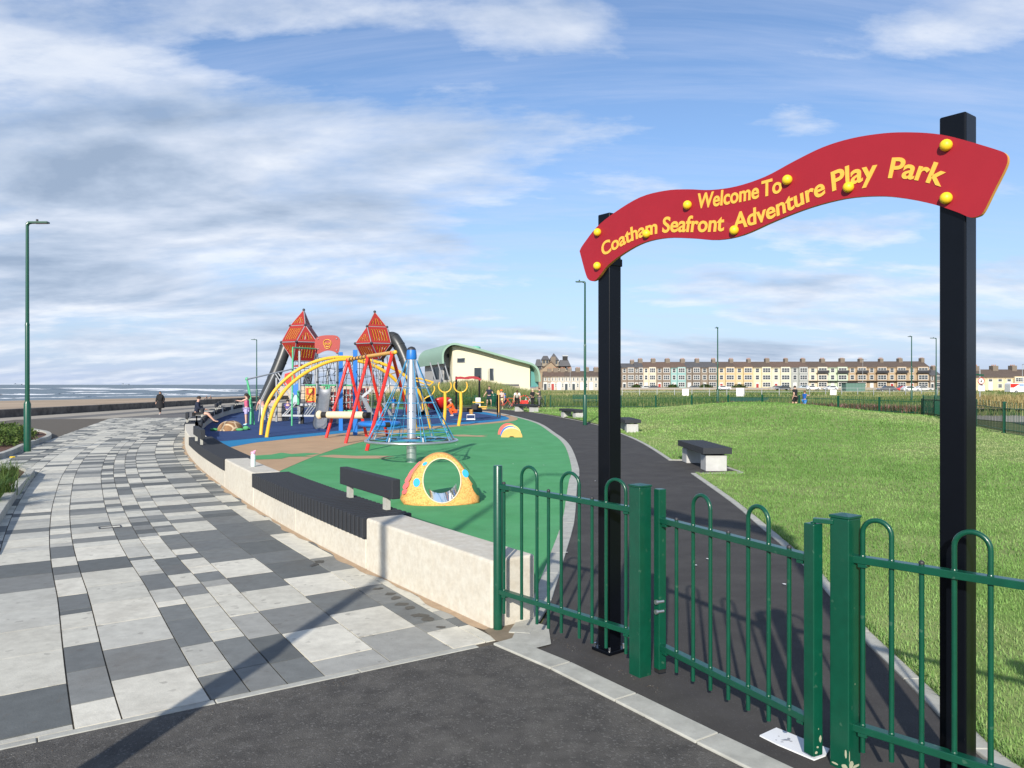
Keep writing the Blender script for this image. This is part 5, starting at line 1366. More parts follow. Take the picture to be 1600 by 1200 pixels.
# planting beds on the left
def bed(pts, label_k, soilname):
    P = catmull([(p[0],p[1],0) for p in pts], 5); P2 = [Vector((p.x,p.y)) for p in P]
    b = MB(); b.flat([(p.x,p.y) for p in P2], .075); structure(soilname, b, mat('bark_mulch', (.075,.035,.022), .95, var=.5, vscale=18, bump=1.0, bscale=45, col2=(.14,.07,.045)))
    k = resample(P2, .9); strip('bed_kerb', k, sideset(k, -.14) if label_k > 0 else sideset(k, .14), -.02, .13, M['kerb'])
nb1 = [G(*p).xy for p in [(-60,878),(-8,803),(13,775),(35,752),(41,745.5),(38,741),(20,738),(-40,745)]]
bed(nb1, -1, 'near_bed_soil')
nb2 = [G(*p).xy for p in [(-60,728),(-5,716),(14,709),(35,699),(55,692.5),(72,686),(71,680.5),(58,677),(30,674),(-60,676)]]
bed(nb2, -1, 'far_bed_soil')
lf = [leafmat('shrub_leaf', (.075,.125,.03)), leafmat('shrub_leaf_light', (.14,.20,.055)), leafmat('shrub_leaf_dark', (.03,.06,.018)), leafmat('strap_leaf', (.07,.13,.045))]
def leafcloud(name, c, rx, ry, rz, n, size, par, mats, seed):
    r = np.random.default_rng(seed); d = r.normal(size=(n,3)); d /= np.linalg.norm(d,axis=1)[:,None]; d[:,2] = np.abs(d[:,2])
    rad = .55+.45*r.random(n)**.4; lump = 1+.22*np.sin(d[:,0]*7+seed)*np.sin(d[:,1]*6+1)+.15*r.normal(size=n)*.5
    P = np.array(c)+d*np.array([rx,ry,rz])*(rad*lump)[:,None]
    t1 = r.normal(size=(n,3)); t1 /= np.linalg.norm(t1,axis=1)[:,None]; t2 = np.cross(t1, d+.4*r.normal(size=(n,3))); t2 /= (np.linalg.norm(t2,axis=1)[:,None]+1e-6)
    s_ = size*(.6+.8*r.random(n))[:,None]
    v = np.stack([P-t1*s_*.9, P-t2*s_*.4, P+t1*s_*.9, P+t2*s_*.4],1).reshape(-1,3)
    me = bpy.data.meshes.new(name); f = (np.arange(n)[:,None]*4+np.arange(4)).tolist()
    me.from_pydata((v-np.array(ORG[par.name])).tolist(), [], f); [me.materials.append(m_) for m_ in mats]
    mi = r.choice(len(mats), n, p=[.5,.3,.2]); me.polygons.foreach_set('material_index', mi); me.update()
    o = bpy.data.objects.new(name, me); COL.objects.link(o); o.parent = par; ORG[o.name] = ORG[par.name]; return o
sh = 0
for (px, py, rx, rz, lab) in [(20,690,.62,.42,'low leafy shrub immediately left of the green lamp post'),(-8,697,.7,.45,'low leafy shrub cut by the left picture edge in the far bed'),(6,680,.6,.36,'low leafy shrub at the back of the far planting bed'),(32,681,.45,.30,'small leafy shrub behind the green lamp post')]:
    c = G(px,py,.07); th = thing('low_shrub', lab, 'shrub', c, 'low shrubs in the planting bed'); sh += 1
    leafcloud('foliage', (c.x,c.y,.12), rx, rx*.9, rz, 1500, .045, th, lf[:3], 20+sh)
    b = MB(); r = random.Random(sh)
    for k in range(7): a = r.random()*6.28; b.cyl((c.x,c.y,.07), (c.x+rx*.6*math.cos(a), c.y+rx*.6*math.sin(a), .07+rz*.7), .012, .005, n=5)
    b.build('stems', M['joint'], th)
for k, (px, py, hgt, lab) in enumerate([(4,775,.42,'arching ornamental grass tuft nearest in the left bed'),(14,752,.38,'arching ornamental grass tuft at the tip of the near bed'),(-20,790,.45,'ornamental grass tuft at the picture edge in the near bed'),(-14,757,.40,'ornamental grass tuft at the back of the near bed')]):
    c = G(px,py,.07); th = thing('ornamental_grass', lab, 'grass tuft', c, 'ornamental grasses in the near bed'); r = np.random.default_rng(40+k); n = 260
    Pp = np.stack([r.normal(0,.07,n), r.normal(0,.07,n), np.zeros(n)],1)
    o = blades('leaf_blades', Pp, hgt*(.5+.9*r.random(n)), .010*(.6+.8*r.random(n)), [lf[3], lf[1], lf[0]], .95, seed=50+k, kind=None, parent=th); ORG[o.name] = Vector(c)
c = G(20,713,.0); th = thing('yellow_flower', 'single yellow flower leaning over the kerb of the near bed', 'flower', G(8,742,.07))
b = MB(); b.tube(catmull([G(8,742,.07), G(12,730,.25), G(19.5,714,.36)],4), .006, 5); b.build('stem', lf[3], th)
b = MB(); p = G(19.5,714,.36); [b.ball(p+Vector((.03*math.cos(a),.03*math.sin(a),0)), .028, 8, sc=(1,1,.5)) for a in np.linspace(0,2*PI,7)[:-1]]; b.build('petals', M['bolt_yellow'], th)

# ================================================================ leisure building
LO = Vector((-10.9,120.0)); lu = Vector((.963,.27)).normalized(); lv = Vector((-lu.y, lu.x))
def LP(px, py, w=0.0):
    """point of the facade plane (moved back w) seen at pixel"""
    k = (px-800)/F; o = LO+lv*w; t = (k*o.y-o.x)/(lu.x-k*lu.y); p = o+lu*t; return Vector((p.x,p.y,H-(py-600.6)/F*p.y))
hall = thing('seafront_hall', 'cream seafront hall with a curved pale green roof', 'building', (LO.x,LO.y,0))
hall_m = mat('cream_render', (.66,.61,.46), .9, var=.03, vscale=.5); roofm = mat('verdigris_roof', (.235,.37,.285), .6, var=.05, vscale=.3); grey_shade_m = mat('grey_and_shade_render', (.36,.36,.35), .9, var=.05)  # grey is the slatted wall's own colour, and painted shade on the recess wall
rt = [(691,568),(690.3,556),(692,548),(697,541),(704,536.6),(712,535.6),(724,538),(745,543),(775,551.5),(805,560),(823,564.5),(833,568),(840,574),(844,584),(845,596)]
rp = catmull([LP(x,y,-1.2) for x,y in rt], 5); th_r = .30
cen = LP(765,590,-1.2)
def shell_pts(P, t):
    out = []
    for i, p in enumerate(P):
        d = (P[min(i+1,len(P)-1)]-P[max(i-1,0)]).normalized(); n = Vector((0,0,1))-d*d.z
        nn = d.cross(Vector((lv.x,lv.y,0))).normalized(); 
        if nn.dot(cen-p) < 0: nn = -nn
        out.append(p+nn*t)
    return out
ins = shell_pts(rp, th_r); D3 = Vector((lv.x,lv.y,0))*24
b = MB(); n = len(rp); vs = rp+ins+[p+D3 for p in rp]+[p+D3 for p in ins]; fs = []
for i in range(n-1): fs += [(i,i+1,n+i+1,n+i),(2*n+i,3*n+i,3*n+i+1,2*n+i+1),(i,2*n+i,2*n+i+1,i+1),(n+i,n+i+1,3*n+i+1,3*n+i)]
fs += [(0,n,3*n,2*n),(n-1,3*n-1,4*n-1,2*n-1)]
b._add(vs, fs, 0, False); b.build('curved_roof', roofm, hall)
wallpx = [(707,620),(707,541),(712,540.5),(724,542),(745,547),(775,555.5),(805,563.5),(823,568),(828,570),(828,620)]
P = [LP(x,y,.2) for x,y in wallpx]
for p in P: p.z = max(p.z, -.1)
b = MB(); b.prism(P, Vector((lv.x,lv.y,0))*22); w_ = b.build('cream_wall', hall_m, hall)
P = [LP(x,y,3.0) for x,y in [(692,620),(692,556),(696,546),(707,539),(722,540),(722,620)]]
for p in P: p.z = max(p.z, -.1)
b = MB(); b.prism(P, Vector((lv.x,lv.y,0))*18); b.build('shade_toned_recess_wall', grey_shade_m, hall)  # recess wall, its shade painted in as a grey base colour
P = [LP(657,620,20), LP(657,569,20), LP(707,566,3.5), LP(707,620,3.5)]
b = MB(); q0 = LP(692,600,4); c0 = LP(668,600,22); 
b.prism([Vector((q0.x,q0.y,-.1)), Vector((c0.x,c0.y,-.1)), Vector((c0.x,c0.y,4.9)), Vector((q0.x,q0.y,4.9))], Vector((lu.x,lu.y,0))*2); sl = b.build('slatted_side_wall', grey_shade_m, hall)
b = MB()
for z in np.arange(.6,4.8,.35): b.bar((q0.x-lu.x*.05,q0.y-lu.y*.05,z),(c0.x-lu.x*.05,c0.y-lu.y*.05,z), .06,.08)
b.build('slats', M['grey_metal'], sl)
for (x0,x1) in ((677,686),(694,703)):
    P = [LP(x,y,2.8 if x0 > 690 else 1.0) for x,y in ((x0,574),(x1,574),(x1,593),(x0,593))]; b = MB(); b.prism(P, Vector((lv.x,lv.y,0))*.1); b.build('side_window', M['glass'], hall)
for (x0,x1,y0,y1,nm) in [(714.5,726,559.5,566,'window'),(698,704,553,558.5,'window'),(741,752,574.5,592,'window'),(765,771,575.5,594,'window'),(780,811,600,603.5,'low_louvre')]:
    w0 = .13 if x0 > 706 else 2.9
    P = [LP(x,y,w0) for x,y in ((x0,y0),(x1,y0),(x1,y1),(x0,y1))]; b = MB(); b.prism(P, Vector((lv.x,lv.y,0))*.1); wn = b.build(nm, M['glass'] if nm == 'window' else M['black'], hall)
    if nm == 'window' and x0 > 706:
        b = MB(); P2 = [p-Vector((lv.x,lv.y,0))*.02 for p in P]; b.tube(P2, .06, 4, closed=True); b.build('frame', M['grey_metal'], wn)
b = MB(); p0, p1 = LP(762.5,576,.1), LP(762.5,603,.1); b.cyl(p0,p1,.05,n=6); b.build('downpipe', M['grey_metal'], hall)
b = MB(); c = LP(743.5,546,8); b.cyl((c.x,c.y,c.z-1.4),(c.x,c.y,c.z+.35),.8,n=14); b.ball((c.x,c.y,c.z+.35),.8,12,sc=(1,1,.3)); b.build('roof_vent', mat('vent_green', (.15,.45,.33), .5), hall)
P = [LP(x,y,1) for x,y in ((828,572),(836,574),(841,584),(841,604),(828,604))]; b = MB(); b.prism(P, Vector((lv.x,lv.y,0))*.3); b.build('glazed_end', mat('teal_glass', (.10,.28,.27), .3), hall)
for px_ in (678,690,700):
    p0, p1 = LP(px_-6,566,-.5), LP(px_+2,593,-.5); b = MB(); b.cyl(p0,p1,.11,n=6); b.build('raking_strut', M['grey_metal'], hall)
# low wall behind the dune grass
b = MB(); b.box((-14,96,.75), (30,.3,1.7), 0); b.build('dune_wall', mat('buff_wall', (.42,.36,.29), .9, var=.12, vscale=1), label='long buff wall in the dune grass below the cream hall', cat='wall', base=(-14,96,0))
b = MB(); b.box((-14,95.8,1.75), (30,.08,.05)); b.build('wall_handrail', M['grey_metal'], label='thin white handrail above the buff dune wall', cat='handrail', base=(-14,95.8,1.6))

# ================================================================ terraces
slate = [mat('roof_slate_grey', (.085,.085,.09), .8, var=.12, vscale=.6), mat('roof_tile_brown', (.125,.085,.065), .85, var=.12, vscale=.6), mat('roof_tile_dark', (.10,.075,.06), .85, var=.12, vscale=.6)]
chim = mat('chimney_brick', (.17,.14,.11), .9, var=.15); potm = mat('chimney_pot', (.40,.20,.12), .8)
wf = mat('window_white', (.55,.55,.53), .5); wg = mat('window_dark', (.05,.06,.07), .2)
facs = {}
def fac(c):
    if c not in facs: facs[c] = mat('painted_wall', tuple(v*.84 for v in c), .9, var=.05, vscale=1.0)
    return facs[c]
def xw(px, Y): return (px-800)/F*Y
def house(px0, px1, Y, eaves, ridge, storeys, wallc, roofi, label, group, cols=2, bay=False, balc=False, chimney=True, gable=False, depth=9.0, base=0.0, chx=1, door=True):
    x0, x1 = xw(px0,Y), xw(px1,Y); w = x1-x0; xm = (x0+x1)/2
    ze = H-(eaves-600.6)/F*Y; zr = H-(ridge-600.6)/F*Y
    th = thing('terraced_house', label, 'house', (xm,Y,base), group); wm = fac(wallc)
    b = MB(); b.box((xm,Y+depth/2,(ze-.1)/2), (w-.04,depth,ze+.1)); b.build('wall', wm, th)
    b = MB(); o = .35; P = [(x0,Y-o,ze),(x0,Y+depth/2,zr),(x0,Y+depth+o,ze),(x0,Y+depth+o,ze-.15),(x0,Y-o,ze-.15)]
    b.prism(P, (w,0,0)); rf = b.build('roof', slate[roofi], th)
    if gable: pass
    if chimney:
        cx = x1 if chx else x0; b = MB(); b.box((cx-.3,Y+depth/2,zr+.2), (1.1+.5*random.random(),1.9,1.3+.5*random.random())); ch = b.build('chimney', chim, rf)
        b = MB(); [b.cyl((cx-.3+d_*.8,Y+depth/2,zr+.8),(cx-.3+d_*.8,Y+depth/2,zr+1.35),.14,n=6) for d_ in (-.6,0,.6)]; b.build('chimney_pots', potm, ch)
    sh_ = (ze-.4)/storeys
    for s_ in range(storeys):
        zc = .5+sh_*(s_+.52)
        for c_ in range(cols):
            cxx = x0+w*(c_+.5)/cols if not bay else (x0+w*.22 if c_ == 0 else x0+w*.68)
            ww = min(1.25, w*.2) if not (bay and c_ == 1) else w*.40; hh_ = sh_*.58
            if s_ == 0 and c_ == 0 and door:
                b = MB(); b.box((cxx,Y-.03,.1+1.15), (1.25,.10,2.5)); d_ = b.build('door', wf, th)
                b = MB(); b.box((cxx,Y-.09,1.05), (.85,.05,2.0)); b.build('door_leaf', random.choice([wg,wf,M['darkred']]), d_); continue
            yy = Y-.02
            if bay and c_ == 1:
                b = MB(); b.box((cxx,Y-.35,zc-.1), (ww+.5,.7,hh_+1.0)); b.build('bay', wm, th); yy = Y-.72
            b = MB(); b.box((cxx,yy,zc), (ww+.22,.08,hh_+.2)); f_ = b.build('window', wf, th)
            b = MB(); kk = 3 if ww > 1.6 else 1
            for i in range(kk):
                for j in (-1,1): b.box((cxx-ww/2+ww*(i+.5)/kk, yy-.05, zc+j*hh_/4), (ww/kk-.12,.03,hh_/2-.10))
            b.build('pane', wg, f_)
            if balc and c_ == 1 and s_ == 2:
                b = MB(); b.box((cxx,Y-.95,zc-hh_/2-.25), (ww+1.3,1.2,.14)); b.box((cxx,Y-1.5,zc-hh_/2+.25), (ww+1.3,.05,.75)); b.build('balcony', M['dark_metal'], th)
    if balc:
        b = MB(); b.box((xm,Y-.8,.5+sh_*1.02), (w,1.3,.16)); b.build('veranda', M['dark_metal'], th)
    b = MB(); b.box((xm,Y-.12,ze-.35), (w-.1,.22,.18)); b.build('cornice', wm, th)
brown, brown2, cream, turq, ochre, yel, grey, mint_, tan_, tan2 = (.25,.20,.155), (.20,.165,.135), (.66,.57,.43), (.27,.45,.43), (.60,.46,.27), (.66,.61,.45), (.36,.38,.36), (.52,.60,.44), (.44,.33,.21), (.37,.27,.17)
tg = 'three-storey terraced houses behind the park'
HS = [(971,992,brown,0,'brown stone end house of the long terrace, nearest the left sign post',0),
 (992,1005,brown2,0,'narrow grey-brown house second in the long terrace',0),
 (1005,1025.5,cream,1,'pale cream house between the brown houses left of the turquoise one',0),
 (1025.5,1048,brown,1,'brown brick house immediately left of the turquoise house',0),
 (1048,1072,turq,1,'turquoise painted terraced house',0),
 (1072,1095,brown2,0,'brown stone house immediately right of the turquoise house',0),
 (1095,1121,brown,0,'brown stone house immediately left of the ochre pair',0),
 (1121,1149,ochre,2,'ochre yellow house behind the distant lamp post',0),
 (1149,1177,(.60,.47,.27),1,'deeper ochre house with an orange bay, right of the lamp post',0),
 (1177,1206,(.66,.60,.40),2,'pale yellow house immediately right of the ochre pair',0),
 (1206,1236,yel,1,'pale yellow house immediately left of the grey house',0),
 (1236,1263,grey,1,'grey painted terraced house',0),
 (1263,1294,cream,2,'cream house with black balcony beside the grey house',1),
 (1294,1325,mint_,1,'mint green terraced house with a balcony',1),
 (1325,1355,tan_,2,'tan brick balconied house immediately right of the mint one',1),
 (1355,1387,tan2,2,'brown brick balconied house, third from the right end of the terrace',1),
 (1387,1417,tan_,2,'tan brick balconied house with white doors, second from the right end',1),
 (1417,1452,(.40,.30,.19),2,'tan brick balconied end house left of the distant lamp',1)]
for i, (a, c, col, rf, lab, bal) in enumerate(HS):
    t = (a-971)/480; house(a, c, 266, 573.0+.6*(1-t)+ (0 if i > 2 else 0), 563.6+ (2.2 if i == 0 else 0)+1.2*(1-t), 3, col, rf, lab, tg, bay=True, balc=bool(bal))
house(1453, 1470, 275, 586, 576, 2, (.22,.18,.15), 0, 'lower grey-brown house right of the balconied terrace', 'two-storey houses behind the park', bay=True)
for i, (a, c, lab) in enumerate([(1512,1540,'cream house behind the round road sign'),(1540,1570,'cream house with two plain upper windows, left of the bay-windowed one'),(1570,1600,'cream house with a bay window near the right picture edge'),(1600,1632,'cream house cut off by the right picture edge')]):
    house(a, c, 215, 589, 576.5, 2, (.70,.58,.38), 2, lab, 'two-storey houses behind the park', bay=(i==2))
lw = (.52,.48,.42)
for i, (a, c, col, lab) in enumerate([(849,861,(.34,.28,.22),'brown house at the left end of the low white terrace'),(861,871,(.50,.44,.36),'buff house second in the low white terrace'),(871,882,lw,'white house third in the low terrace behind the bicycles'),(882,893,lw,'white house fourth in the low terrace'),(893,906,lw,'white house fifth in the low terrace, left of the green lamp post'),(906,920,lw,'white house just behind the green lamp post'),(920,935,lw,'white house at the right end of the low terrace beside the sign post'),(935,951,lw,'white house hidden behind the left sign post')]):
    house(a, c, 245, 587.5, 578.5-.4*i*.3+1.2, 2, col, 1 if i < 3 else 2, lab, 'low terrace left of the sign post', cols=2)
# gabled brown house and old hotel
Yh = 275
b = MB(); x0, x1 = xw(842,Yh), xw(872,Yh)
th = thing('gabled_brick_house', 'tall brown gable-ended house beside the green roofed hall', 'house', ((x0+x1)/2,Yh,0))
zz = lambda py, Y=Yh: H-(py-600.6)/F*Y
b.box(((x0+x1)/2,Yh+5,zz(581)/2), (x1-x0,10,zz(581))); b.prism([(x0,Yh,zz(581)),(xw(861,Yh),Yh,zz(566)),(x1,Yh,zz(577)),(x1,Yh,zz(581)-.1),(x0,Yh,zz(581)-.1)], (0,10,0)); b.build('wall', fac((.33,.25,.17)), th)
b = MB(); b.prism([(x0-.4,Yh-.3,zz(581)),(xw(861,Yh),Yh-.3,zz(565)),(xw(861,Yh),Yh-.3,zz(564)),(x0-.4,Yh-.3,zz(580))], (0,10.5,0)); b.prism([(x1+.3,Yh-.3,zz(577.5)),(xw(861,Yh),Yh-.3,zz(565)),(xw(861,Yh),Yh-.3,zz(564)),(x1+.3,Yh-.3,zz(576.5))], (0,10.5,0)); b.build('roof', slate[1], th)
b = MB(); b.box((xw(864.5,Yh),Yh+1,zz(569)), (1.7,1.4,5.5)); b.build('chimney', chim, th)
Yv = 300; zv = lambda py: H-(py-600.6)/F*Yv; X = lambda px: xw(px,Yv)
th = thing('turreted_hotel', 'old dark-roofed hotel with turrets rising above the low terrace', 'building', (X(862),Yv,0)); hm = fac((.30,.26,.20)); hr = slate[0]
b = MB(); b.box(((X(838)+X(892))/2,Yv+6,zv(572)/2), (X(892)-X(838),12,zv(572))); b.build('wall', hm, th)
def pyr(b, xa, xb, ya, yb, py0, py1, flat=.0):
    z0, z1 = zv(py0), zv(py1); xm = (xa+xb)/2; ym = (ya+yb)/2; f_ = flat
    vs = [(xa,ya,z0),(xb,ya,z0),(xb,yb,z0),(xa,yb,z0)]+[(xm+(x-xm)*f_,ym+(y-ym)*f_,z1) for x,y in ((xa,ya),(xb,ya),(xb,yb),(xa,yb))]
    b._add(vs, [(0,1,5,4),(1,2,6,5),(2,3,7,6),(3,0,4,7),(4,5,6,7)])
for (xa,xb,pt,pb_,pm,fl,nm) in [(836.5,847,561,572,None,.55,'wing_roof'),(846,859,555.5,562,None,.5,'turret_roof'),(858,874,551.5,563,None,.06,'spire_roof'),(872,892,562,572,None,.6,'wing_roof')]:
    b = MB(); pyr(b, X(xa), X(xb), Yv-.5, Yv+8, pb_, pt, fl); rf = b.build(nm, hr, th)
    b = MB(); z1, z0 = zv(pb_), zv(575); b.box(((X(xa)+X(xb))/2,Yv+3.7,(z1+z0)/2), (X(xb)-X(xa)-.6,7.4,max(.3,z1-z0))); tw = b.build('turret_wall', hm, th)
    for s_ in (.3,.7): b = MB(); b.box((X(xa)+(X(xb)-X(xa))*s_,Yv-.05,zv(pb_+3.2)), (.8,.12,1.1)); b.build('window', wg, tw)
b = MB(); b.box((X(883.5),Yv+2,zv(565)), (1.9,1.9,zv(556)-zv(573))); b.build('dark_tower', M['black'], th)
b = MB(); b.box((X(883.5),Yv+2,zv(555.4)), (2.3,2.3,.4)); b.build('tower_cap', M['grey_metal'], th)

# road in front of the terraces, low front walls and fence line
b = MB(); b.flat([(-5,250),(300,250),(300,262),(-5,262)], -.02); structure('seafront_road', b, M['prom'])
b = MB(); b.box((60,246,.35), (150,.3,.9)); b.build('garden_wall', fac((.33,.28,.22)), label='low brown wall along the road before the terrace', cat='wall', base=(60,246,0))
hd = leafmat('hedge_leaf', (.045,.07,.022))
for i, (a, c, lab) in enumerate([(985,1000,'dark hedge before the first brown terraced houses'),(1040,1058,'dark hedge before the turquoise house'),(1087,1112,'dark green hedge before the brown houses left of the lamp'),(1140,1165,'low hedge before the ochre houses')]):
    x0, x1 = xw(a,250), xw(c,250); th = thing('hedge', lab, 'hedge', ((x0+x1)/2,248,0), 'hedges before the long terrace')
    leafcloud('foliage', ((x0+x1)/2,248,.2), (x1-x0)/2, 1.2, 1.6, 1600, .22, th, [hd,lf[2],lf[0]], 70+i)
# post and rail / far lamps
def farlamp(px, ytop, Y, lab, two=False): lamp('street_lamp', (xw(px,Y),Y,0), H-(ytop-600.6)/F*Y, lab, 'tall street lamps along the far road', (1,0), arm=1.2, m='grey_metal', two=two)
farlamp(1348,562,238,'twin-armed road lamp before the tan brick houses',True); farlamp(1206,577,238,'slim road lamp before the pale yellow house'); farlamp(891,573,225,'pale slim lamp before the low white terrace'); farlamp(1597.5,569.5,150,'grey road lamp at the right picture edge'); farlamp(1100,588,235,'slim road lamp before the brown stone houses')

# ================================================================ cars
def car(label, px, Y, col, van=False, face=1):
    x = xw(px,Y); m_ = mat('car_paint', col, .3, coat=.6, spec=.5)
    th = thing('parked_van' if van else 'parked_car', label, 'van' if van else 'car', (x,Y,0), 'cars parked along the far road')
    L_ = 4.3 if not van else 5.0; wd_ = 1.75; hh = 1.45 if not van else 2.1
    if van: prof = [(-2.5,.35),(-2.5,1.9),(-2.3,2.1),(1.2,2.1),(1.8,1.25),(2.4,1.1),(2.5,.7),(2.5,.35)]
    else: prof = [(-2.15,.35),(-2.15,.85),(-1.9,.95),(-1.45,1.40),(.1,1.45),(.85,1.0),(1.9,.85),(2.15,.65),(2.15,.35)]
    b = MB(); b.prism([(x+face*u,Y-wd_/2,z) for u,z in prof], (0,wd_,0)); body = b.build('body', m_, th, bevel=.06)
    win = [(-1.55,.98),(-1.25,1.34),(.0,1.38),(.6,.98)] if not van else [(.5,1.25),(.5,1.85),(1.15,1.85),(1.55,1.25)]
    for s_ in (-1,1):
        b = MB(); b.prism([(x+face*u,Y+s_*(wd_/2+.004)-(.01 if s_ < 0 else 0),z) for u,z in win], (0,.012,0)); b.build('side_window', wg, th)
    b = MB(); q = [(x+face*u, Y+s_*wd_/2*.85, z) for (u,z,s_) in ([(.82,1.02,-1),(.82,1.02,1),(.16,1.42,1),(.16,1.42,-1)] if not van else [(1.78,1.30,-1),(1.78,1.30,1),(1.27,2.02,1),(1.27,2.02,-1)])]
    q = [Vector(p)+Vector((face*.03,0,.03)) for p in q]; b.prism(q, (face*.01,0,.01)); b.build('windscreen', wg, th)
    for u in (-1.35,1.35):
        for s_ in (-1,1):
            b = MB(); c = Vector((x+face*u,Y+s_*(wd_/2-.08),.33)); b.cyl(c-Vector((0,.11,0)), c+Vector((0,.11,0)), .33, n=16); w_ = b.build('wheel', M['black'], th)
            b = MB(); b.cyl(c+Vector((0,s_*.111,0)), c+Vector((0,s_*.12,0)), .2, n=12); b.build('rim', M['steel'], w_)
    for s_ in (-1,1): b = MB(); b.box((x+face*2.13 if not van else x+face*2.48,Y+s_*.6,.68 if not van else .8), (.1,.3,.14)); b.build('headlight', M['white'], th)
for a in [('silver car parked before the cream house left of the turquoise one',1012,250,(.5,.52,.54)),('dark blue car parked before the brown brick house',1024,247,(.03,.04,.07)),('grey car parked behind the weeds right of the turquoise house',1082,247,(.15,.16,.18)),
          ('white car parked behind the distant lamp post',1131,244,(.7,.7,.7)),('dark car parked left of the man in black',1223,230,(.03,.03,.035)),('pale blue car parked right of the boy in blue',1258,250,(.45,.55,.62)),('silver car parked before the mint house',1297,235,(.55,.58,.62),),('white car parked before the cream balconied house',1270,238,(.72,.72,.72)),
          ('dark grey car parked behind the weeds below the tan houses',1385,190,(.09,.09,.10)),('red car parked below the second balconied house from the right',1408,195,(.55,.03,.03)),('white car behind the red one',1423,190,(.7,.7,.7)),('silver car parked below the balconied end house',1443,200,(.5,.5,.5)),('grey car parked behind the black sign post',1212,255,(.25,.25,.27))]:
    car(a[0], a[1], a[2], a[3], face=random.choice((1,-1)))
car('white van with red and blue markings near the right picture edge', 1594, 150, (.75,.75,.75), van=True)
vx = xw(1594,150); 
# ice-cream style awning stripes on the van are left as a red panel
vb = [o for o in bpy.data.objects if o.name.startswith('parked_van')][0]
b = MB(); b.prism([(vx-2.45,149.11,1.2),(vx-2.45,149.11,1.95),(vx-.6,149.11,1.95),(vx-1.8,149.11,1.2)], (0,.008,0)); b.build('red_stripe', M['red'], vb)
b = MB(); b.box((vx-.3,149.115,1.7), (.9,.01,.25)); b.build('blue_marking', M['blue'], vb)
# green container and street furniture at mid distance
cx = xw(1337,175); th = thing('green_container', 'grey-green storage container beyond the weeds', 'container', (cx,175,0))
b = MB(); b.box((cx,176.2,1.0), (4.4,2.4,2.3)); b.build('body', mat('container_green', (.10,.19,.16), .6, var=.1), th, bevel=.03)
b = MB(); b.box((cx,176.2,2.2), (4.7,2.6,.14)); b.build('lid', M['dark_metal'], th)
b = MB(); [b.box((cx-2+.33*i,174.95,1.0), (.06,.06,2.1)) for i in range(13)]; b.build('ribs', mat('container_rib', (.08,.16,.13), .6), th)
for px, Y, w_, h_, lab in [(1071,95,.8,1.1,'small white sign box in the long grass'),(1156,80,.75,1.15,'white notice board on legs beyond the back railing'),(1302,100,.8,.9,'small white box among the weeds')]:
    x = xw(px,Y); th = thing('white_notice_board', lab, 'notice board', (x,Y,0), 'white boards in the grass')
    z = H-(614-600.6)/F*Y; b = MB(); b.box((x,Y,z+.1), (w_,.08,h_*.75)); b.build('board', M['white'], th)
    for s_ in (-1,1): b = MB(); b.cyl((x+s_*w_*.35,Y,-.02),(x+s_*w_*.35,Y,z-.2),.04,n=6); b.build('leg', M['grey_metal'], th)
x0, x1 = xw(1141,66), xw(1200,66); th = thing('green_screen_fence', 'dark green mesh screen beyond the back railing', 'fence', ((x0+x1)/2,66,0))
b = MB(); z0, z1 = .05, H-(621.5-600.6)/F*66; b.box(((x0+x1)/2,66,(z0+z1)/2), (x1-x0,.05,z1-z0)); b.build('mesh_panel', mat('dark_green_mesh', (.01,.06,.045), .7), th)
b = MB(); b.bar((x0,66,z1+.03),(x1,66,z1+.03),.06,.05); b.build('top_rail', M['dark_metal'], th)
# post-and-rail lines across the grass
for (a, c, Y, z, lab) in [(972,1240,110,1.25,'thin white rail fence crossing the long grass before the terrace'),(1240,1470,120,1.25,'thin grey rail fence before the parked cars')]:
    th = thing('rail_fence', lab, 'fence', (xw((a+c)/2,Y),Y,0), 'thin rail fences in the grass')
    for zz_ in (z, z-.5): b = MB(); b.bar((xw(a,Y),Y,zz_),(xw(c,Y),Y,zz_),.05,.05); b.build('rail', M['grey_metal'], th)
    for k in range(int((xw(c,Y)-xw(a,Y))/2.5)+1): b = MB(); xx = xw(a,Y)+2.5*k; b.box((xx,Y,z/2), (.08,.08,z)); b.build('post', M['grey_metal'], th)
# road sign
Y = 62; x = xw(1532,Y); th = thing('road_sign', 'round white road sign with red border above a white plate, beside the big black post', 'road sign', (x,Y,0))
b = MB(); b.cyl((x-.05,Y,-.02),(x-.05,Y,3.1),.045,n=8); b.build('pole', M['grey_metal'], th)
zc = H-(595-600.6)/F*Y; b = MB(); b.cyl((x,Y-.06,zc),(x,Y-.09,zc),.27,n=24); f_ = b.build('sign_face', M['white'], th)
b = MB(); b.tube([Vector((x+.245*math.cos(a),Y-.095,zc+.245*math.sin(a))) for a in np.linspace(0,2*PI,25)[:-1]], .03, 5, closed=True); b.build('red_border', M['red'], f_)
b = MB(); b.box((x,Y-.1,zc+.06),(.06,.01,.14)); b.box((x,Y-.1,zc-.07),(.13,.01,.09)); b.build('black_symbol', M['black'], f_)
b = MB(); b.box((x+.03,Y-.08,zc-.60),(.52,.03,.44)); pl = b.build('lower_plate', M['white'], th)
b = MB(); [b.box((x+.03,Y-.1,zc-.48-.09*i),(.34,.008,.025)) for i in range(4)]; b.build('small_text_lines', M['grey_metal'], pl)
b = MB(); b.bar((x-.4,Y,zc+.52),(x+.22,Y,zc+.46),.2,.12); b.build('lamp_housing', M['green_paint'], th)
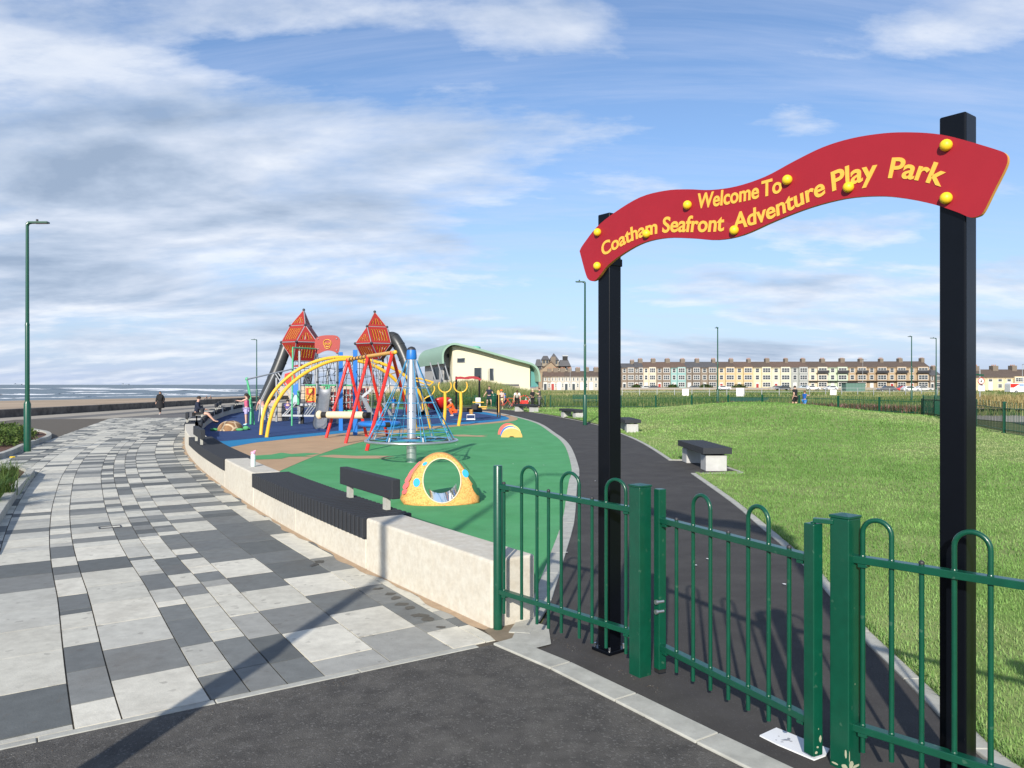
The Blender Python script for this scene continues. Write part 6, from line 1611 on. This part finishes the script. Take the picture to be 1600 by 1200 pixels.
# litter bin and green slatted bench
q = G(771.5,635.5); th = thing('litter_bin', 'dark green litter bin by the path, right of the man in navy', 'bin', q)
b = MB(); b.tube([q+Vector((0,0,z)) for z in (0,.1,.9)], [.22,.24,.24], 14); b.build('body', M['green_paint'], th); b = MB(); b.tube([q+Vector((0,0,z)) for z in (.92,1.0,1.1)], [.25,.24,.12], 14); b.build('hood', M['green_paint'], th)
for k, (a, c, yb, lab) in enumerate([(895,914,634.5,'green slatted park bench left of the green lamp post'),(915,934,634.5,'green slatted park bench right of the green lamp post')]):
    q = G((a+c)/2, yb); Y = q.y; x0, x1 = xw(a,Y), xw(c,Y); th = thing('park_bench', lab, 'bench', q, 'green slatted park benches')
    b = MB()
    for z in (.62,.72,.82,.92): b.box((q.x,Y+.25,z), (x1-x0,.03,.06))
    b.build('backrest', M['green_paint'], th)
    b = MB(); [b.box((q.x,Y-.2+.1*i,.45), (x1-x0,.07,.03)) for i in range(5)]; b.build('seat', M['green_paint'], th)
    for xx in (x0+.1,x1-.1): b = MB(); b.box((xx,Y-.15,.22),(.05,.05,.44)); b.box((xx,Y+.25,.48),(.05,.05,.96)); b.build('leg', M['green_paint'], th)
# ships on the horizon
for k, (px, w_, lab) in enumerate([(27,70,'faint ship on the horizon at far left'),(195,65,'faint ship on the horizon left of the walking woman')]):
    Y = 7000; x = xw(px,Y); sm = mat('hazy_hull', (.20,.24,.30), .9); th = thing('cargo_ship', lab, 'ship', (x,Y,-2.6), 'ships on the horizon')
    b = MB(); b.prism([(x-w_/2,Y,-2.6),(x+w_/2,Y,-2.6),(x+w_/2+4,Y,7),(x-w_/2,Y,6)], (0,14,0)); b.build('hull', sm, th); b = MB(); b.box((x-w_*.35,Y+6,9),(12,10,8)); b.build('bridge', sm, th)
# ================================================================ bicycles
def bike(label, loc, ang, col, kid=1.0):
    th = proto('bicycle', label, 'bicycle', 'bicycles by the back railing'); m_ = mat('bike_paint', col, .35)
    R = .33
    for x in (-.5,.5):
        b = MB(); b.tube([Vector((x+R*math.cos(a),0,R+R*math.sin(a))) for a in np.linspace(0,2*PI,21)[:-1]], .02, 6, closed=True); w = b.build('wheel', M['black'], th)
        b = MB(); [b.cyl((x,0,R),(x+R*math.cos(a),0,R+R*math.sin(a)),.004,n=3) for a in np.linspace(0,2*PI,13)[:-1]]; b.build('spokes', M['steel'], w)
    b = MB(); bb, st, hd_, hb = Vector((-.05,0,.30)), Vector((-.20,0,.80)), Vector((.33,0,.82)), Vector((.36,0,.72))
    for p, q in ((bb,st),(st,hd_),(bb,hb),(hd_,Vector((.5,0,R))),(Vector((-.5,0,R)),bb),(Vector((-.5,0,R)),st+Vector((.02,0,-.08)))): b.cyl(p,q,.02,n=6)
    b.build('frame', m_, th)
    b = MB(); b.cyl(hd_,hd_+Vector((-.03,0,.14)),.015,n=6); b.tube([hd_+Vector((-.1,-.28,.15)),hd_+Vector((-.03,-.1,.15)),hd_+Vector((-.03,.1,.15)),hd_+Vector((-.1,.28,.15))],.015,6); b.build('handlebar', M['dark_metal'], th)
    b = MB(); b.cyl(st,st+Vector((-.03,0,.12)),.015,n=6); b.box(st+Vector((-.04,0,.14)),(.26,.13,.05)); b.build('saddle', M['black'], th, bevel=.02)
    b = MB(); b.cyl(bb+Vector((0,-.04,0)),bb+Vector((.1,-.08,-.14)),.012,n=5); b.box(bb+Vector((.1,-.12,-.14)),(.09,.08,.02)); b.cyl(bb+Vector((0,.04,0)),bb+Vector((-.1,.08,.14)),.012,n=5); b.box(bb+Vector((-.1,.12,.14)),(.09,.08,.02)); b.build('pedals', M['dark_metal'], th)
    th.location = loc; th.rotation_euler = (0,0,ang); th.scale = (kid,kid,kid); return th
bike('red bicycle standing beside the child in blue', G(788,638.5), .5, (.6,.04,.03), .9)
bike('orange bicycle between the child in blue and the bending woman', G(799,638.0), 2.6, (.7,.15,.03), .95)
bike('small pink bicycle at the bending woman\'s feet', G(805,638.5), .3, (.6,.08,.12), .7)
bike('white bicycle left of the woman in black', G(824,637.5), .9, (.7,.7,.7), 1.0)
bike('dark bicycle between the two women by the railing', G(838,636.5), 2.4, (.05,.06,.07), 1.0)

# ================================================================ people
skin_m = mat('skin', (.48,.27,.19), .6); skin_p = mat('skin_fair', (.60,.37,.28), .6)
def skel(name, nodes, edges, m_, parent, root=0, sub=1):
    me = bpy.data.meshes.new(name); me.from_pydata([n[0] for n in nodes], edges, [])
    o = bpy.data.objects.new(name, me); COL.objects.link(o); sk = o.modifiers.new('skin','SKIN'); sk.use_smooth_shade = True
    if not me.skin_vertices: bpy.context.view_layer.update()
    for i, n in enumerate(nodes):
        r = n[1]; me.skin_vertices[0].data[i].radius = (r, r) if not isinstance(r, tuple) else r
        me.skin_vertices[0].data[i].use_root = (i == root)
    ss = o.modifiers.new('sub','SUBSURF'); ss.levels = ss.render_levels = sub
    dg_ = bpy.context.evaluated_depsgraph_get(); new = bpy.data.meshes.new_from_object(o.evaluated_get(dg_))
    bpy.data.objects.remove(o); bpy.data.meshes.remove(me)
    new.materials.clear(); new.materials.append(m_)
    for p in new.polygons: p.use_smooth = True; p.material_index = 0
    ob = bpy.data.objects.new(name, new); COL.objects.link(ob); ob.parent = parent; return ob
V = Vector
POSES = {
 'stand': dict(pel=(0,0,.52), neck=(0,0,.84), head=(0,.012,.93), el=(-.135,-.01,.64), er=(.135,-.01,.64), hl=(-.145,.05,.49), hr=(.145,.05,.49), kl=(-.055,.01,.28), kr=(.055,.01,.28), fl=(-.06,-.01,.04), fr=(.06,-.01,.04)),
 'walk': dict(pel=(0,0,.52), neck=(0,.01,.84), head=(0,.025,.93), el=(-.14,-.05,.65), er=(.14,.04,.65), hl=(-.13,.02,.52), hr=(.13,.12,.53), kl=(-.05,.08,.29), kr=(.05,0,.28), fl=(-.05,.13,.04), fr=(.05,-.14,.05)),
 'stride': dict(pel=(0,0,.50), neck=(0,0,.82), head=(0,.01,.92), el=(-.17,.0,.66), er=(.17,.0,.66), hl=(-.24,.02,.52), hr=(.25,.02,.54), kl=(-.10,.04,.28), kr=(.10,.0,.28), fl=(-.13,.02,.04), fr=(.14,-.02,.04)),
 'sit': dict(pel=(0,-.02,.30), neck=(0,.02,.62), head=(0,.05,.71), el=(-.14,.05,.46), er=(.14,.05,.46), hl=(-.05,.22,.42), hr=(.05,.22,.43), kl=(-.07,.26,.32), kr=(.07,.26,.32), fl=(-.08,.45,.10), fr=(.08,.45,.10)),
 'bend': dict(pel=(0,-.05,.50), neck=(0,.20,.73), head=(0,.28,.80), el=(-.14,.26,.56), er=(.14,.26,.56), hl=(-.15,.30,.42), hr=(.15,.30,.42), kl=(-.06,-.01,.27), kr=(.06,-.01,.27), fl=(-.07,-.04,.04), fr=(.07,-.04,.04)),
 'squat': dict(pel=(0,-.06,.22), neck=(0,.08,.50), head=(0,.12,.60), el=(-.13,.18,.38), er=(.13,.18,.38), hl=(-.08,.30,.34), hr=(.08,.30,.34), kl=(-.09,.16,.30), kr=(.09,.16,.30), fl=(-.08,.02,.04), fr=(.08,.02,.04)),
 'reach': dict(pel=(0,0,.52), neck=(0,0,.84), head=(0,.015,.93), el=(-.13,.12,.76), er=(.13,.12,.76), hl=(-.06,.27,.78), hr=(.06,.27,.77), kl=(-.045,.01,.28), kr=(.045,.01,.28), fl=(-.05,0,.04), fr=(.05,0,.04)),
 'phone': dict(pel=(0,0,.52), neck=(0,0,.84), head=(0,.02,.925), el=(-.13,.03,.66), er=(.13,.03,.66), hl=(-.05,.16,.74), hr=(.06,.15,.72), kl=(-.05,.01,.28), kr=(.05,.01,.28), fl=(-.055,0,.04), fr=(.055,0,.04)),
 'crossarm': dict(pel=(0,0,.52), neck=(0,0,.84), head=(0,.01,.93), el=(-.14,.02,.66), er=(.14,.02,.66), hl=(.03,.10,.66), hr=(-.03,.10,.63), kl=(-.05,.01,.28), kr=(.05,.01,.28), fl=(-.055,0,.04), fr=(.055,0,.04)),
}
def person(label, loc, hgt, yaw, pose, top, legs, hair=(.03,.02,.015), sleeves='short', shorts=False, shoes=(.6,.6,.6), hat=None, coat=False, child=False, skinm=None, longhair=False, hood=False):
    p = {k: V(v) for k, v in POSES[pose].items()}; th = proto('person', label, 'person'); sm = skinm or skin_p
    hs = 1.22 if child else 1.0; up = (p['neck']-p['pel']); chest = p['pel']+up*.72; sw = .105
    sl_, sr_ = p['pel']+up*.93+V((-sw,0,0)), p['pel']+up*.93+V((sw,0,0)); hl_, hr_ = p['pel']+V((-.05,0,0)), p['pel']+V((.05,0,0))
    headv = (p['head']-p['neck']).normalized(); hd0 = p['neck']+headv*.045; hd1 = p['head']; hd2 = p['head']+headv*.045*hs
    nodes = [(p['pel'],(.085,.062)),(chest,(.085,.058)),(p['neck']-up*.05,.04),(p['neck']+headv*.02,.028),(hd1-headv*.02,.043*hs),(hd2,.040*hs),
             (sl_,.034),(p['el'],.024),(p['hl'],.016),(sr_,.034),(p['er'],.024),(p['hr'],.016),
             (hl_,.055),(p['kl'],.036),(p['fl']+V((0,0,.01)),.022),(hr_,.055),(p['kr'],.036),(p['fr']+V((0,0,.01)),.022)]
    edges = [(0,1),(1,2),(2,3),(3,4),(4,5),(1,6),(6,7),(7,8),(1,9),(9,10),(10,11),(0,12),(12,13),(13,14),(0,15),(15,16),(16,17)]
    for a, b_ in ((14,'fl'),(17,'fr')): nodes.append((p[b_]+V((0,.085,-.02)), .018)); edges.append((a, len(nodes)-1))
    # hands: palm plus five fingers
    for hand, elbow, s_ in (('hl','el',-1),('hr','er',1)):
        i = 8 if hand == 'hl' else 11; d = (p[hand]-p[elbow]).normalized(); sd_ = V((1,0,0))-d*d.x; sd_.normalize(); nn = d.cross(sd_)
        nodes.append((p[hand]+d*.035,(.018,.010))); k = len(nodes)-1; edges.append((i,k))
    body = skel('body', nodes, edges, sm, th, 0, 2)
    bm = MB()
    for hand, elbow, s_ in (('hl','el',-1),('hr','er',1)):
        d = (p[hand]-p[elbow]).normalized(); sd_ = V((1,0,0))-d*d.x; sd_.normalize(); nn = d.cross(sd_)
        for f_, L_ in ((-1.5,.034),(-.5,.042),(.5,.044),(1.5,.038)):
            q = p[hand]+d*.04+sd_*f_*.0085; bm.tube([q, q+d*L_*.5+nn*.003, q+d*L_+nn*.012], [.0045,.004,.003], 5)
        q = p[hand]+d*.015-sd_*s_*.013; bm.tube([q, q-sd_*s_*.012+d*.014, q-sd_*s_*.014+d*.032], [.005,.0048,.0035], 5)
    # face
    fy = headv.cross(V((1,0,0))); fy = V((0,1,0))-headv*headv.y; fy.normalize(); r_ = .050*hs
    bm.ball(hd1+fy*r_*.98+headv*.002, .008*hs, 6, sc=(.8,1.2,1.2))
    for s_ in (-1,1): bm.ball(hd1+V((s_*r_*.95,0,.002)), .010*hs, 6, sc=(.5,1,1.4))
    vs0 = len(body.data.vertices)
    tmp = bm.build('face_and_fingers', sm, th)
    # merge into the body mesh
    b2 = bmesh.new(); b2.from_mesh(body.data); b2.from_mesh(tmp.data); 
    for f in b2.faces: f.smooth = True; f.material_index = 0
    b2.to_mesh(body.data); b2.free(); bpy.data.objects.remove(tmp)
    e_ = MB()
    for s_ in (-1,1): e_.ball(hd1+fy*r_*.90+V((s_*.017*hs,0,0))+headv*.012, .0055*hs, 6)
    e_.build('eyes', M['black'], body)
    e_ = MB(); e_.bar(hd1+fy*r_*.93+V((-.012,0,0))-headv*.022, hd1+fy*r_*.93+V((.012,0,0))-headv*.022, .004,.004); e_.build('mouth', M['darkred'], body)
    tm = mat('cloth', top, .9); lm = mat('cloth_legs', legs, .9); hm_ = mat('hair', hair, .8)
    # top
    nodes = [(p['pel']+up*.06,(.098,.074)),(p['pel']+up*.45,(.092,.068)),(chest,(.102,.070)),(p['neck']-up*.055,.052),(sl_,.046),(sr_,.046)]; edges = [(0,1),(1,2),(2,3),(2,4),(2,5)]
    for s0_, e0_, h0_ in ((4,'el','hl'),(5,'er','hr')):
        sh_ = nodes[s0_][0]
        if sleeves == 'short': nodes.append((sh_.lerp(p[e0_],.6), .040)); edges.append((s0_,len(nodes)-1))
        elif sleeves == 'long': nodes.append((p[e0_],.034)); edges.append((s0_,len(nodes)-1)); nodes.append((p[e0_].lerp(p[h0_],.92),.026)); edges.append((len(nodes)-2,len(nodes)-1))
    if coat: nodes = [(n_, tuple(v*1.28 for v in r) if isinstance(r, tuple) else r*1.45) for n_, r in nodes]
    skel('coat' if coat else 'shirt', nodes, edges, tm, th, 0, 2)
    if coat:
        b = MB(); c0 = p['pel']; b.tube([c0+V((0,0,.06)), c0+V((0,0,-.06)), c0+V((0,0,-.24))], [.135,.155,.165], 16); o = b.build('coat_skirt', tm, th)
    # legs
    nodes = [(p['pel']+up*.03,(.094,.072)),(hl_+V((0,0,-.01)),.064),(hr_+V((0,0,-.01)),.064)]; edges = [(0,1),(0,2)]
    for h_, k_, f_, i in ((hl_,'kl','fl',1),(hr_,'kr','fr',2)):
        if shorts: nodes.append((h_.lerp(p[k_],.82),.056)); edges.append((i,len(nodes)-1))
        else: nodes.append((p[k_],.044)); edges.append((i,len(nodes)-1)); nodes.append((p[k_].lerp(p[f_],.86),.032)); edges.append((len(nodes)-2,len(nodes)-1))
    skel('shorts' if shorts else 'trousers', nodes, edges, lm, th, 0, 2)
    # shoes
    shm = mat('shoe', shoes, .7)
    for f_ in ('fl','fr'):
        b = MB(); b.ball(p[f_]+V((0,.035,-.018)), .03, 10, sc=(.9,2.1,.75)); b.ball(p[f_]+V((0,0,0)), .028, 8); b.build('shoe', shm, th)
    # hair
    b = MB(); hc = hd1+headv*.014-fy*.010; b.ball(hc+headv*.012, r_*1.12, 14, sc=(.98,1.0,.98)) if False else None
    k = 10; n = 16; vs = []; fs = []; rr_ = r_*1.13
    for i in range(k+1):
        thh = PI*(.0+.62*i/k)
        for j in range(n):
            a = 2*PI*j/n; front = max(0, math.sin(a)); lim = thh*(1-.42*front)
            vs.append(hc+V((math.cos(a),0,0))*rr_*math.sin(lim)+fy*rr_*1.05*math.sin(a)*math.sin(lim)+headv*rr_*1.05*math.cos(lim))
    for i in range(k):
        for j in range(n): fs.append((i*n+j,(i+1)*n+j,(i+1)*n+(j+1)%n,i*n+(j+1)%n))
    b._add(vs, fs, 0, True)
    if longhair: b.tube([hc-fy*r_*.6, hc-fy*r_*1.15-headv*.05, hc-fy*r_*1.0-headv*.13], [r_*.7,r_*.75,r_*.3], 10)
    b.build('hair', hm_, th)
    if hat:
        hmt = mat('hat', hat, .8); b = MB(); b.tube([hc+headv*r_*.25, hc+headv*r_*.7, hc+headv*r_*1.15], [r_*1.22,r_*1.15,r_*.5], 14); c_ = hc+headv*r_*.3+fy*r_*1.3; b.ball(c_, r_*.8, 10, sc=(1,1,.16)); b.build('cap', hmt, th)
    if hood:
        b = MB(); b.ball(hc-fy*.012, r_*1.38, 14, sc=(1,1,1.1)) ; b.build('hood', tm, th) if False else None
        b = MB(); b.tube([hd0-fy*.02, hd0+headv*.0-fy*.03], [.06,.055], 12); b.tube([V(v_) for v_ in (hd0-fy*.012-headv*.02, hd0-fy*.02+headv*.02)], [.07,.06], 12); b.build('collar', tm, th)
    th.location = loc; th.rotation_euler = (0,0,yaw); th.scale = (hgt,hgt,hgt); return th
def hfrom(px, y0, y1): g = G(px, y1); return g, (y1-y0)/F*g.y/.985
navy, blk, wht = (.012,.018,.04), (.012,.012,.014), (.7,.7,.7)
g, h = hfrom(250.5,612,647.5); person('woman in a long black padded coat and white shoes walking on the promenade', g, h, PI, 'walk', blk, blk, sleeves='long', shoes=(.75,.75,.75), coat=True, hood=True, hair=(.05,.035,.025))
# man sitting on the seat wall
ms = Q(307, 644, 30.6); g = G(309,643,.5)
person('man in a navy top sitting on the seat wall with his legs stretched out', Vector((Q(308,644,33).x,33.0,.05)), 1.6, -PI/2+.25, 'sit', navy, blk, shorts=True, sleeves='long', shoes=blk, hair=(.03,.02,.015))
g, h = hfrom(385.5,616,664.5); g.z = .012; person('girl in a pink vest and lilac shorts by the green leaning frame', g, h, PI/2, 'reach', (.62,.12,.22), (.42,.38,.60), shorts=True, sleeves='none', child=True, longhair=True, shoes=(.35,.65,.75), hair=(.02,.014,.01))
g, h = hfrom(764.5,603,635.5); person('man in a navy T-shirt and shorts standing with arms out beyond the playground', g, h, PI-.3, 'stride', navy, navy, shorts=True, shoes=wht, skinm=skin_p)
g, h = hfrom(783.5,608,638.5); person('child in an orange cap behind the yellow play panel', g, h*.96, PI, 'stand', (.62,.40,.36), (.60,.52,.30), hat=(.85,.18,.02), child=True, shorts=True)
g, h = hfrom(789,615.5,637.5); person('child in a blue top standing over the red bicycle', g, h, PI/2, 'stand', (.01,.16,.55), (.01,.05,.2), child=True, shorts=True, hat=(.01,.16,.55))
g, h = hfrom(808,610,638.5); person('woman in a white T-shirt and dark trousers bending forward by the bicycles', g, h*1.15, PI, 'bend', wht, blk, longhair=True, hair=(.05,.025,.015), skinm=None)
g, h = hfrom(832,608,637.5); person('blond woman in black standing beside the bicycles', g, h, PI*.75, 'crossarm', blk, blk, sleeves='long', hair=(.62,.50,.30), shoes=wht, longhair=True)
g, h = hfrom(843,606,637); person('woman in grey holding a phone at the right of the group', g, h, PI*.45, 'phone', (.07,.075,.08), (.12,.12,.13), hair=(.10,.04,.02), shoes=blk)
q = G(708,650.5); q.z = .012; person('crouching child in an orange hoodie and cap between the yellow poles', q, 1.42, PI/2+.3, 'squat', (.80,.11,.015), (.80,.11,.015), sleeves='long', hat=(.42,.38,.34), child=True, shoes=(.35,.37,.42))
q = G(615,646); q.z = .012; person('child in a blue top on the far side of the rope pyramid', q, 1.05, PI, 'walk', (.01,.16,.55), (.35,.36,.38), child=True, shorts=True, hair=(.25,.14,.06))
q = Vector((xw(1242,42.5),42.5,0)); q.z = .33; person('man in black seen from behind on the crest of the lawn', Vector((xw(1242.5,50),50,H-(641-600.6)/F*50)), (641-603)/F*50/.985, .6, 'walk', blk, blk, shorts=True, shoes=blk, skinm=skin_p)
person('boy in blue with an outstretched arm on the crest of the lawn', Vector((xw(1257,50),50,H-(641-600.6)/F*50)), (641-611)/F*50/.985, -PI/2+.3, 'reach', (.01,.10,.42), (.05,.20,.50), child=True, shorts=True, shoes=blk, hair=(.12,.05,.025))
# children on and around the play ship
q = G(411,655); q.z = .012; person('child in a pale pink top and white trousers beside the yellow arch foot', q, 1.22, PI/2-.8, 'bend', (.62,.30,.26), (.62,.60,.55), child=True, hair=(.03,.02,.015))
q = G(422,654); q.z = .012; person('child in a peach top leaning behind the yellow arch', q, 1.25, -.6, 'bend', (.62,.36,.30), (.60,.55,.48), child=True, hair=(.05,.03,.02))
q = S(449.5,646,.5); person('child in a dark blue outfit climbing the ship ramp', Vector((q.x,q.y,.30)), 1.15, .3, 'squat', (.08,.07,.22), (.012,.016,.03), child=True, hair=(.02,.015,.012))
# people on the beach
for k, (px, lab) in enumerate([(323,'dark figure sitting on the beach, left of the pair'),(329.5,'dark figure sitting on the beach, right of the pair')]):
    Y = 170; person(lab, Vector((xw(px,Y),Y,-1.85)), 1.6, PI/2, 'sit', (.05,.04,.05), (.06,.06,.07), child=False)
# pram / scooter with red cover left of farthest bench
q = G(819,638.5); th = thing('pushchair', 'red and black covered pushchair beside the farthest concrete bench', 'pushchair', q)
b = MB(); 
for k in range(6):
    a = PI*.1+PI*.75*k/5; b.tube([q+Vector((.36*math.cos(a)-.0,y_,.62+.36*math.sin(a))) for y_ in (-.22,0,.22)], .05, 6)
b.box(q+Vector((.0,0,.50)), (.62,.42,.26)); b.build('hood_and_seat', M['red'], th, bevel=.03)
b = MB(); b.tube([q+Vector((-.35,-.2,.95)), q+Vector((.3,-.2,.15))], .015, 6); b.tube([q+Vector((-.35,.2,.95)), q+Vector((.3,.2,.15))], .015, 6); b.cyl(q+Vector((-.35,-.2,.95)), q+Vector((-.35,.2,.95)), .02, n=6); b.cyl(q+Vector((.1,-.2,.4)), q+Vector((-.3,-.2,.13)), .015, n=6); b.cyl(q+Vector((.1,.2,.4)), q+Vector((-.3,.2,.13)), .015, n=6); b.build('frame', M['dark_metal'], th)
for x_ in (-.3,.3):
    for y_ in (-.22,.22): b = MB(); b.cyl(q+Vector((x_,y_-.02,.12)), q+Vector((x_,y_+.02,.12)), .12, n=12); b.build('wheel', M['black'], th)

# small litter specks and fittings
b = MB(); r = random.Random(3)
def speck(px, py, s_, z=.004, zc=None):
    g = G(px, py); n = 6; b._add([(g.x+s_*math.cos(2*PI*i/n)*(.6+.7*r.random()), g.y+s_*math.sin(2*PI*i/n)*(.6+.7*r.random()), z+.003+.004*r.random()) for i in range(n)], [tuple(range(n))])
for px, py in [(755,694),(802,726),(712,695),(713,696),(850,728),(830,700),(480,709),(585,706),(905,745),(930,753),(1120,762),(891,688),(1105,876),(885,866),(1087,886),(1225,916)]: speck(px, py, .018, .018)
b.build('litter_specks', M['white'], label='tiny scraps of white litter scattered on the rubber and tarmac', cat='litter', kind='stuff')
b = MB(); c = G(172,823,.004); R_ = Matrix.Rotation(.55,3,'Z')
for (x, y, w, h_) in [(0,-.075,.25,.014),(0,.075,.25,.014),(-.12,0,.014,.15),(.12,0,.014,.15)]: b.box(c+R_@Vector((x,y,0)), (w,h_,.006), .55)
b.build('cover_rim', M['dark_metal'], label='small inset rectangular utility cover in the paving', cat='utility cover', base=c)

b = MB(); r = random.Random(17)
def grit(A, B_, n, spread, smin, smax):
    A, B_ = Vector(A), Vector(B_); u = (B_-A).normalized(); v = Vector((u.y,-u.x))
    for k in range(n):
        p = A.lerp(B_, r.random())+v*abs(r.gauss(0, spread)); s_ = r.uniform(smin, smax); h_ = s_*.7; q = [(p.x+s_*math.cos(a+r.random()*.7), p.y+s_*math.sin(a+r.random()*.7), .001) for a in (0,1.57,3.14,4.71)]
        b._add(q+[(p.x,p.y,h_)], [(0,1,4),(1,2,4),(2,3,4),(3,0,4)], r.choice((0,0,1,2)))
grit((1.3,3.36),(.72,4.15),520,.025,.0015,.005); grit((.72,4.15),(.03,5.3),420,.03,.0015,.005); grit((2.1,2.3),(1.3,3.36),300,.03,.0015,.005)
grit((-2.5,3.72),(-.2,5.22),260,.05,.001,.004); grit((.25,5.55),(.9,4.5),160,-.04,.0015,.004); grit((-1.0,3.4),(1.0,3.4),300,.6,.001,.003)
b.build('grit', [mat('grit_dark',(.03,.028,.026),.95), mat('grit_light',(.30,.29,.26),.95), mat('grit_brown',(.14,.10,.06),.95)], label='fine grit and small stones lying on the tarmac along the kerbs', cat='grit', kind='stuff')
